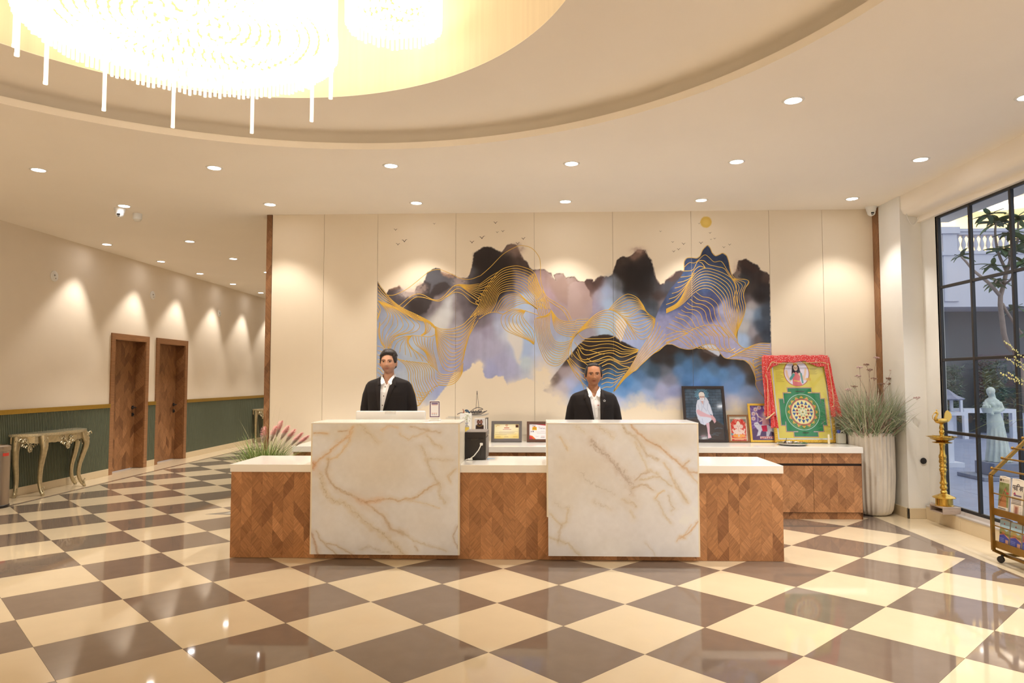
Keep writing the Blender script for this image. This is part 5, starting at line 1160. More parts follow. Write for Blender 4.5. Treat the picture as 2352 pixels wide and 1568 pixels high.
# certificates, plaques
def p_cert(a, b):
    x, y = a * 480, b * 330; P = Paint(x, y, (244, 224, 160)); P.blob(240, 120, 200, 130, (250, 238, 206), .9); P.blob(80, 320, 160, 90, (240, 206, 110), .8); P.blob(420, 300, 160, 90, (240, 206, 110), .8)
    P.disc(240, 32, 24, (196, 96, 50), 3); P.disc(240, 32, 17, (248, 230, 190), 3); P.disc(240, 32, 8, (196, 70, 50), 3); P.line([(30, 60), (60, 30), (100, 40)], (210, 130, 60), 8, 4)
    P.rect(415, 470, 20, 76, (70, 40, 34), 5); P.disc(430, 24, 12, (130, 80, 60), 4); P.disc(454, 24, 12, (130, 80, 60), 4)
    P.rect(190, 290, 78, 94, (198, 74, 50), 4); P.rect(165, 330, 116, 126, (198, 100, 90), 4)
    for k, (x0, x1) in enumerate(((100, 460), (20, 400), (90, 380), (20, 430), (20, 240))): P.rect(x0, x1, 164 + 18 * k, 168 + 18 * k, (150, 120, 110), 5, .8)
    for x0, x1 in ((40, 120), (200, 270), (370, 450)): P.rect(x0, x1, 272, 277, (170, 110, 80), 4, .8); P.rect(x0 - 10, x1 + 10, 290, 294, (160, 120, 90), 4, .7)
    P.rect(0, 480, 318, 330, (120, 110, 140), 5, .7); P.rect(0, 180, 318, 330, (226, 170, 60), 5, .7); return P
mk_frame('framed_certificate', 'grey framed yellow certificate right behind the printer', (1128, 1198.5, 1018.5, 968), m_frgrey, .034, .02, p_cert, 90, 62, Yt=8.19)
def p_cert2(a, b):
    x, y = a * 560, b * 330; P = Paint(x, y, (246, 236, 226)); P.poly([(0, 0), (560, 0), (560, 70), (330, 36), (150, 10)], (206, 62, 84), 4); P.poly([(200, 0), (560, 0), (560, 36)], (226, 120, 50), 5); P.poly([(0, 240), (60, 256), (120, 320), (120, 330), (0, 330)], (226, 108, 48), 5); P.poly([(0, 262), (40, 280), (76, 330), (0, 330)], (206, 60, 84), 5)
    P.rect(56, 144, 66, 132, (232, 176, 50), 6); P.poly([(56, 70), (100, 46), (144, 70)], (220, 110, 40), 5); P.rect(66, 134, 92, 104, (120, 80, 40), 4, .7); P.rect(52, 120, 34, 44, (90, 80, 76), 4, .7)
    cur = [[(206, 66), (190, 58), (184, 70), (198, 82), (206, 94), (194, 104), (180, 98)], [(230, 84), (218, 86), (216, 100), (228, 102), (234, 86), (238, 104)], [(248, 104), (248, 86), (258, 84)], [(276, 86), (264, 88), (264, 102), (276, 102), (280, 86), (284, 104)], [(294, 104), (294, 86), (304, 84), (308, 104), (330, 108), (350, 90)]]
    for c in cur: P.line([tuple(q) for q in crom(c, 16)], (120, 90, 110), 4, 3.5)
    for k, (x0, x1) in enumerate(((220, 300), (120, 400), (140, 420), (150, 380))): P.rect(x0, x1, 150 + 18 * k, 154 + 18 * k, (160, 140, 140), 5, .7)
    P.rect(30, 44, 150, 176, (80, 60, 80), 4, .8); P.rect(60, 84, 144, 176, (80, 60, 80), 4, .7); P.rect(226, 300, 258, 264, (210, 120, 120), 4); P.rect(220, 300, 284, 291, (90, 84, 84), 4); P.rect(120, 180, 262, 268, (150, 120, 150), 5, .6); return P
mk_frame('framed_certificate', 'brown framed pink and white certificate beside the marble counter', (1210, 1288, 1018.5, 969), m_frbrn, .03, .02, p_cert2, 96, 60, Yt=8.19)
Ya = 7.95
aw = thing('award_plaque', 'white award plaque with two dark figures behind the printer', 'plaque', (onY(1101, 980, Ya).x, Ya, ZT))
xa, xb, zt = onY(1090, 980, Ya).x, onY(1113.5, 980, Ya).x, onY(1100, 960.5, Ya).z
q = MB(); q.cbox(xa, xb, Ya, Ya + .022, ZT + .0005, zt, .003); q.build('block', m_white, aw)
pts, a, b_ = grid_points((xa + .004, Ya - .0008, zt - .20), (xb - .004, Ya - .0008, zt - .20), (xa + .004, Ya - .0008, zt - .004), 34, 56)
P = Paint(a * 100, (1 - b_) * 150, (206, 196, 184)); P.disc(36, 28, 15, (96, 52, 36), 4, 19); P.disc(66, 28, 15, (110, 64, 44), 4, 19); P.poly([(8, 90), (10, 58), (30, 46), (70, 46), (92, 58), (92, 90)], (46, 30, 26), 5); P.line([(20, 56), (50, 66), (82, 56)], (176, 130, 60), 4, 3); P.line([(30, 28), (42, 28)], (220, 170, 150), 4, 3); P.line([(60, 28), (72, 28)], (220, 170, 150), 4, 3); P.rect(10, 90, 96, 112, (150, 130, 126), 5, .7)
painted('printed_face', pts, 34, 56, P.c, m_print, aw, thick=(0, .0005, 0))
nf = thing('narrow_frame', 'narrow dark frame standing edge-on beside the white award plaque', 'picture', (onY(1117, 980, 8.0).x, 8.0, ZT)); xa, xb, zt = onY(1114.5, 980, 8.0).x, onY(1120, 980, 8.0).x, onY(1117, 960, 8.0).z
q = MB(); q.box(xa, xa + .005, 8.0, 8.14, ZT + .0005, zt); q.box(xb - .005, xb, 8.0, 8.14, ZT + .0005, zt); q.box(xa, xb, 8.0, 8.14, zt - .006, zt); q.build('frame', m_frgrey, nf); q = MB(); q.box(xa + .005, xb - .005, 8.004, 8.13, ZT + .0005, zt - .006); q.build('panel', m_white, nf)
wb_ = thing('white_box', 'tall white gift box behind the little flower bottle', 'box', (onY(1070, 980, 8.05).x, 8.07, ZT)); xa, xb, zt = onY(1056.5, 980, 8.05).x, onY(1083, 980, 8.05).x, onY(1070, 949.5, 8.05).z
q = MB(); q.cbox(xa, xb, 8.05, 8.12, ZT + .0005, zt - .012, .002); q.build('carton', m_white, wb_); q = MB(); q.cbox(xa - .001, xb + .001, 8.049, 8.121, zt - .06, zt, .002); q.build('lid', m_white, wb_)
fb = thing('flower_bottle', 'small glass bottle with a yellow label and a pale flower, before the white box', 'bottle', (onY(1072, 980, 7.9).x, 7.9, ZT)); c = Vector((onY(1072, 980, 7.9).x, 7.9, ZT)); zl, zn, zf = onY(1070, 985, 7.9).z, onY(1070, 974, 7.9).z, onY(1070, 962, 7.9).z
q = MB(); q.lathe([(.001, 0), (.026, 0), (.028, .01), (.028, zl - ZT + .03), (.012, zn - ZT - .012), (.012, zn - ZT)], c + Vector((0, 0, .0005)), 16); q.build('bottle', mat('clear_bottle', (.9, .9, .85), .08, trans=.8), fb, smooth=40)
q = MB(); q.lathe([(.0285, zl - ZT - .03), (.0285, zl - ZT + .022)], c, 16, cap=False); q.build('label_band', mat('yellow_label', C(214, 178, 70), .4), fb); q = MB(); q.lathe([(.013, zn - ZT), (.017, zn - ZT + .004), (.015, zn - ZT + .022), (.001, zn - ZT + .024)], c, 14); q.build('cap', m_silver, fb, smooth=40)
q = MB(); fr_ = random.Random(4)
for k in range(26):
    an, r, z = fr_.random() * 6.28, .05 * fr_.random(), zf + fr_.uniform(-.045, .05); p = c + Vector((r * math.cos(an), r * math.sin(an) * .5, 0)); p.z = z
    q.ell(p, (.012, .008, .006), 5, 4, Matrix.Rotation(fr_.random() * 3, 3, 'Y'))
for k in range(5): q.tube([c + Vector((0, 0, zn - ZT + .02)), c + Vector((fr_.uniform(-.03, .03), 0, zf - ZT + .03))], .0015, 4)
q.build('flower_sprig', mat('pale_flower', C(214, 208, 178), .6, var=.2, scale=90), fb, smooth=180)

# offerings in front of the yellow print
pc = onZ(1820, 1021.5, ZT); pl = thing('steel_plate', 'round steel plate with a small bowl below the yellow print', 'plate', (pc.x, pc.y, ZT)); m_steel = mat('polished_steel', (.62, .60, .57), .16, metal=1.0)
q = MB(); q.lathe([(.001, .001), (.13, .001), (.155, .012), (.163, .024), (.160, .026), (.150, .014), (.128, .005), (.001, .005)], pc, 40, cap=False); q.build('dish', m_steel, pl, smooth=40)
q = MB(); q.lathe([(.001, .006), (.03, .006), (.045, .022), (.052, .038), (.049, .038), (.042, .024), (.028, .010), (.001, .010)], pc + Vector((-.03, .02, 0)), 24, cap=False); q.build('bowl', m_steel, pl, smooth=40)
q = MB(); q.tube([pc + Vector((-.09, 0, .02)), pc + Vector((-.06, .02, .045)), pc + Vector((-.055, .02, .075))], [.006, .004, .003], 6); q.build('incense_holder', m_blk, pl, smooth=40)
c = onZ(1904, 1019, ZT); o = MB().lathe([(.001, 0), (.012, 0), (.0115, .098), (.008, .104), (.001, .104)], c + Vector((0, 0, .0005)), 14).tube([c + Vector((0, 0, .1)), c + Vector((0, 0, .114))], .0015, 5).build('white_candle', mat('candle_wax', C(244, 222, 178), .5), None, 40); tag(o, 'short white candle standing before the gold frame', 'candle')
c = onZ(1934.5, 1019, ZT); jc = thing('jerrycan', 'translucent white plastic jerrycan with a blue cap on the worktop', 'jerrycan', (c.x, c.y + .04, ZT)); zt = onY(1934, 989, c.y).z; m_jer = mat('cloudy_plastic', C(226, 214, 188), .35, trans=.25)
xa, xb = onY(1924.5, 1000, c.y).x, onY(1944.5, 1000, c.y).x
q = MB(); q.cbox(xa, xb, c.y, c.y + .07, ZT + .0005, zt - .028, .012); q.build('body', m_jer, jc, smooth=40)
q = MB(); q.tube([(xa + .045, c.y + .035, zt - .035), (xa + .05, c.y + .035, zt - .006), (xb - .02, c.y + .035, zt - .004), (xb - .012, c.y + .035, zt - .035)], .009, 8); q.build('handle', m_jer, jc, smooth=60)
q = MB(); q.lathe([(.016, -.035), (.016, -.012), (.019, -.012), (.019, .006), (.001, .008)], (xa + .024, c.y + .035, zt), 16); q.build('cap', mat('blue_cap', C(64, 84, 176), .4), jc, smooth=40)
c = Vector((onY(1930, 985, 8.15).x, 8.15, ZT)); bs = thing('brass_stand', 'small brass disc on a thin stand behind the jerrycan', 'ornament', c); m_brass0 = mat('aged_brass', C(150, 112, 60), .35, metal=.7)
q = MB(); q.lathe([(.001, 0), (.03, 0), (.03, .006), (.006, .012), (.004, .06), (.008, .07), (.004, .08), (.004, .2), (.001, .2)], c + Vector((0, 0, .0005)), 14); q.build('stem', m_brass0, bs, smooth=40)
q = MB(); zd = onY(1930, 957, 8.15).z; q.lathe([(.001, 0), (.03, .0), (.036, .004), (.03, .008), (.001, .01)], (c.x, c.y, zd), 20, ax=(0, -1, 0)); q.tube([(c.x, c.y, ZT + .19), (c.x, c.y, zd - .03)], .004, 6); q.build('disc', m_brass0, bs, smooth=40)
q = MB(); q.tube([(c.x - .03, c.y, ZT + .12), (c.x, c.y - .005, ZT + .15), (c.x + .035, c.y, ZT + .125)], .003, 6); q.tube([(c.x - .03, c.y, ZT + .12), (c.x - .034, c.y, ZT + .08)], .003, 6); q.build('branch', m_brass0, bs, smooth=40)
# ================================================================ the two receptionists
def remesh(mb, vox, smooth_it=2, fac=.5):
    me = mb.build('tmp', m_blk, me_only=True); o = bpy.data.objects.new('tmp', me); COL.objects.link(o)
    r = o.modifiers.new('r', 'REMESH'); r.mode = 'VOXEL'; r.voxel_size = vox; r.use_smooth_shade = True
    dg = bpy.context.evaluated_depsgraph_get(); me2 = bpy.data.meshes.new_from_object(o.evaluated_get(dg))
    bpy.data.objects.remove(o); bpy.data.meshes.remove(me)
    bm = bmesh.new(); bm.from_mesh(me2)
    for _ in range(smooth_it): bmesh.ops.smooth_vert(bm, verts=bm.verts, factor=fac, use_axis_x=True, use_axis_y=True, use_axis_z=True)
    bm.to_mesh(me2); bm.free(); me2.polygons.foreach_set('use_smooth', [True] * len(me2.polygons)); me2.materials.clear()
    return me2
def relax(bm):
    """even out the cut edge of a garment"""
    bv = [q for q in bm.verts if q.is_boundary]
    for _ in range(14):
        new = {}
        for q in bv:
            nb = [e.other_vert(q).co for e in q.link_edges if e.is_boundary]
            if len(nb) == 2: new[q] = q.co * .4 + (nb[0] + nb[1]) * .3
        for q, c in new.items(): q.co = c
def vcol(me, cols):
    cl = np.clip(lin(cols) * KE, .002, .93); at = me.color_attributes.new('print', 'FLOAT_COLOR', 'POINT')
    at.data.foreach_set('color', np.hstack([cl, np.ones((len(cl), 1))]).ravel().astype(np.float32))
def mverts(me):
    a = np.empty(len(me.vertices) * 3); me.vertices.foreach_get('co', a); return a.reshape(-1, 3)
def loft(mb, secs, n=36, pw=2.3):
    """closed superellipse sections (z, a, b, cx, cy)"""
    vs = []; m = len(secs)
    for z, a, b, cx, cy in secs:
        for i in range(n):
            t = 2 * PI * i / n; c, s = math.cos(t), math.sin(t)
            vs.append((cx + a * math.copysign(abs(c) ** (2 / pw), c), cy + b * math.copysign(abs(s) ** (2 / pw), s), z))
    fs = [(i * n + k, i * n + (k + 1) % n, (i + 1) * n + (k + 1) % n, (i + 1) * n + k) for i in range(m - 1) for k in range(n)]
    fs += [tuple(range(n - 1, -1, -1)), tuple((m - 1) * n + k for k in range(n))]
    mb.add(vs, fs)
def head_surface(nu=96, nv=72, jaw=.30, face=1.0):
    """directions and points of the head about the eye line, facing -y"""
    th = np.linspace(0, 2 * PI, nu, endpoint=False); ph = np.linspace(-PI / 2, PI / 2, nv)
    T, Pp = np.meshgrid(th, ph); d = np.stack([np.cos(Pp) * np.sin(T), -np.cos(Pp) * np.cos(T), np.sin(Pp)], -1).reshape(-1, 3)
    x, y, z = d[:, 0], d[:, 1], d[:, 2]; f = np.clip(-y, 0, 1)
    rx = .0755 * face * (1 - jaw * np.clip(-z - .12, 0, 1) ** 1.35); ry = np.where(y < 0, .092, .104)
    ry = ry * (1 - np.where(y > 0, .42 * np.clip(-z, 0, 1) ** 1.2, .06 * np.clip(-z, 0, 1)))
    rz = np.where(z > 0, .106, .114); s = np.sign
    p = np.stack([s(x) * np.abs(x) ** .9 * rx, s(y) * np.abs(y) ** .92 * ry, z * rz], 1)
    g = lambda cx, cz, sx, sz: np.exp(-((p[:, 0] - cx) / sx) ** 2 - ((p[:, 2] - cz) / sz) ** 2) * (y < -.1)
    dy = np.zeros(len(p))
    for sgn in (-1, 1):
        dy += -.0125 * g(sgn * .0305, .001, .018, .0105) + .0045 * g(sgn * .030, .021, .020, .007) + .0050 * g(sgn * .046, -.03, .020, .022) + .0075 * g(sgn * .0125, -.0405, .0065, .007) - .004 * g(sgn * .030, -.062, .012, .012)
    dy += .0135 * g(0, -.008, .0075, .022) + .0225 * g(0, -.034, .0105, .0125) + .0055 * g(0, -.0600, .019, .0042) + .0060 * g(0, -.0695, .017, .0048) - .0035 * g(0, -.0648, .022, .0022) - .004 * g(0, -.080, .022, .006) + .0105 * g(0, -.098, .024, .014) - .002 * g(0, -.05, .004, .007)
    p[:, 1] -= dy; p[:, 1] += .012 * np.clip(-z - .3, 0, 1) * 0
    return d, p, nu, nv
def grid_mesh(mb, p, nu, nv):
    mb.add([tuple(q) for q in p], [(j * nu + i, j * nu + (i + 1) % nu, (j + 1) * nu + (i + 1) % nu, (j + 1) * nu + i) for j in range(nv - 1) for i in range(nu)])
def man(label, cx, cy, eye, skin, brow_c, stubble, hair_fn, vee, vc, lab2, tag_fn, collar_open, button_c, jaw, face):
    G = eye                                                      # floor is at z = -eye in eye-centred space
    t = thing('person', label, 'person', (cx, cy, 0))
    def put(name, me, m, lab=None):
        o = link(name, me, m, t); o.location = (0, 0, eye)
        if lab: o['label'] = lab
        return o
    sh = -.205
    # --- body, one continuous surface
    b = MB(); d, hp, nu, nv = head_surface(jaw=jaw, face=face); grid_mesh(b, hp, nu, nv)
    for s in (-1, 1):
        R = Matrix.Rotation(s * .30, 3, 'Z') @ Matrix.Rotation(-.12, 3, 'X')
        b.ell((s * .0795 * face, .012, -.014), (.0085, .019, .031), 12, 9, R); b.ell((s * .081 * face, .010, -.036), (.006, .011, .011), 8, 6)
    loft(b, [(-.20, .072, .066, 0, .034), (-.16, .058, .058, 0, .030), (-.12, .051, .051, 0, .039), (-.085, .049, .049, 0, .042), (-.05, .048, .048, 0, .038)], 24, 2.0)
    loft(b, [(-.17, .07, .06, 0, .03), (-.20, .16, .08, 0, .03), (-.24, .185, .095, 0, .025), (-.33, .18, .105, 0, .02), (-.46, .165, .1, 0, .02), (-.62, .16, .1, 0, .02), (-.78, .172, .108, 0, .025), (-.86, .16, .1, 0, .03)][::-1], 32, 2.3)
    leg = .42 * (eye / 1.66)
    for s in (-1, 1):
        b.tube([(s * .150, .03, sh - .045), (s * .205, .042, sh - .17), (s * .225, .04, sh - .32), (s * .225, -.005, sh - .45), (s * .222, -.035, sh - .56)], [.040, .044, .041, .036, .027], 14)
        b.tube([(s * .09, .03, -.80), (s * .095, .02, -.80 - leg * .5), (s * .095, .025, -.80 - leg), (s * .095, .045, -eye + .30), (s * .095, .05, -eye + .09)], [.09, .078, .056, .054, .036], 16)
        b.ell((s * .098, -.03, -eye + .045), (.040, .115, .036), 14, 9)
        w = Vector((s * .222, -.040, sh - .575)); b.ell(w + Vector((0, -.012, -.048)), (.018, .034, .05), 12, 9)
        for k, (oy, L) in enumerate(((-.040, .062), (-.020, .072), (.0, .068), (.018, .055))):
            a = w + Vector((0, oy, -.088)); b.tube([a + Vector((0, 0, .03)), a + Vector((-s * .002, -.002, -L * .5)), a + Vector((-s * .012, -.006, -L))], [.009, .0085, .0068], 8)
        b.tube([w + Vector((-s * .006, -.034, -.03)), w + Vector((-s * .014, -.062, -.062)), w + Vector((-s * .016, -.066, -.094))], [.011, .0095, .0075], 8)
    me = remesh(b, .0046, 2, .35); v = mverts(me); n = len(v)
    x, y, z = v[:, 0], v[:, 1], v[:, 2]; col = np.tile(np.array(skin, float), (n, 1)); fr = (y < -.02)
    def tint(a, c):
        a = np.clip(a, 0, 1)[:, None]; col[:] = col * (1 - a) + np.array(c, float) * a
    sk = np.array(skin, float); g2 = lambda cx_, cz, sx, sz: np.exp(-((x - cx_) / sx) ** 2 - ((z - cz) / sz) ** 2) * fr
    if stubble: tint(stubble * np.clip((-.046 - z) / .02, 0, 1) * np.clip((z + .135) / .03, 0, 1) * (y < .03), sk * np.array((.72, .72, .76)))
    if stubble: tint(stubble * .8 * g2(0, -.0515, .024, .005), sk * .62)
    tint(.85 * g2(0, -.060, .0215, .0042) + .9 * g2(0, -.0690, .0185, .0044), (sk[0] * .80, sk[1] * .56, sk[2] * .56)); tint(.9 * g2(0, -.0648, .022, .0018), sk * .34)
    for s in (-1, 1):
        tint(.55 * g2(s * .032, -.013, .016, .006), sk * .72); tint(.6 * g2(s * .033, .008, .017, .006), sk * .70)
        tint(.25 * g2(s * .045, -.03, .02, .02), sk * np.array((1.06, .92, .9))); tint(.6 * g2(s * .0095, -.0435, .004, .0025), sk * .3); tint(.35 * g2(s * .021, -.05, .004, .012), sk * .75)
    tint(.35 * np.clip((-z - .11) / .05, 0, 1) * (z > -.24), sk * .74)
    tint((z < -eye + .2) * 1.0, (30, 26, 26)); vcol(me, col + fbm(x * 90, z * 90, 5, 3)[:, None] * 8)
    body = put('body', me, mat('skin', (.6, .4, .3), .5, spec=.35, attr='print'))
    # --- eyes and brows
    def yface(px, pz):
        k = np.nonzero((hp[:, 1] < -.02))[0]; j = k[np.argmin((hp[k, 0] - px) ** 2 + (hp[k, 2] - pz) ** 2)]; return hp[j, 1]
    m_eye = mat('eye_white', C(222, 206, 192), .25); m_iris = mat('dark_iris', C(44, 26, 20), .2); m_lash = mat('dark_lash', brow_c, .6)
    for s in (-1, 1):
        ex = s * .0302; ye = yface(ex, 0.0)
        q = MB(); q.ell((ex, ye + .0080, -.0008), (.0140, .0115, .0068), 14, 10); eo = put('eye', q.build('e', m_eye, me_only=True, smooth=180), None)
        q = MB(); q.ell((ex, ye - .0022, -.0004), (.0060, .0024, .0060), 12, 8); io = link('iris', q.build('i', m_iris, me_only=True, smooth=180), None, eo)
        q = MB(); q.tube([(ex - .0145, ye + .0035, -.001), (ex - .007, ye - .0026, .0054), (ex, ye - .0036, .0068), (ex + .007, ye - .0026, .0054), (ex + .0145, ye + .0035, -.001)], [.0010, .0021, .0024, .0021, .0010], 6); link('upper_lid', q.build('l', m_lash, me_only=True, smooth=180), None, eo)
        pts = [(s * .0120, .0140), (s * .021, .0182), (s * .033, .0202), (s * .044, .0182), (s * .051, .0130)]
        q = MB(); q.tube([(a, yface(a, c) - .0012, c) for a, c in pts], [.0030, .0044, .0044, .0036, .0016], 6, flat=.6); put('eyebrow', q.build('b', m_lash, me_only=True, smooth=180), None)
    # --- hair: closed cap that dips under the skin where there is none
    tt = hair_fn(hp, d); nrm = hp / np.linalg.norm(hp, axis=1)[:, None]
    hb = MB(); grid_mesh(hb, hp + nrm * tt[:, None], nu, nv)
    put('hair', hb.build('h', mat('black_hair', C(34, 26, 24), .38, spec=.5, bump=.6, bscale=120, bstretch=(2.2, .35, 1)), me_only=True, smooth=180), None)
    # --- clothes
    V = lambda z_: vee[0] + (vee[1] - vee[0]) * np.clip((-.15 - z_) / .34, 0, 1.0); Vc = lambda z_: vc * np.clip((-.15 - z_) / .34, 0, 1.15)
    S1 = [(-.118, .058, .060, 0, .030), (-.150, .070, .068, 0, .032), (-.170, .122, .082, 0, .032), (-.186, .172, .094, 0, .032), (-.204, .198, .104, 0, .031), (-.236, .204, .114, 0, .030), (-.30, .196, .124, 0, .022), (-.42, .186, .124, 0, .02), (-.56, .18, .12, 0, .02), (-.70, .185, .122, 0, .024), (-.84, .19, .124, 0, .03)]
    def yfront(px, pz, off):
        zs = [q_[0] for q_ in S1][::-1]; a = np.interp(pz, zs, [q_[1] for q_ in S1][::-1]) + off; bb_ = np.interp(pz, zs, [q_[2] for q_ in S1][::-1]) + off; c_ = np.interp(pz, zs, [q_[4] for q_ in S1][::-1])
        return c_ - bb_ * (max(0, 1 - min(1, abs(px) / a) ** 2.3)) ** (1 / 2.3)
    q = MB(); loft(q, [(z_, a - .012, bb_ - .010, c0, c1) for z_, a, bb_, c0, c1 in S1][::-1], 48); me = remesh(q, .008, 3)
    bm = bmesh.new(); bm.from_mesh(me)                            # open the neck
    dl = [f for f in bm.faces if f.calc_center_median().z > -.150 - .085 * max(0, 1 - abs(f.calc_center_median().x) / .05) * (f.calc_center_median().y < 0) and abs(f.calc_center_median().x) < .075]
    bmesh.ops.delete(bm, geom=dl, context='FACES'); relax(bm); bm.to_mesh(me); bm.free(); me.polygons.foreach_set('use_smooth', [True] * len(me.polygons))
    m_shirt = mat('white_shirt', C(246, 236, 222), .6, bump=.15, bscale=30); shirt = put('shirt', me, m_shirt)
    q = MB()                                                      # collar leaves and stand
    for s in (-1, 1):
        P0 = [(s * .060, .012, -.122), (s * .052, -.030, -.140), (s * .030, -.064, -.170), (s * (.014 + collar_open), -.080, -.200)]
        P1 = [(s * .078, .020, -.156), (s * .076, -.034, -.172), (s * .064, -.070, -.205), (s * (.046 + collar_open * .5), -.090, -.228)]
        q.add([*P0, *P1, *[(a, b_ - .006, c) for a, b_, c in P0], *[(a, b_ - .006, c) for a, b_, c in P1]], [(0, 1, 5, 4), (1, 2, 6, 5), (2, 3, 7, 6), (8, 12, 13, 9), (9, 13, 14, 10), (10, 14, 15, 11), (0, 8, 9, 1), (1, 9, 10, 2), (2, 10, 11, 3), (4, 5, 13, 12), (5, 6, 14, 13), (6, 7, 15, 14), (3, 11, 15, 7), (0, 4, 12, 8)])
    for k in range(14):
        a0, a1 = -.35 + (PI + .7) * k / 14, -.35 + (PI + .7) * (k + 1) / 14; q.add([(.064 * math.cos(a), .026 + .066 * math.sin(a), z_) for a in (a0, a1) for z_ in (-.165, -.122)] + [(.070 * math.cos(a), .026 + .072 * math.sin(a), z_) for a in (a0, a1) for z_ in (-.165, -.122)], [(0, 1, 3, 2), (4, 6, 7, 5), (1, 5, 7, 3)])
    link('collar', q.build('c', m_shirt, me_only=True, smooth=50), None, shirt)
    q = MB(); zs_ = np.linspace(-.228, -.5, 12)
    for a, c in zip(zs_[:-1], zs_[1:]):
        xa_, xc_ = Vc(a), Vc(c); q.add([(xa_ - .014, yfront(xa_, a, -.006), a), (xa_ + .014, yfront(xa_, a, -.006), a), (xc_ + .014, yfront(xc_, c, -.006), c), (xc_ - .014, yfront(xc_, c, -.006), c)], [(0, 1, 2, 3)])
    link('placket', q.build('pk', m_shirt, me_only=True), None, shirt)
    for zb_ in (-.248, -.338, -.43):
        q = MB(); q.ell((Vc(zb_), yfront(Vc(zb_), zb_, -.004), zb_), (.0052, .003, .0052), 8, 6); link('button', q.build('bt', mat('button_' + ('dark' if button_c[0] < .2 else 'pale'), button_c, .4), me_only=True, smooth=180), None, shirt)
    q = MB(); loft(q, [(z_, a + (.012 if z_ > -.2 else .016), bb_ + .010, c0, c1) for z_, a, bb_, c0, c1 in S1 if z_ < -.13][::-1], 56)
    for s in (-1, 1):
        q.tube([(s * .140, .030, -.235), (s * .178, .032, -.252), (s * .207, .038, -.34), (s * .231, .044, -.46), (s * .238, .032, -.56), (s * .232, -.01, -.67), (s * .226, -.034, -.745)], [.052, .060, .062, .058, .054, .048, .044], 20); q.ell((s * .180, .030, -.240), (.046, .056, .036), 14, 10)
    me = remesh(q, .0075, 4); bm = bmesh.new(); bm.from_mesh(me); dl = []
    for f in bm.faces:
        c = f.calc_center_median(); w_ = V(c.z)
        if c.y < .03 and abs(c.x - Vc(c.z)) < w_ + .004 and c.z < -.12: dl.append(f)
        elif c.z > -.150 and abs(c.x) < .07: dl.append(f)
    bmesh.ops.delete(bm, geom=dl, context='FACES'); relax(bm); bm.to_mesh(me); bm.free(); me.polygons.foreach_set('use_smooth', [True] * len(me.polygons))
    m_jk = mat('black_suit_cloth', C(33, 27, 25), .75, spec=.2, sheen=.05, bump=.1, bscale=500); m_lap = mat('black_lapel', C(37, 30, 27), .7, spec=.22, sheen=.05)
    jk = put('jacket', me, m_jk)
    for s in (-1, 1):                                              # lapels with a notch, then the collar behind the neck
        q = MB(); zs_ = list(np.linspace(-.232, -.80, 22)); rows = []
        for z_ in zs_:
            xi = Vc(z_) + s * (V(z_) - .004); wd = .060 * max(.12, 1 - ((-.232 - z_) / .34)) if z_ > -.56 else .008
            rows.append([(xi + s * wd * f, yfront(xi + s * wd * f, z_, .010) - .004 - .005 * math.sin(PI * f), z_ + .012 * f) for f in (0, .25, .5, .75, 1.0)])
        R_ = len(rows); q.add([p_ for r in rows for p_ in r] + [(a, b_ + .005, c) for r in rows for a, b_, c in r], [(i * 5 + k, i * 5 + k + 1, (i + 1) * 5 + k + 1, (i + 1) * 5 + k) for i in range(R_ - 1) for k in range(4)] + [(5 * R_ + i * 5 + 4, i * 5 + 4, (i + 1) * 5 + 4, 5 * R_ + (i + 1) * 5 + 4) for i in range(R_ - 1)] + [(k, k + 1, 5 * R_ + k + 1, 5 * R_ + k) for k in range(4)] + [(i * 5, 5 * R_ + i * 5, 5 * R_ + (i + 1) * 5, (i + 1) * 5) for i in range(R_ - 1)])
        link('lapel', q.build('lp', m_lap, me_only=True, smooth=40), None, jk)
        q = MB(); rows = []
        for k, f in enumerate(np.linspace(0, 1, 9)):
            z_ = -.140 - .094 * f; xi = s * (.060 + .004 * f + (V(-.23) - .060) * max(0, f - .5) * 1.6); wd = .022 + .024 * f
            y0 = .026 - .10 * f ** .85 if f < .55 else yfront(xi, z_, .010) - .004
            y0 = min(.03, max(y0, yfront(abs(xi), min(z_, -.16), .010) - .006)) if f > .3 else y0
            rows.append([(xi, y0, z_), (xi + s * wd * .5, min(y0, yfront(xi + s * wd * .5, z_ - .01, .012)) + (.004 if f < .5 else -.002), z_ - .006), (xi + s * wd, yfront(min(.19, abs(xi) + wd), z_ - .014, .012) - .003, z_ - .012)])
        R_ = len(rows); q.add([p_ for r in rows for p_ in r], [(i * 3 + k, i * 3 + k + 1, (i + 1) * 3 + k + 1, (i + 1) * 3 + k) for i in range(R_ - 1) for k in range(2)])
        co = link('jacket_collar', q.build('jc', m_lap, me_only=True, smooth=60), None, jk); so = co.modifiers.new('thickness', 'SOLIDIFY'); so.thickness = .006; so.offset = 0
    q = MB()
    for f in np.linspace(.0, 1, 6)[:-1]:
        a, c = .085 + .075 * f, .085 + .075 * (f + .2); zz = -.352 + .006 * f; q.add([(a, yfront(a, zz, .012) - .003, zz), (c, yfront(c, zz, .012) - .003, zz + .0012), (c, yfront(c, zz, .012) - .003, zz + .0082), (a, yfront(a, zz, .012) - .003, zz + .007)], [(0, 1, 2, 3)])
    link('breast_pocket', q.build('bp', m_lap, me_only=True), None, jk)
    tag_fn(jk, yfront)
    q = MB(); loft(q, [(-.74, .178, .112, 0, .024), (-.82, .184, .118, 0, .028), (-.90, .186, .118, 0, .03)][::-1], 40)
    for s in (-1, 1): q.tube([(s * .088, .03, -.86), (s * .096, .024, -.86 - leg * .5), (s * .098, .028, -.80 - leg), (s * .098, .045, -eye + .3), (s * .098, .045, -eye + .06)], [.098, .088, .074, .066, .062], 20)
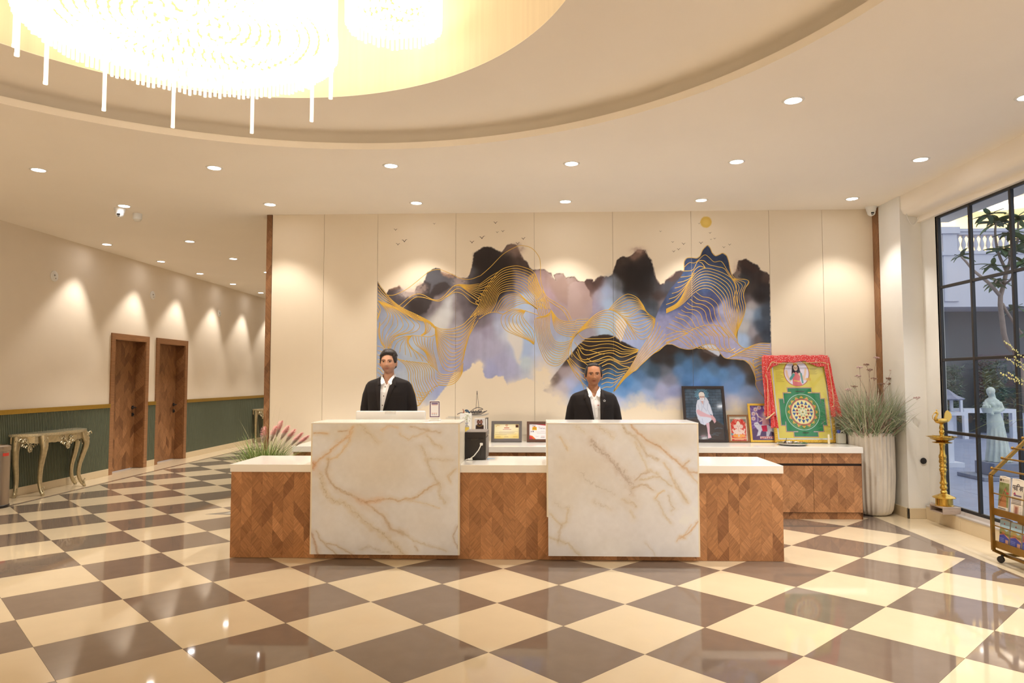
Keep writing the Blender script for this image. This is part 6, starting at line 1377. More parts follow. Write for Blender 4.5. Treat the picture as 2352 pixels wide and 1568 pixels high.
    put('trousers', remesh(q, .01, 4), mat('black_trousers', C(36, 31, 30), .8, spec=.2))
    for s in (-1, 1):
        q = MB(); q.ell((s * .1, -.028, -eye + .036), (.046, .142, .04), 16, 10); me = q.build('shoe', mat('black_leather', C(26, 22, 21), .25), me_only=True, smooth=180)
        for vv in me.vertices: vv.co.z = max(vv.co.z, -eye + .001)
        put('shoe', me, None)
    return t
def hair_full(hp, d):
    x, y, z = hp[:, 0], hp[:, 1], hp[:, 2]; front = d[:, 1] < 0
    line = .058 + .010 * np.cos(x * 40) + .10 * x                                   # fringe line, swept to one side
    line = np.where(np.abs(x) > .050, line - (np.abs(x) - .050) * 3.2, line)
    m1 = np.clip((z - line) / .008, -1, 1); side = np.clip((.022 - y * -1 * 0 - (.0 - y) * 0 + (y + .030)) / .02, -1, 1)
    m = np.where(front & (y < -.038), m1, np.clip((z + .012 - np.clip(-.02 - y, 0, 1) * 1.2 + np.clip(y, 0, .1) * .85) / .010, -1, 1))
    vol = .015 + .012 * np.clip(z / .1, 0, 1) + .004 * np.sin(x * 130 + y * 60) * .35 + .006 * np.clip(x * 12 + .4, 0, 1)
    vol = np.where((np.abs(x) > .06) & (z < .045), .007, vol)
    return np.where(m > 0, vol * np.clip(m * 1.4, 0, 1), -.006)
def hair_receding(hp, d):
    x, y, z = hp[:, 0], hp[:, 1], hp[:, 2]
    line = .080 + .004 * np.cos(x * 60); line = np.where(np.abs(x) > .056, .075 - (np.abs(x) - .056) * 6.0, line)
    m = np.where((y < -.030), np.clip((z - line) / .007, -1, 1), np.clip((z + .010 - np.clip(-.015 - y, 0, 1) * 1.0 + np.clip(y, 0, .1) * .85) / .010, -1, 1))
    vol = .009 + .003 * np.clip(z / .1, 0, 1); vol = np.where((np.abs(x) > .058), .010, vol)
    return np.where(m > 0, vol * np.clip(m * 1.4, 0, 1), -.006)
def tags_none(jk, yf): pass
def tags_pin(jk, yf):
    q = MB()
    for k in range(5):
        a = 2 * PI * k / 5 + .3; q.ell((.098 + .009 * math.cos(a), yf(.098, -.262, .012) - .014, -.262 + .008 * math.sin(a)), (.005, .002, .004), 6, 5)
    link('lapel_pin', q.build('pn', m_silver, me_only=True, smooth=180), None, jk)
    q = MB(); yy = yf(.05, -.305, -.004) - .004; q.cbox(.028, .066, yy - .003, yy, -.314, -.298, .001); b = link('name_badge', q.build('nb', mat('badge_white', C(226, 214, 200), .3), me_only=True), None, jk)
    q = MB(); q.cbox(.030, .044, yy - .0042, yy - .003, -.310, -.302, .0004); q.build
    link('badge_mark', q.build('bm', mat('badge_red', C(176, 52, 46), .4), me_only=True), None, jk)
pA = onY(892, 831, 7.0); pB = onY(1363, 859.5, 7.1)
man('man in a black suit with thick side-swept black hair behind the monitor', pA.x, 7.0, pA.z, (212, 156, 120), C(40, 26, 22), .55, hair_full, (.058, .017), -.042, '', tags_none, .0, C(40, 34, 34), .20, 1.03)
man('man in a black suit with receding black hair wearing a name badge', pB.x, 7.1, pB.z, (184, 124, 84), C(40, 26, 22), .22, hair_receding, (.062, .030), .030, '', tags_pin, .004, C(206, 190, 170), .17, 1.06)
# ================================================================ planters
gr2 = random.Random(11); LIM = (3.955, 8.28)
def blade(mb, base, az, L, lean, droop, w, n=7, twist=0.0):
    """one arching grass blade as a folded strip"""
    d = Vector((math.cos(az), math.sin(az), 0)); side = Vector((-math.sin(az + twist), math.cos(az + twist), 0)); pts = []; p = Vector(base); ang = PI / 2 - lean
    for i in range(n):
        pts.append(Vector((min(p.x, LIM[0]), min(p.y, LIM[1]), p.z))); ang -= droop * (.35 + 1.3 * i / n) / n; p = p + (d * math.cos(ang) + Vector((0, 0, math.sin(ang)))) * (L / (n - 1))
    vs = []
    for i, q in enumerate(pts):
        ww = w * (1 - (i / (n - 1)) ** 1.6) + .0004; vs += [q - side * ww / 2, q + side * ww / 2]
    mb.add(vs, [(2 * i, 2 * i + 1, 2 * i + 3, 2 * i + 2) for i in range(n - 1)]); return pts
def grass_mats(nm, cols): return [mat(nm + '_%d' % i, C(*c), .55, spec=.3, var=.15, scale=20) for i, c in enumerate(cols)]
def grass(parent, c, R, n, L, cols, nm, w=.006, lean=(.05, .7), droop=(.2, 1.8), label=None):
    ms = grass_mats(nm, cols); q = MB()
    for k in range(n):
        r, a = R * math.sqrt(gr2.random()), gr2.random() * 2 * PI; q.cur = gr2.randrange(len(ms)); az = a + gr2.uniform(-.9, .9)
        blade(q, c + Vector((r * math.cos(a), r * math.sin(a), 0)), az, L * gr2.uniform(.55, 1.1), gr2.uniform(*lean) * (.4 + .6 * r / R), gr2.uniform(*droop), w * gr2.uniform(.6, 1.2), 7, gr2.uniform(-.6, .6))
    return q.build(nm, ms, parent, kind='stuff', label=label)
m_pot = mat('whitewashed_pot', C(226, 210, 186), .7, spec=.25, var=.09, scale=9, stretch=(1, 1, .5), bump=.25, bscale=40)
m_soil = mat('dark_soil', C(58, 46, 36), .9)
pt = Vector((3.715, 7.975, 0))
pot = thing('planter', 'tall ribbed white planter of feathery grass at the end of the cabinets', 'planter', pt)
q = MB(); q.lathe([(.001, .001), (.15, .001), (.185, .02), (.205, .06), (.222, .16), (.236, .4), (.238, .62), (.236, .84), (.234, .895), (.222, .9), (.216, .885), (.214, .80), (.001, .80)], pt, 168, cap=False, rib=28, ribd=.055); q.build('pot', m_pot, pot, smooth=60)
q = MB(); q.lathe([(.001, .82), (.212, .82)], pt, 30, cap=False); q.build('soil', m_soil, pot)
grass(pot, pt + Vector((0, 0, .82)), .20, 1500, .66, [(164, 172, 130), (200, 196, 158), (134, 146, 102), (220, 210, 178), (180, 140, 124), (152, 166, 122)], 'feathery_grass', .0078, (.05, .85), (.3, 2.3), 'dense arching green and straw grass')
hm = [mat('flower_brown', C(150, 112, 90), .7, var=.2, scale=90), mat('flower_pink', C(196, 158, 146), .7, var=.2, scale=90)]
for i, (px, py) in enumerate(((2008, 868), (1974, 842), (1990, 836), (2014, 820), (1998, 848), (1970, 862), (1962, 886), (1948, 893), (2042, 868), (2050, 848), (2046, 880), (2106, 912), (2024, 880))):
    q = MB(); q.cur = 0; e = onY(px, py, 7.58 if px > 2060 else pt.y + gr2.uniform(-.15, .1)); b0 = pt + Vector((gr2.uniform(-.08, .08), gr2.uniform(-.08, .08), .84)); mid = b0.lerp(e, .6) + Vector((-(e.x - b0.x) * .25, 0, .1))
    q.tube([tuple(v) for v in (lambda P: [P[0].lerp(P[1], t).lerp(P[1].lerp(P[2], t), t) for t in np.linspace(0, 1, 9)])([b0, mid, e])], .0016, 5)
    q.cur = i % 2
    for k in range(22):
        a, r = gr2.random() * 6.28, .034 * math.sqrt(gr2.random()); p = e + Vector((r * math.cos(a), r * math.sin(a) * .7, gr2.uniform(-.006, .008) - r * .2)); q.ell(p, (.007, .007, .0045), 5, 4)
        if k % 3 == 0: q.tube([e - Vector((0, 0, .03)), p], .0008, 3)
    q.build('flower_stem', hm, pot, smooth=180)
# pink plume grass left of the desk
pp = Vector((-2.80, 7.18, 0)); pg = thing('planter', 'low planter of green grass with pink feathery plumes beside the desk', 'planter', pp)
q = MB(); q.lathe([(.001, .001), (.12, .001), (.15, .04), (.165, .2), (.17, .50), (.172, .56), (.160, .56), (.155, .50), (.001, .50)], pp, 120, cap=False, rib=24, ribd=.05); q.build('pot', m_pot, pg, smooth=60)
q = MB(); q.lathe([(.001, .515), (.153, .515)], pp, 30, cap=False); q.build('soil', m_soil, pg)
grass(pg, pp + Vector((0, 0, .51)), .15, 650, .44, [(140, 158, 84), (116, 138, 66), (166, 176, 104), (98, 120, 60), (186, 190, 130)], 'green_grass', .008, (.1, .95), (.2, 1.8), 'arching bright green grass')
grass(pg, pp + Vector((0, 0, .51)), .12, 26, .68, [(196, 184, 140), (170, 160, 110)], 'tall_straw', .004, (.05, .5), (.0, .5))
mpl = [mat('plume_pink', C(240, 164, 152), .8, sheen=.3), mat('plume_cream', C(236, 212, 190), .8, sheen=.3), mat('plume_stem', C(170, 160, 110), .7)]
for i, (px, py) in enumerate(((607, 988), (632, 986), (645, 974), (672, 992), (687, 1000), (701, 1005), (659, 984))):
    e = onY(px, py, pp.y + gr2.uniform(-.06, .08)); b0 = pp + Vector((gr2.uniform(-.05, .05), gr2.uniform(-.05, .05), .52)); q = MB(); q.cur = 2; q.tube([b0, b0.lerp(e, .5) + Vector((0, 0, .03)), e], .002, 5)
    ax = (e - b0).normalized(); tl = Vector((gr2.uniform(-.5, .1), 0, 0)); Rq = Vector((0, 0, 1)).rotation_difference(ax).to_matrix(); q.cur = 1; q.ell(e - ax * .03, (.012, .012, .06), 10, 8, Rq)
    for k in range(900):
        s = gr2.random() ** .8; q.cur = 0 if s < .5 + .12 * gr2.random() else 1; p0 = e + ax * (.03 - .17 * s); a = gr2.random() * 6.28; o = Vector((math.cos(a), math.sin(a), 0)); rr = (.040 * math.sin(PI * min(1, .18 + s * .8)) + .006) * gr2.uniform(.7, 1.15)
        dv = o * rr + ax * .020 + Vector((tl.x * .03, 0, -.016 * gr2.random())); sd = (o.cross(ax) + Vector((0, 0, .3))).normalized() * .0011; pm = p0 + dv * .6 + ax * .006
        q.add([p0 - sd, p0 + sd, pm + sd * .8, pm - sd * .8, p0 + dv], [(0, 1, 2, 3), (3, 2, 4)])
    q.build('plume', mpl, pg, label='pink tipped feathery plume')
# planter at the right edge of the view
LIM = (4.13, 8.2); pe = Vector((3.93, 4.86, 0)); pr_ = thing('planter', 'planter of yellow-green arching leaves at the right edge beside the paper rack', 'planter', pe)
q = MB(); q.lathe([(.001, .001), (.12, .001), (.15, .04), (.17, .3), (.175, .84), (.177, .9), (.165, .9), (.16, .84), (.001, .84)], pe, 120, cap=False, rib=24, ribd=.05); q.build('pot', m_pot, pr_, smooth=60)
q = MB(); q.lathe([(.001, .85), (.158, .85)], pe, 30, cap=False); q.build('soil', m_soil, pr_)
grass(pr_, pe + Vector((0, 0, .85)), .13, 340, .95, [(150, 156, 84), (176, 178, 104), (196, 192, 124), (120, 132, 66)], 'arching_leaves', .009, (.1, .7), (.5, 2.4), 'long arching yellow-green leaves')
q = MB()
for k in range(9):
    az = gr2.uniform(1.2, 3.4); pts = blade(q, pe + Vector((0, 0, .85)), az, gr2.uniform(.9, 1.15), gr2.uniform(.25, .55), gr2.uniform(.3, .9), .005)
    for j in range(40): q.ell(pts[-1].lerp(pts[-3], (j / 40) ** 1.2) + Vector((gr2.uniform(-.006, .006), gr2.uniform(-.006, .006), gr2.uniform(-.008, .008))), (.0035, .0035, .006), 5, 4)
q.build('seed_spikes', mat('seed_yellow', C(214, 204, 130), .6), pr_, kind='stuff')

# ================================================================ brass oil lamp on its box
m_brass = mat('polished_brass', C(214, 168, 74), .2, metal=.9, var=.06, scale=20); m_brass_s = mat('satin_brass', C(226, 178, 84), .34, metal=.75)
bx = thing('wooden_box', 'hollow grey wooden box under the brass lamp on the kerb', 'box', (4.108, 7.28, .1455)); m_gw = mat('grey_wood', C(176, 152, 130), .6, var=.15, scale=12, stretch=(1, 8, 8))
x0, x1, y0, y1, z0, z1 = 4.02, 4.194, 7.16, 7.40, .1455, .2150
for nm, B in (('top_board', (x0, x1, y0, y1, z1 - .014, z1)), ('bottom_board', (x0, x1, y0, y1, z0, z0 + .01)), ('side_board', (x0, x1, y0, y0 + .014, z0 + .01, z1 - .014)), ('side_board', (x0, x1, y1 - .014, y1, z0 + .01, z1 - .014)), ('back_board', (x1 - .012, x1, y0 + .014, y1 - .014, z0 + .01, z1 - .014))):
    q = MB(); q.cbox(*B, .0015); q.build(nm, m_gw, bx)
lc = Vector((4.098, 7.275, .2155)); lm = thing('brass_lamp', 'tall turned brass oil lamp topped by a peacock beside the window', 'lamp', lc); k = .000862
q = MB(); q.lathe([(.001, 0), (98 * k, 0), (100 * k, 6 * k), (90 * k, 12 * k), (90 * k, 84 * k), (118 * k, 90 * k), (122 * k, 97 * k), (112 * k, 104 * k), (70 * k, 122 * k), (40 * k, 136 * k), (32 * k, 146 * k)], lc, 40, cap=False); q.build('foot', m_brass, lm, smooth=35)
prof = [(32, 146), (40, 156), (34, 166), (28, 180), (38, 194), (42, 208), (36, 222), (30, 240), (40, 252), (42, 262), (32, 276), (30, 300), (27, 340), (34, 372), (30, 380), (38, 400), (42, 420), (30, 436), (40, 450), (36, 466), (30, 480), (42, 500), (40, 520), (36, 540), (42, 556), (40, 580), (30, 600), (27, 640), (28, 690), (34, 706), (30, 720)]
q = MB(); q.lathe([(r * k, z * k) for r, z in prof], lc, 28, cap=False); q.build('stem', m_brass, lm, smooth=50)
q = MB(); q.lathe([(30 * k, 720 * k), (100 * k, 726 * k), (106 * k, 734 * k), (60 * k, 744 * k), (70 * k, 752 * k), (118 * k, 768 * k), (132 * k, 790 * k), (152 * k, 797 * k), (150 * k, 802 * k), (128 * k, 796 * k), (110 * k, 778 * k), (24 * k, 772 * k)], lc, 48, cap=False)
for i in range(5):
    a = 2 * PI * i / 5 + .4; q.tube([lc + Vector((125 * k * math.cos(a), 125 * k * math.sin(a), 797 * k)), lc + Vector((170 * k * math.cos(a), 170 * k * math.sin(a), 803 * k))], [.016, .005], 6, flat=.4)
q.build('oil_dish', m_brass, lm, smooth=40)
q = MB(); q.lathe([(24 * k, 772 * k), (30 * k, 800 * k), (22 * k, 820 * k), (28 * k, 838 * k), (30 * k, 860 * k), (20 * k, 876 * k), (28 * k, 890 * k), (24 * k, 920 * k), (18 * k, 940 * k), (26 * k, 950 * k), (.001, 954 * k)], lc, 24, cap=False); q.build('finial', m_brass, lm, smooth=50)
q = MB(); ph_ = lc + Vector((0, 0, 972 * k)); q.ell(ph_ + Vector((.0, 0, .008)), (.066, .024, .026), 16, 10, Matrix.Rotation(-.08, 3, 'Y'))
q.tube([ph_ + Vector((-.048, 0, .012)), ph_ + Vector((-.058, 0, .04)), ph_ + Vector((-.044, 0, .062)), ph_ + Vector((-.036, 0, .078)), ph_ + Vector((-.044, 0, .092))], [.020, .014, .010, .010, .014], 10); q.ell(ph_ + Vector((-.046, 0, .093)), (.016, .012, .013), 10, 8); q.tube([ph_ + Vector((-.058, 0, .092)), ph_ + Vector((-.078, 0, .086))], [.006, .001], 6)
for dx in (-.006, 0, .006): q.tube([ph_ + Vector((-.044, 0, .103)), ph_ + Vector((-.044 + dx, 0, .122))], [.0018, .003], 5)
q.tube([ph_ + Vector((-.066, 0, .088)), ph_ + Vector((-.088, 0, .06)), ph_ + Vector((-.086, 0, .03)), ph_ + Vector((-.062, 0, .008))], .0035, 6); q.build('peacock_body', m_brass_s, lm, smooth=180)
q = MB(); fan = [(.030, .0), (.026, .04), (.034, .082), (.046, .104), (.060, .116), (.070, .112), (.078, .100), (.088, .098), (.092, .084), (.100, .076), (.098, .060), (.104, .046), (.094, .032), (.084, .014), (.062, -.004)]
q.prism(fan, ph_ + Vector((0, -.005, 0)), (1, 0, 0), (0, 0, 1), (0, 1, 0), .010); q.build('peacock_tail', m_brass_s, lm)

# ================================================================ newspaper rack on wheels
TY1, TY0, TX0 = 5.905, 5.27, 3.705
rk = thing('newspaper_rack', 'brass finished rolling newspaper rack in front of the glass wall', 'rack', (TX0 + .2, (TY0 + TY1) / 2, 0)); m_rk = mat('antique_gold_metal', C(158, 118, 52), .33, metal=.75, var=.08, scale=15)
for yy in (TY1, TY0):
    q = MB(); w = .024; P_ = [(TX0, .10), (TX0, .705), (TX0 + .33, 1.02), (TX0 + .37, .98), (TX0 + .37, .06), (TX0 + .09, .06)]
    for (a, b), (c, d_) in zip(P_, P_[1:] + P_[:1]): q.bar((a, yy, b), (c, yy, d_), w, .022, (0, 1, 0))
    q.build('end_frame', m_rk, rk)
for i in range(4):
    f = .10 + .26 * i; x, z = TX0 + .33 * f, .705 + .315 * f + .018; q = MB(); q.tube([(x, TY1 + .03, z), (x, TY0 - .03, z)], .0075, 10); q.ell((x, TY1 + .034, z), .0125, 10, 8); q.ell((x, TY0 - .034, z), .0125, 10, 8); q.build('hanging_rod', m_rk, rk, smooth=60)
for zs, nm in ((.385, 'upper'), (.125, 'lower')):
    q = MB(); q.box(TX0 + .005, TX0 + .02, TY0, TY1, zs, zs + .055); q.box(TX0 + .02, TX0 + .2, TY0, TY1, zs, zs + .008); q.build('shelf_tray', m_rk, rk)
    q = MB(); q.tube([(TX0 + .008, TY1, zs + .175), (TX0 + .008, TY0, zs + .175)], .0055, 8); q.build('guard_rail', m_rk, rk, smooth=60)
    q = MB(); q.box(TX0 + .2, TX0 + .208, TY0, TY1, zs, zs + .24); q.build('shelf_back', m_rk, rk)
q = MB(); q.bar((TX0 + .09, TY0, .06), (TX0 + .09, TY1, .06), .022, .022); q.bar((TX0 + .35, TY0, .06), (TX0 + .35, TY1, .06), .022, .022); q.build('base_bar', m_rk, rk)
for x in (TX0 + .05, TX0 + .33):
    for yy in (TY1 - .01, TY0 + .01):
        q = MB(); q.lathe([(.001, -.011), (.024, -.011), (.027, -.007), (.027, .007), (.024, .011), (.001, .011)], (x, yy, .0275), 18, ax=(.7, .7, 0)); q.bar((x, yy, .03), (x + .01, yy - .006, .058), .024, .02); q.tube([(x + .01, yy - .006, .05), (x + .012, yy - .006, .066)], .008, 8); q.build('caster', m_blk, rk, smooth=50)
def paper(name, label, cat, y0_, y1_, z0_, h, x_, cols_fn, nx, ny, thick, group, lean=.10):
    """folded sheet bundle leaning back in the rack, its print facing the room"""
    t = thing(name, label, cat, (x_, (y0_ + y1_) / 2, z0_), group=group)
    A, B, T_ = Vector((x_, y1_, z0_)), Vector((x_, y0_, z0_)), Vector((x_ + lean * h, y1_, z0_ + h)); q = MB(); n = Vector((1, 0, -lean)).normalized()
    q.prism([(0, 0), ((B - A).length, 0), ((B - A).length, h * .995), ((B - A).length * .45, h * 1.0), (0, h * .985)], A + n * .0012, (B - A).normalized(), (T_ - A).normalized(), n, thick); q.build('pages', mat('newsprint_edge', C(214, 196, 170), .8), t)
    q = MB(); q.tube([T_ + n * thick * .4, T_.lerp(T_ + (B - A), .5) + n * thick * .45 + Vector((0, 0, .006)), T_ + (B - A) + n * thick * .4], thick * .42, 8); q.build('top_fold', mat('newsprint_edge', (0, 0, 0)), t, smooth=60)
    pts, a, b_ = grid_points(A, B, T_, nx, ny); painted('front_page', pts, nx, ny, cols_fn(a, 1 - b_).c, m_print, t, thick=n * .0008, flip=False); return t
def deva(P, x0, y0, s, chars, col, w):
    """headline letters hung from a bar, in strokes"""
    G = {'pa': [[(0, 0), (0, 5), (3, 6), (6, 4)], [(6, 0), (6, 10)]], 'tra': [[(6, 0), (6, 10)], [(6, 3), (2, 4), (0, 6)], [(6, 6), (1, 9)]], 'i': [[(2, 0), (2, 10)], [(2, 0), (0, -3), (4, -5), (9, -3)]], 'ka': [[(4, 0), (4, 10)], [(4, 3), (0, 4), (0, 7), (4, 7)], [(4, 3), (8, 3), (8, 6), (6, 7)]], 'a': [[(1, 0), (1, 10)]], 'ra': [[(1, 0), (4, 2), (1, 5), (5, 10)]], 'ja': [[(6, 0), (6, 10)], [(6, 4), (2, 4), (1, 7), (3, 9)]]}
    x = x0
    for c in chars:
        wd = max(p[0] for st in G[c] for p in st) + 1.6
        for st in G[c]: P.line([(x + p[0] * s, y0 + p[1] * s) for p in st], col, w, w * .6)
        P.line([(x - .4 * s, y0), (x + wd * s, y0)], col, w, w * .6); x += wd * s + .1 * s
    return x
def p_news1(a, b):
    x, y = a * 130, b * 290; P = Paint(x, y, (226, 208, 180)); P.rect(4, 126, 12, 34, (190, 172, 140), 4); P.rect(6, 30, 14, 32, (60, 44, 40), 3)
    deva(P, 36, 17, 1.2, ('ra', 'ja', 'a'), (90, 70, 60), 2.4); P.rect(0, 130, 40, 226, (124, 128, 74), 5); P.c += (fbm(x, y, 3, 4, 1 / 30.) * (y > 40) * (y < 226))[:, None] * 60; P.poly([(8, 190), (60, 110), (100, 150), (110, 226), (10, 226)], (170, 112, 70), 6); P.poly([(60, 100), (86, 70), (100, 110)], (196, 120, 90), 5); P.rect(96, 128, 110, 124, (196, 70, 60), 4); P.line([(20, 200), (90, 70)], (70, 60, 40), 4, 4)
    for k in range(4): P.rect(6, 100, 236 + 13 * k, 243 + 13 * k, (70, 60, 56), 3, .8)
    return P
def p_news2(a, b):
    x, y = a * 140, b * 290; P = Paint(x, y, (228, 212, 186)); deva(P, 14, 46, 3.1, ('pa', 'tra', 'i', 'ka', 'a'), (44, 36, 36), 6); P.poly([(20, 110), (40, 92), (56, 112)], (176, 60, 90), 5); P.rect(30, 120, 112, 122, (110, 90, 120), 4)
    for k in range(5): P.rect(8, 120, 132 + 11 * k, 138 + 11 * k, (86, 76, 72), 3, .8)
    P.rect(36, 100, 190, 262, (196, 160, 130), 5); P.rect(52, 84, 200, 250, (150, 96, 76), 8)
    for k in range(6): P.rect(104, 134, 196 + 11 * k, 200 + 11 * k, (120, 108, 100), 3, .7)
    P.rect(20, 120, 270, 276, (90, 80, 110), 4); return P
paper('newspaper', 'folded newspaper with a green picture in the rack, at its far end', 'newspaper', 5.765, 5.885, .394, .30, TX0 + .03, p_news1, 50, 100, .014, 'papers in the rack')
paper('newspaper', 'folded newspaper with a bold black masthead in the rack', 'newspaper', 5.60, 5.735, .394, .30, TX0 + .03, p_news2, 56, 110, .014, 'papers in the rack')
paper('newspaper', 'folded newspaper standing nearest the viewer in the rack', 'newspaper', 5.44, 5.575, .394, .29, TX0 + .03, p_news1, 40, 80, .014, 'papers in the rack')
def p_mag(kk):
    def f(a, b):
        x, y = a * 130, b * 210; P = Paint(x, y, (176, 200, 204)); P.poly([(0, 70), (40, 56), (90, 80), (130, 62), (130, 130), (0, 130)], ((150, 146, 86), (170, 150, 90), (180, 96, 90))[kk], 8); P.rect(30, 70, 84, 110, (190, 130, 80), 8); P.disc(60, 24, 6, (190, 60, 50), 4)
        P.poly([(0, 118), (60, 104), (130, 132), (130, 210), (0, 210)], (70, 76, 146), 5); P.line([(0, 116), (60, 102), (130, 128)], (226, 130, 120), 6, 4)
        for k in range(5): P.rect(8, 62, 136 + 12 * k, 141 + 12 * k, (170, 172, 206), 4, .7)
        P.rect(84, 122, 142, 190, (206, 150, 120), 6); return P
    return f
for i, (a, b) in enumerate(((5.770, 5.885), (5.630, 5.755), (5.480, 5.615))):
    paper('brochure', ('stack of blue travel brochures at the far end of the lower tray', 'blue brochure with a figure photo, middle of the lower tray', 'pink patterned brochure nearest the viewer in the lower tray')[i], 'brochure', a, b, .134, .215, TX0 + .03, p_mag(i), 44, 70, .03 if i == 0 else .014, 'brochures in the rack')

# ================================================================ silver console tables
m_slv = mat('champagne_silver', C(196, 176, 134), .3, metal=.75, var=.16, scale=30, bump=.25, bscale=60)
m_slv2 = mat('champagne_silver_bright', C(214, 198, 160), .22, metal=.8, var=.2, scale=60, bump=.5, bscale=90)
def console(label):
    """serpentine half console, back edge on x=0, running along y, built about its centre"""
    t = thing('console_table', label, 'console table', (0, 0, 0), group='silver console tables'); L, D, Hh = 1.26, .37, .80
    n = 40; front = []
    for i in range(n + 1):
        f = i / n; yy = -L / 2 + L * f; e = abs(2 * f - 1); x = .05 + (D - .05) * (1 - e ** 5) + .012 * math.cos(f * 6 * PI) * (1 - e); front.append((x, yy))
    poly = [(0, -L / 2)] + front + [(0, L / 2)]
    q = MB(); q.prism(poly, (0, 0, Hh - .028), (1, 0, 0), (0, 1, 0), (0, 0, 1), .028); q.prism([(max(0, x - .012), yy * .985) for x, yy in poly], (0, 0, Hh - .036), (1, 0, 0), (0, 1, 0), (0, 0, 1), .014); q.build('top', m_slv2, t, smooth=40, local=True)
    q = MB()                                                            # pierced apron that follows the front, with scrolls
    for i in range(n):
        (xa, ya), (xb, yb) = front[i], front[i + 1]; f = (i + .5) / n; dp = .085 + .075 * max(0, math.cos((f - .5) * 3.2 * PI)) ** 2 + .03 * abs(math.sin(f * 12 * PI)) * .3
        xa, xb = xa - .03, xb - .03; q.add([(xa, ya * .95, Hh - .036), (xb, yb * .95, Hh - .036), (xb, yb * .95, Hh - .036 - dp), (xa, ya * .95, Hh - .036 - dp), (xa - .014, ya * .95, Hh - .036), (xb - .014, yb * .95, Hh - .036), (xb - .014, yb * .95, Hh - .036 - dp), (xa - .014, ya * .95, Hh - .036 - dp)], [(3, 2, 1, 0), (4, 5, 6, 7), (0, 1, 5, 4), (2, 3, 7, 6)])
    q.build('apron', m_slv, t, smooth=40, local=True)
    for cy_ in (-.53, .0, .53):
        fx = np.interp(cy_, [p[1] for p in front], [p[0] for p in front]) - (.018 if cy_ == 0 else .03); q = MB()
        for s in (-1, 1):
            for r0, oy, oz in ((.052, .07, -.10), (.04, .15, -.085), (.036, .04, -.175), (.03, .11, -.15)):
                q.tube([(fx, cy_ + s * oy + (r0 * (1 - .12 * k)) * math.cos(k * .8 + (0 if s > 0 else PI)), Hh + oz + r0 * (1 - .12 * k) * math.sin(k * .8)) for k in range(8)], [.011 - .0009 * k for k in range(8)], 6)
            for k in range(5): q.ell((fx + .006, cy_ + s * (.015 + .022 * k), Hh - .14 + .018 * k), (.009, .017, .011), 6, 5, Matrix.Rotation(s * .6, 3, 'X'))
        for k in range(7):
            a = k / 7 * 2 * PI; q.ell((fx + .008, cy_ + .028 * math.cos(a), Hh - .195 + .028 * math.sin(a)), (.011, .018, .018), 6, 5)
        q.ell((fx + .018, cy_, Hh - .195), (.012, .015, .015), 8, 6); q.build('carved_crest', m_slv2, t, smooth=60, local=True)
    for (x, yy, out) in ((.06, -.555, -.9), (.06, .555, .9), (.285, -.40, -.5), (.285, .40, .5)):
        q = MB(); pf = 1 if x > .2 else .35
        P_ = [(x, yy, Hh - .04), (x + .03 * pf, yy + .03 * out, Hh - .14), (x + .035 * pf, yy + .045 * out, Hh - .22), (x + .0, yy + .02 * out, Hh - .36), (x - .03 * pf, yy - .02 * out, Hh - .50), (x - .035 * pf, yy - .03 * out, Hh - .62), (x - .01 * pf, yy - .005 * out, Hh - .72), (x + .03 * pf, yy + .035 * out, Hh - .78), (x + .045 * pf, yy + .05 * out, Hh - .782)]
        q.tube([tuple(p) for p in crom3(P_, 26)], list(np.interp(np.linspace(0, 1, 26), [0, .12, .25, .5, .75, .9, 1], [.062, .056, .046, .034, .027, .025, .02])), 10, flat=.85); lo = q.build('leg', m_slv, t, smooth=60, local=True)
        q = MB()
        for k in range(8): q.ell((x + .048 * pf + .012, yy + (.032 + .012 * math.sin(k)) * out + .02 * math.cos(k * 2.4), Hh - .07 - .022 * k), (.010, .018 - .0012 * k, .020), 6, 5, Matrix.Rotation(.5 * (-1) ** k, 3, 'X'))
        for k in range(5): q.ell((x + .02 * pf + .012, yy + .02 * out + .012 * math.cos(k * 2.2), Hh - .70 - .016 * k), (.009, .013, .014), 6, 5)
        ob = q.build('carved_leaf', m_slv2, lo, smooth=60, local=True)
    return t
def crom3(pts, n):
    P = np.array(pts, float); P = np.vstack([2 * P[0] - P[1], P, 2 * P[-1] - P[-2]]); m = len(P) - 3; out = []
    for s in np.linspace(0, m, n):
        k = min(m - 1, int(s)); t = s - k; p0, p1, p2, p3 = P[k:k + 4]; out.append(.5 * (2 * p1 + (p2 - p0) * t + (2 * p0 - 5 * p1 + 4 * p2 - p3) * t * t + (3 * p1 - p0 - 3 * p2 + p3) * t ** 3))
    return out
ct = console('carved champagne silver console table against the green dado next to the bin'); ct.location = (XL + .026, 9.31, .0)
ct2 = dup(ct, (XL + .026, 16.93, 0), None, 'carved champagne silver console table at the far end of the corridor')
# ---- waste bin
bc = Vector((-6.34, 8.07, 0)); bn = thing('waste_bin', 'brushed steel cylindrical bin with a red label at the left edge', 'bin', bc); m_bs = mat('brushed_steel', (.42, .36, .30), .3, metal=.9, var=.05, scale=90, stretch=(1, 1, .05))
q = MB(); q.lathe([(.145, .03), (.146, .66), (.001, .66)], bc, 40, cap=False); q.build('body', m_bs, bn, smooth=40); q = MB(); q.lathe([(.001, .001), (.15, .001), (.152, .028), (.145, .034)], bc, 40, cap=False); q.build('base_ring', m_blk, bn, smooth=40)
q = MB(); q.lathe([(.147, .66), (.151, .668), (.149, .71), (.11, .725), (.105, .70), (.001, .70)], bc, 40, cap=False); q.build('rim', m_bs, bn, smooth=40)
q = MB()
for k in range(8):
    a0, a1 = .0 - .42 + .07 * k, -.42 + .07 * (k + 1); q.add([bc + Vector((.1468 * math.cos(a), .1468 * math.sin(a), z)) for a in (a0, a1) for z in (.60, .635)], [(0, 2, 3, 1)])
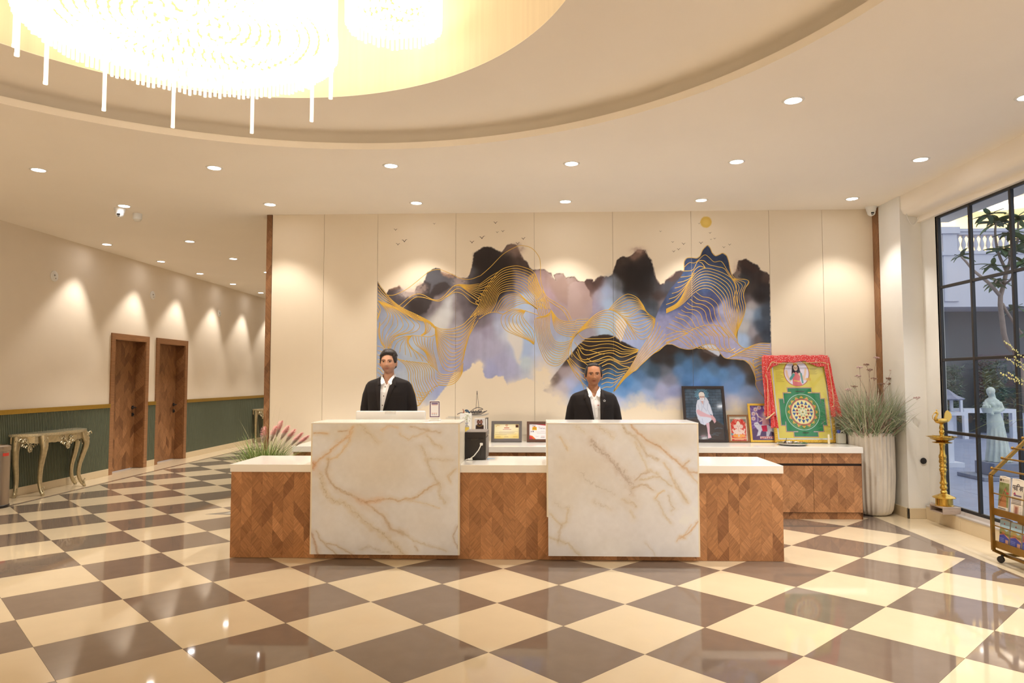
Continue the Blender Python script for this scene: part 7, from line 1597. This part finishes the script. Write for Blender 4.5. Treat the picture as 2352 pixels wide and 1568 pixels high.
q.build('red_label', mat('red_label', C(206, 60, 44), .4), bn)

# ================================================================ security cameras
m_cc = mat('white_camera_shell', C(240, 232, 216), .35)
def cctv(x, y, label, aim, mount=0.0):
    t = thing('security_camera', label, 'camera', (x, y, ZC), group='ceiling security cameras'); c = Vector((x, y, ZC))
    q = MB(); q.lathe([(.062, -.0005), (.062, -.012), (.056, -.02), (.052, -.045), (.046, -.06), (.001, -.06)], c, 28, cap=False); q.build('base', m_cc, t, smooth=40)
    q = MB(); q.ell(c + Vector((0, 0, -.064)), .045, 20, 14); q.build('ball', m_cc, t, smooth=180)
    a = Vector(aim).normalized(); q = MB(); q.lathe([(.030, .028), (.031, .046), (.026, .05), (.001, .05)], c + Vector((0, 0, -.064)), 22, ax=a); q.build('face', m_cc, t, smooth=40)
    s = a.cross(Vector((0, 0, 1))).normalized(); u = s.cross(a); q = MB(); q.obox(c + Vector((0, 0, -.064)) + a * .05 + u * .006, s * .017, u * .010, a * .002); q.obox(c + Vector((0, 0, -.064)) + a * .05 - u * .014, s * .011, u * .0045, a * .002); q.build('lens_window', m_blk, t)
    return t
cctv(-4.852, 7.93, 'white turret camera on the ceiling before the left corridor', (.28, -1, -.45)); cctv(3.90, 8.20, 'white turret camera in the corner above the mural wall', (-.15, -1, -.5))
mc = onZ(288, 479, ZC); ms = thing('motion_sensor', 'small white ceiling sensor just behind the left security camera', 'sensor', (mc.x, mc.y + .25, ZC)); c = Vector((mc.x, mc.y + .25, ZC))
q = MB(); q.lathe([(.052, -.0005), (.052, -.02), (.05, -.07), (.001, -.07)], c, 24, cap=False); q.build('housing', m_cc, ms, smooth=40); q = MB(); q.lathe([(.046, -.07), (.036, -.09), (.015, -.098), (.001, -.099)], c, 24, cap=False); q.build('dome', mat('milky_dome', C(226, 214, 190), .3), ms, smooth=60)
# ================================================================ courtyard beyond the glass
m_pave = mat('blue_grey_paving', C(150, 152, 164), .55, var=.08, scale=4)
m_plast = mat('pale_grey_render', C(196, 190, 188), .8, var=.03, scale=2); m_dark = mat('shaded_grey_render', C(112, 112, 110), .8, var=.05, scale=2); m_cream2 = mat('warm_cream_room', C(246, 224, 176), .7)  # darker grey of the lower wall carries the shade under the balcony
q = MB(); q.box(4.5, 24, -3, 26, -.14, -.05); court = struct('courtyard_floor', q, m_pave, 'blue grey paved courtyard outside the glass wall')
for i in range(9):
    for j in range(10):
        x, y = 4.62 + i * 1.2, 5.5 + j * 1.5
        if not .45 < x / y < .95: continue
        q = MB(); q.cbox(x, x + 1.194, y, y + 1.494, -.05, -.04, .002); q.build('paving_slab', m_pave, court)
YB2 = 19.5
bd = thing('courtyard_building', 'grey courtyard building with a balustraded balcony and lit upper room', 'building', (13, 21, -.05))
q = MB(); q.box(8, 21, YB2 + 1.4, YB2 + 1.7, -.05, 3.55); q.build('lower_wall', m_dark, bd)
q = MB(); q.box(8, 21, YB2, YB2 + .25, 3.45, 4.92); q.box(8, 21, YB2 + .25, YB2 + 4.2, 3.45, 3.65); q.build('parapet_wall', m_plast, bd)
q = MB(); q.box(8, 21, YB2 + 4.0, YB2 + 4.2, 3.65, 7.0); q.build('room_wall', m_cream2, bd)
q = MB(); q.box(8, 21, YB2 + 3.9, YB2 + 4.0, 3.65, 5.45); q.build('room_dado', mat('orange_wood_panel', C(224, 156, 84), .5, var=.1, scale=5), bd)
q = MB(); q.box(8, 21, YB2 - .3, YB2 + 4.2, 6.85, 7.1); q.box(8, 21, YB2 - .3, YB2, 7.1, 9); q.build('upper_ceiling', m_cream2, bd)
q = MB(); c = onZ(2318, 447, 6.85); q.lathe([(1.5, 6.85), (1.5, 6.72), (1.42, 6.70), (1.42, 6.79), (.001, 6.79)], (c.x, c.y, 0), 48, cap=False); q.build('round_bulkhead', m_plast, bd, smooth=30)
rail = MB(); rail.box(8, 21, YB2 - .06, YB2 + .30, 5.52, 5.60); rail.box(8, 21, YB2 - .02, YB2 + .27, 5.44, 5.52); rail.box(8, 21, YB2 - .03, YB2 + .28, 4.90, 4.98); rail.build('handrail', m_plast, bd)
bal = None
for k in range(26):
    x = onY(2200, 560, YB2).x - .6 + k * .165
    px_ = onY(2180, 560, YB2).x
    if abs(x - px_) < .22: continue
    if bal is None:
        b = MB(); b.lathe([(.055, 0), (.055, .04), (.03, .06), (.035, .10), (.062, .18), (.06, .24), (.034, .34), (.028, .38), (.05, .41), (.05, .46)], (0, 0, 0), 12); bal = b.build('baluster', m_plast, me_only=True, smooth=50)
    o = link('baluster', bal, None, bd); o.location = Vector((x, YB2 + .12, 4.98)) - wloc(bd)
px_ = onY(2180, 560, YB2).x; q = MB(); q.box(px_ - .19, px_ + .19, YB2 - .05, YB2 + .33, 3.6, 5.52); q.box(px_ - .25, px_ + .25, YB2 - .10, YB2 + .38, 5.46, 5.64); q.box(px_ - .23, px_ + .23, YB2 - .08, YB2 + .36, 4.86, 4.96); q.build('pier', m_plast, bd)
for px, py in ((2180, 497), (2223, 481), (2222, 517), (2272, 499), (2263, 533), (2330, 500)):
    c = onZ(px, py, 6.85); q = MB(); q.lathe([(.10, 6.845), (.09, 6.84), (.001, 6.838)], (c.x, c.y, 0), 20, cap=False); q.build('room_downlight', m_lens, bd)
for x in (11.5, 14.5, 17.5):
    L = bpy.data.lights.new('upper_room_lamp', 'POINT'); L.energy = 130; L.color = (1, .80, .52); L.shadow_soft_size = .2; lo = bpy.data.objects.new('upper_room_lamp', L); COL.objects.link(lo); lo.parent = bd; lo.location = Vector((x, YB2 + 2.2, 6.3)) - wloc(bd)
# white table frame by the far wall
c = onY(2200, 1000, 18.6); d = onY(2318, 1000, 18.6); zt = onY(2200, 938, 18.6).z
tb = thing('white_table_frame', 'plain white table frame far across the courtyard', 'table', ((c.x + d.x) / 2, 18.6, -.04)); m_wt = mat('white_paint_metal', C(226, 220, 214), .5)
q = MB(); q.box(c.x, d.x, 18.3, 18.9, zt - .1, zt); q.build('top', m_wt, tb)
for x in (c.x + .05, (c.x + d.x) / 2 + .9, d.x - .05):
    for y in (18.35, 18.85): q = MB(); q.box(x - .05, x + .05, y - .05, y + .05, -.04, zt - .1); q.build('leg', m_wt, tb)
# garden lantern
c = onY(2178, 945, 12.6); ln = thing('garden_lantern', 'white garden lantern with a grey pyramid roof behind the window frame', 'lantern', (c.x, 12.6, -.04)); zr, zt = onY(2178, 918, 12.6).z, onY(2178, 900, 12.6).z
q = MB(); q.lathe([(.28, zr), (.30, zr + .02), (.16, zr + .08), (.04, zt + .03), (.001, zt + .05)], (c.x, 12.6, 0), 4, cap=False); q.build('roof', mat('slate_roof', C(136, 134, 144), .7), ln)
for s in (-1, 1):
    for r in (-1, 1): q = MB(); q.box(c.x + s * .14 - .02, c.x + s * .14 + .02, 12.6 + r * .14 - .02, 12.6 + r * .14 + .02, c.z, zr); q.build('corner_post', m_wt, ln)
q = MB(); q.box(c.x - .18, c.x + .18, 12.42, 12.78, c.z - .06, c.z); q.box(c.x - .05, c.x + .05, 12.55, 12.65, -.04, c.z - .06); q.box(c.x - .16, c.x + .16, 12.44, 12.76, -.04, .04); q.build('pedestal', m_wt, ln)
# statue of a robed woman holding a basket
c = onY(2291, 1060, 11.1); sx, sy, sz = c.x, 11.1, c.z
st = thing('garden_statue', 'pale stone statue of a robed woman holding a basket in the courtyard', 'statue', (sx, sy, -.04)); m_stone = mat('pale_mossy_stone', C(206, 206, 184), .75, var=.12, scale=7, bump=.2, bscale=30)
b = MB(); o_ = Vector((sx, sy, sz))
loft(b, [(z + sz, a, d_, sx + ox, sy + oy) for z, a, d_, ox, oy in ((0, .165, .15, .02, 0), (.05, .15, .14, .015, 0), (.25, .125, .12, .01, 0), (.45, .115, .105, .0, 0), (.60, .118, .10, -.01, 0), (.70, .10, .085, -.025, 0), (.78, .088, .075, -.035, 0), (.88, .11, .08, -.045, 0), (.94, .105, .07, -.05, 0), (.975, .05, .05, -.055, 0))], 30, 2.0)
for k in range(13):
    a = 2 * PI * k / 13; b.tube([o_ + Vector((.02 + .165 * math.cos(a), .15 * math.sin(a), .0)), o_ + Vector((.015 + .135 * math.cos(a + .1), .125 * math.sin(a + .1), .22)), o_ + Vector((.0 + .115 * math.cos(a + .22), .10 * math.sin(a + .22), .48)), o_ + Vector((-.015 + .09 * math.cos(a + .3), .075 * math.sin(a + .3), .66))], [.026, .02, .014, .008], 6)
hd = o_ + Vector((-.075, -.015, 1.065)); b.tube([o_ + Vector((-.055, 0, .95)), hd - Vector((0, 0, .03))], [.036, .032], 10); b.ell(hd, (.052, .062, .070), 16, 12, Matrix.Rotation(-.3, 3, 'Y')); b.ell(hd + Vector((.012, .012, .018)), (.060, .066, .064), 14, 10); b.ell(hd + Vector((-.045, -.04, -.012)), (.012, .012, .014), 8, 6)
b.tube([hd + Vector((.035, .03, .01)), hd + Vector((.06, .02, -.10)), o_ + Vector((.045, -.01, .86)), o_ + Vector((.06, .0, .70))], [.04, .034, .03, .012], 8)
for pts, r in ((((.055, -.01, .91), (.07, -.06, .80), (-.03, -.11, .77), (-.13, -.09, .78)), (.036, .032, .028, .022)), (((-.15, -.0, .91), (-.175, -.05, .82), (-.13, -.10, .74), (-.10, -.11, .72)), (.036, .032, .026, .02))): b.tube([o_ + Vector(p) for p in pts], list(r), 10)
b.ell(o_ + Vector((-.085, -.07, .875)), (.03, .03, .032), 8, 6); b.ell(o_ + Vector((-.005, -.07, .875)), (.03, .03, .032), 8, 6)
b.tube([o_ + Vector((.09, .02, .62)), o_ + Vector((.13, .03, .40)), o_ + Vector((.17, .03, .15)), o_ + Vector((.19, .02, .03))], [.03, .04, .04, .03], 8)
me = remesh(b, .010, 2, .4); me.transform(Matrix.Translation(-wloc(st))); fo = link('figure', me, m_stone, st)
q = MB(); q.lathe([(.001, -.05), (.055, -.05), (.078, .02), (.084, .03), (.07, .03), (.001, .02)], o_ + Vector((-.185, -.09, .80)), 16, cap=False)
for k in range(9): q.ell(o_ + Vector((-.185 + .04 * math.cos(k * 2.1), -.09 + .04 * math.sin(k * 2.1), .838 + .012 * (k % 2))), .024, 7, 5)
q.build('basket', m_stone, st, smooth=60)
q = MB(); q.cbox(sx - .20, sx + .26, sy - .24, sy + .24, .02, sz, .01); q.cbox(sx - .42, sx + .32, sy - .34, sy + .34, -.0395, .02, .008); q.build('plinth', mat('grey_plinth', C(140, 140, 144), .8, var=.08, scale=6), st)
# plumeria tree with single leaves
TYY = 9.6; Z7 = lambda x, y, dy=0.0: onY(2050 + x / 3.136, 400 + y / 3.136, TYY + dy)
tr = thing('plumeria_tree', 'plumeria tree with bare curved branches outside the window', 'tree', (Z7(930, 1400).x, TYY, -.04)); m_bark = mat('pale_bark', C(142, 122, 108), .8, var=.15, scale=12); m_leafs = [mat('plumeria_leaf_%d' % i, C(*c), .45, spec=.4, var=.12, scale=15) for i, c in enumerate(((78, 104, 66), (96, 122, 78), (62, 86, 56)))]
base = Vector((Z7(930, 1400).x + .1, TYY, -.04))
for pts, r0, r1 in (([base, base + Vector((-.02, 0, .8)), Z7(900, 1310), Z7(850, 1260), Z7(808, 1180), Z7(790, 1050), Z7(775, 900), Z7(800, 800), Z7(820, 700), Z7(850, 620), Z7(820, 520)], .045, .02), ([Z7(770, 870), Z7(700, 790, -.1), Z7(640, 740, -.1), Z7(580, 690, -.15), Z7(530, 630, -.15), Z7(495, 595, -.15)], .024, .012), ([Z7(790, 930), Z7(830, 1000), Z7(890, 1090, .1), Z7(960, 1180, .1), Z7(1010, 1160, .1)], .02, .014), ([Z7(820, 700), Z7(760, 560, .1), Z7(740, 430, .1), Z7(745, 350, .1)], .02, .012), ([Z7(850, 620), Z7(900, 480), Z7(905, 330)], .018, .012), ([Z7(800, 800), Z7(860, 740, -.2), Z7(850, 620, -.25)], .015, .010), ([Z7(790, 800), Z7(760, 760, -.1), Z7(740, 780, -.2)], .012, .008)):
    q = MB(); pp_ = crom3([tuple(p) for p in pts], 22); q.tube([tuple(p) for p in pp_], list(np.linspace(r0, r1, 22)), 8); q.build('branch', m_bark, tr, smooth=60)
lf = MB(); n = 7; vs = []
for i in range(n):
    f = i / (n - 1); w = .036 * math.sin(PI * (.08 + .92 * f ** .8)) ** .8 + .002; z = -.05 * f * f
    vs += [(-w, f * .2, z + .010), (0, f * .2, z), (w, f * .2, z + .010)]
lf.add(vs, [(3 * i + k, 3 * i + k + 1, 3 * i + k + 4, 3 * i + k + 3) for i in range(n - 1) for k in (0, 1)]); lms = [lf.build('leaf', m, me_only=True, smooth=180) for m in m_leafs]
rr = random.Random(5)
for cx_, cy_, nl, sc in ((495, 590, 10, .8), (745, 345, 16, 1.15), (690, 300, 9, 1.0), (905, 320, 14, 1.15), (860, 420, 12, 1.1), (800, 540, 12, 1.15), (880, 560, 13, 1.2), (720, 660, 11, .95), (760, 790, 10, .95), (740, 790, 7, .9), (935, 640, 10, 1.1), (885, 960, 9, .9), (930, 480, 12, 1.1), (1000, 1150, 8, .9)):
    P0 = Z7(cx_, cy_, rr.uniform(-.2, .15))
    for k in range(nl):
        o = link('leaf', lms[rr.randrange(3)], None, tr); o.location = P0 + Vector((0, 0, rr.uniform(-.03, .03))) - wloc(tr); s = sc * rr.uniform(.8, 1.15); o.scale = (s, s, s)
        o.rotation_euler = (rr.uniform(-.5, .75), rr.uniform(-.4, .4), 2 * PI * k / nl + rr.uniform(-.3, .3))
# shrubs under the far wall
for i, (px, Y_, rx, hz, lab) in enumerate(((2178, 20.2, .45, 1.85, 'dark feathery shrub against the far courtyard wall behind the lantern'), (2280, 20.2, .45, 2.0, 'dark feathery shrub against the far courtyard wall behind the statue'), (2368, 20.2, .45, 1.7, 'dark feathery shrub at the right end of the far courtyard wall'))):
    c = onY(px, 960, Y_); t = thing('shrub', lab, 'shrub', (c.x, Y_, -.04), group='far courtyard shrubs'); ms_ = grass_mats('far_leaf', [(92, 104, 88), (112, 122, 104), (76, 88, 74)]); q = MB()
    for k in range(1500):
        a, r = rr.random() * 6.28, rx * math.sqrt(rr.random()); z = rr.uniform(.25, hz); q.cur = rr.randrange(3); p = Vector((c.x + r * math.cos(a) * .95, Y_ + r * math.sin(a) * .5, z)); d_ = Vector((rr.uniform(-1, 1), rr.uniform(-.6, .6), rr.uniform(-.8, .9))).normalized() * rr.uniform(.08, .2); s_ = d_.orthogonal().normalized() * .02
        q.add([p - s_, p + s_, p + d_], [(0, 1, 2)])
    q.build('foliage', ms_, t, kind='stuff'); q = MB(); q.tube([(c.x, Y_, -.04), (c.x + .05, Y_, .6), (c.x, Y_, 1.2)], [.05, .04, .02], 7); q.build('stem', m_bark, t, smooth=60)
q = MB(); q.box(4.3, 8.0, 19.2, 19.4, -.05, 9); struct('wall_courtyard', q, m_plast, 'pale wall closing the courtyard'); q = MB(); q.box(20.8, 21, -3, 25, -.05, 7); struct('wall_courtyard_right', q, m_plast, 'pale wall on the far right of the courtyard')
q = MB(); q.box(4.3, 4.42, 8.53, 19.2, -.05, 7); struct('wall_courtyard_left', q, m_plast, 'pale outer wall behind the reception')
bpy.context.view_layer.update()
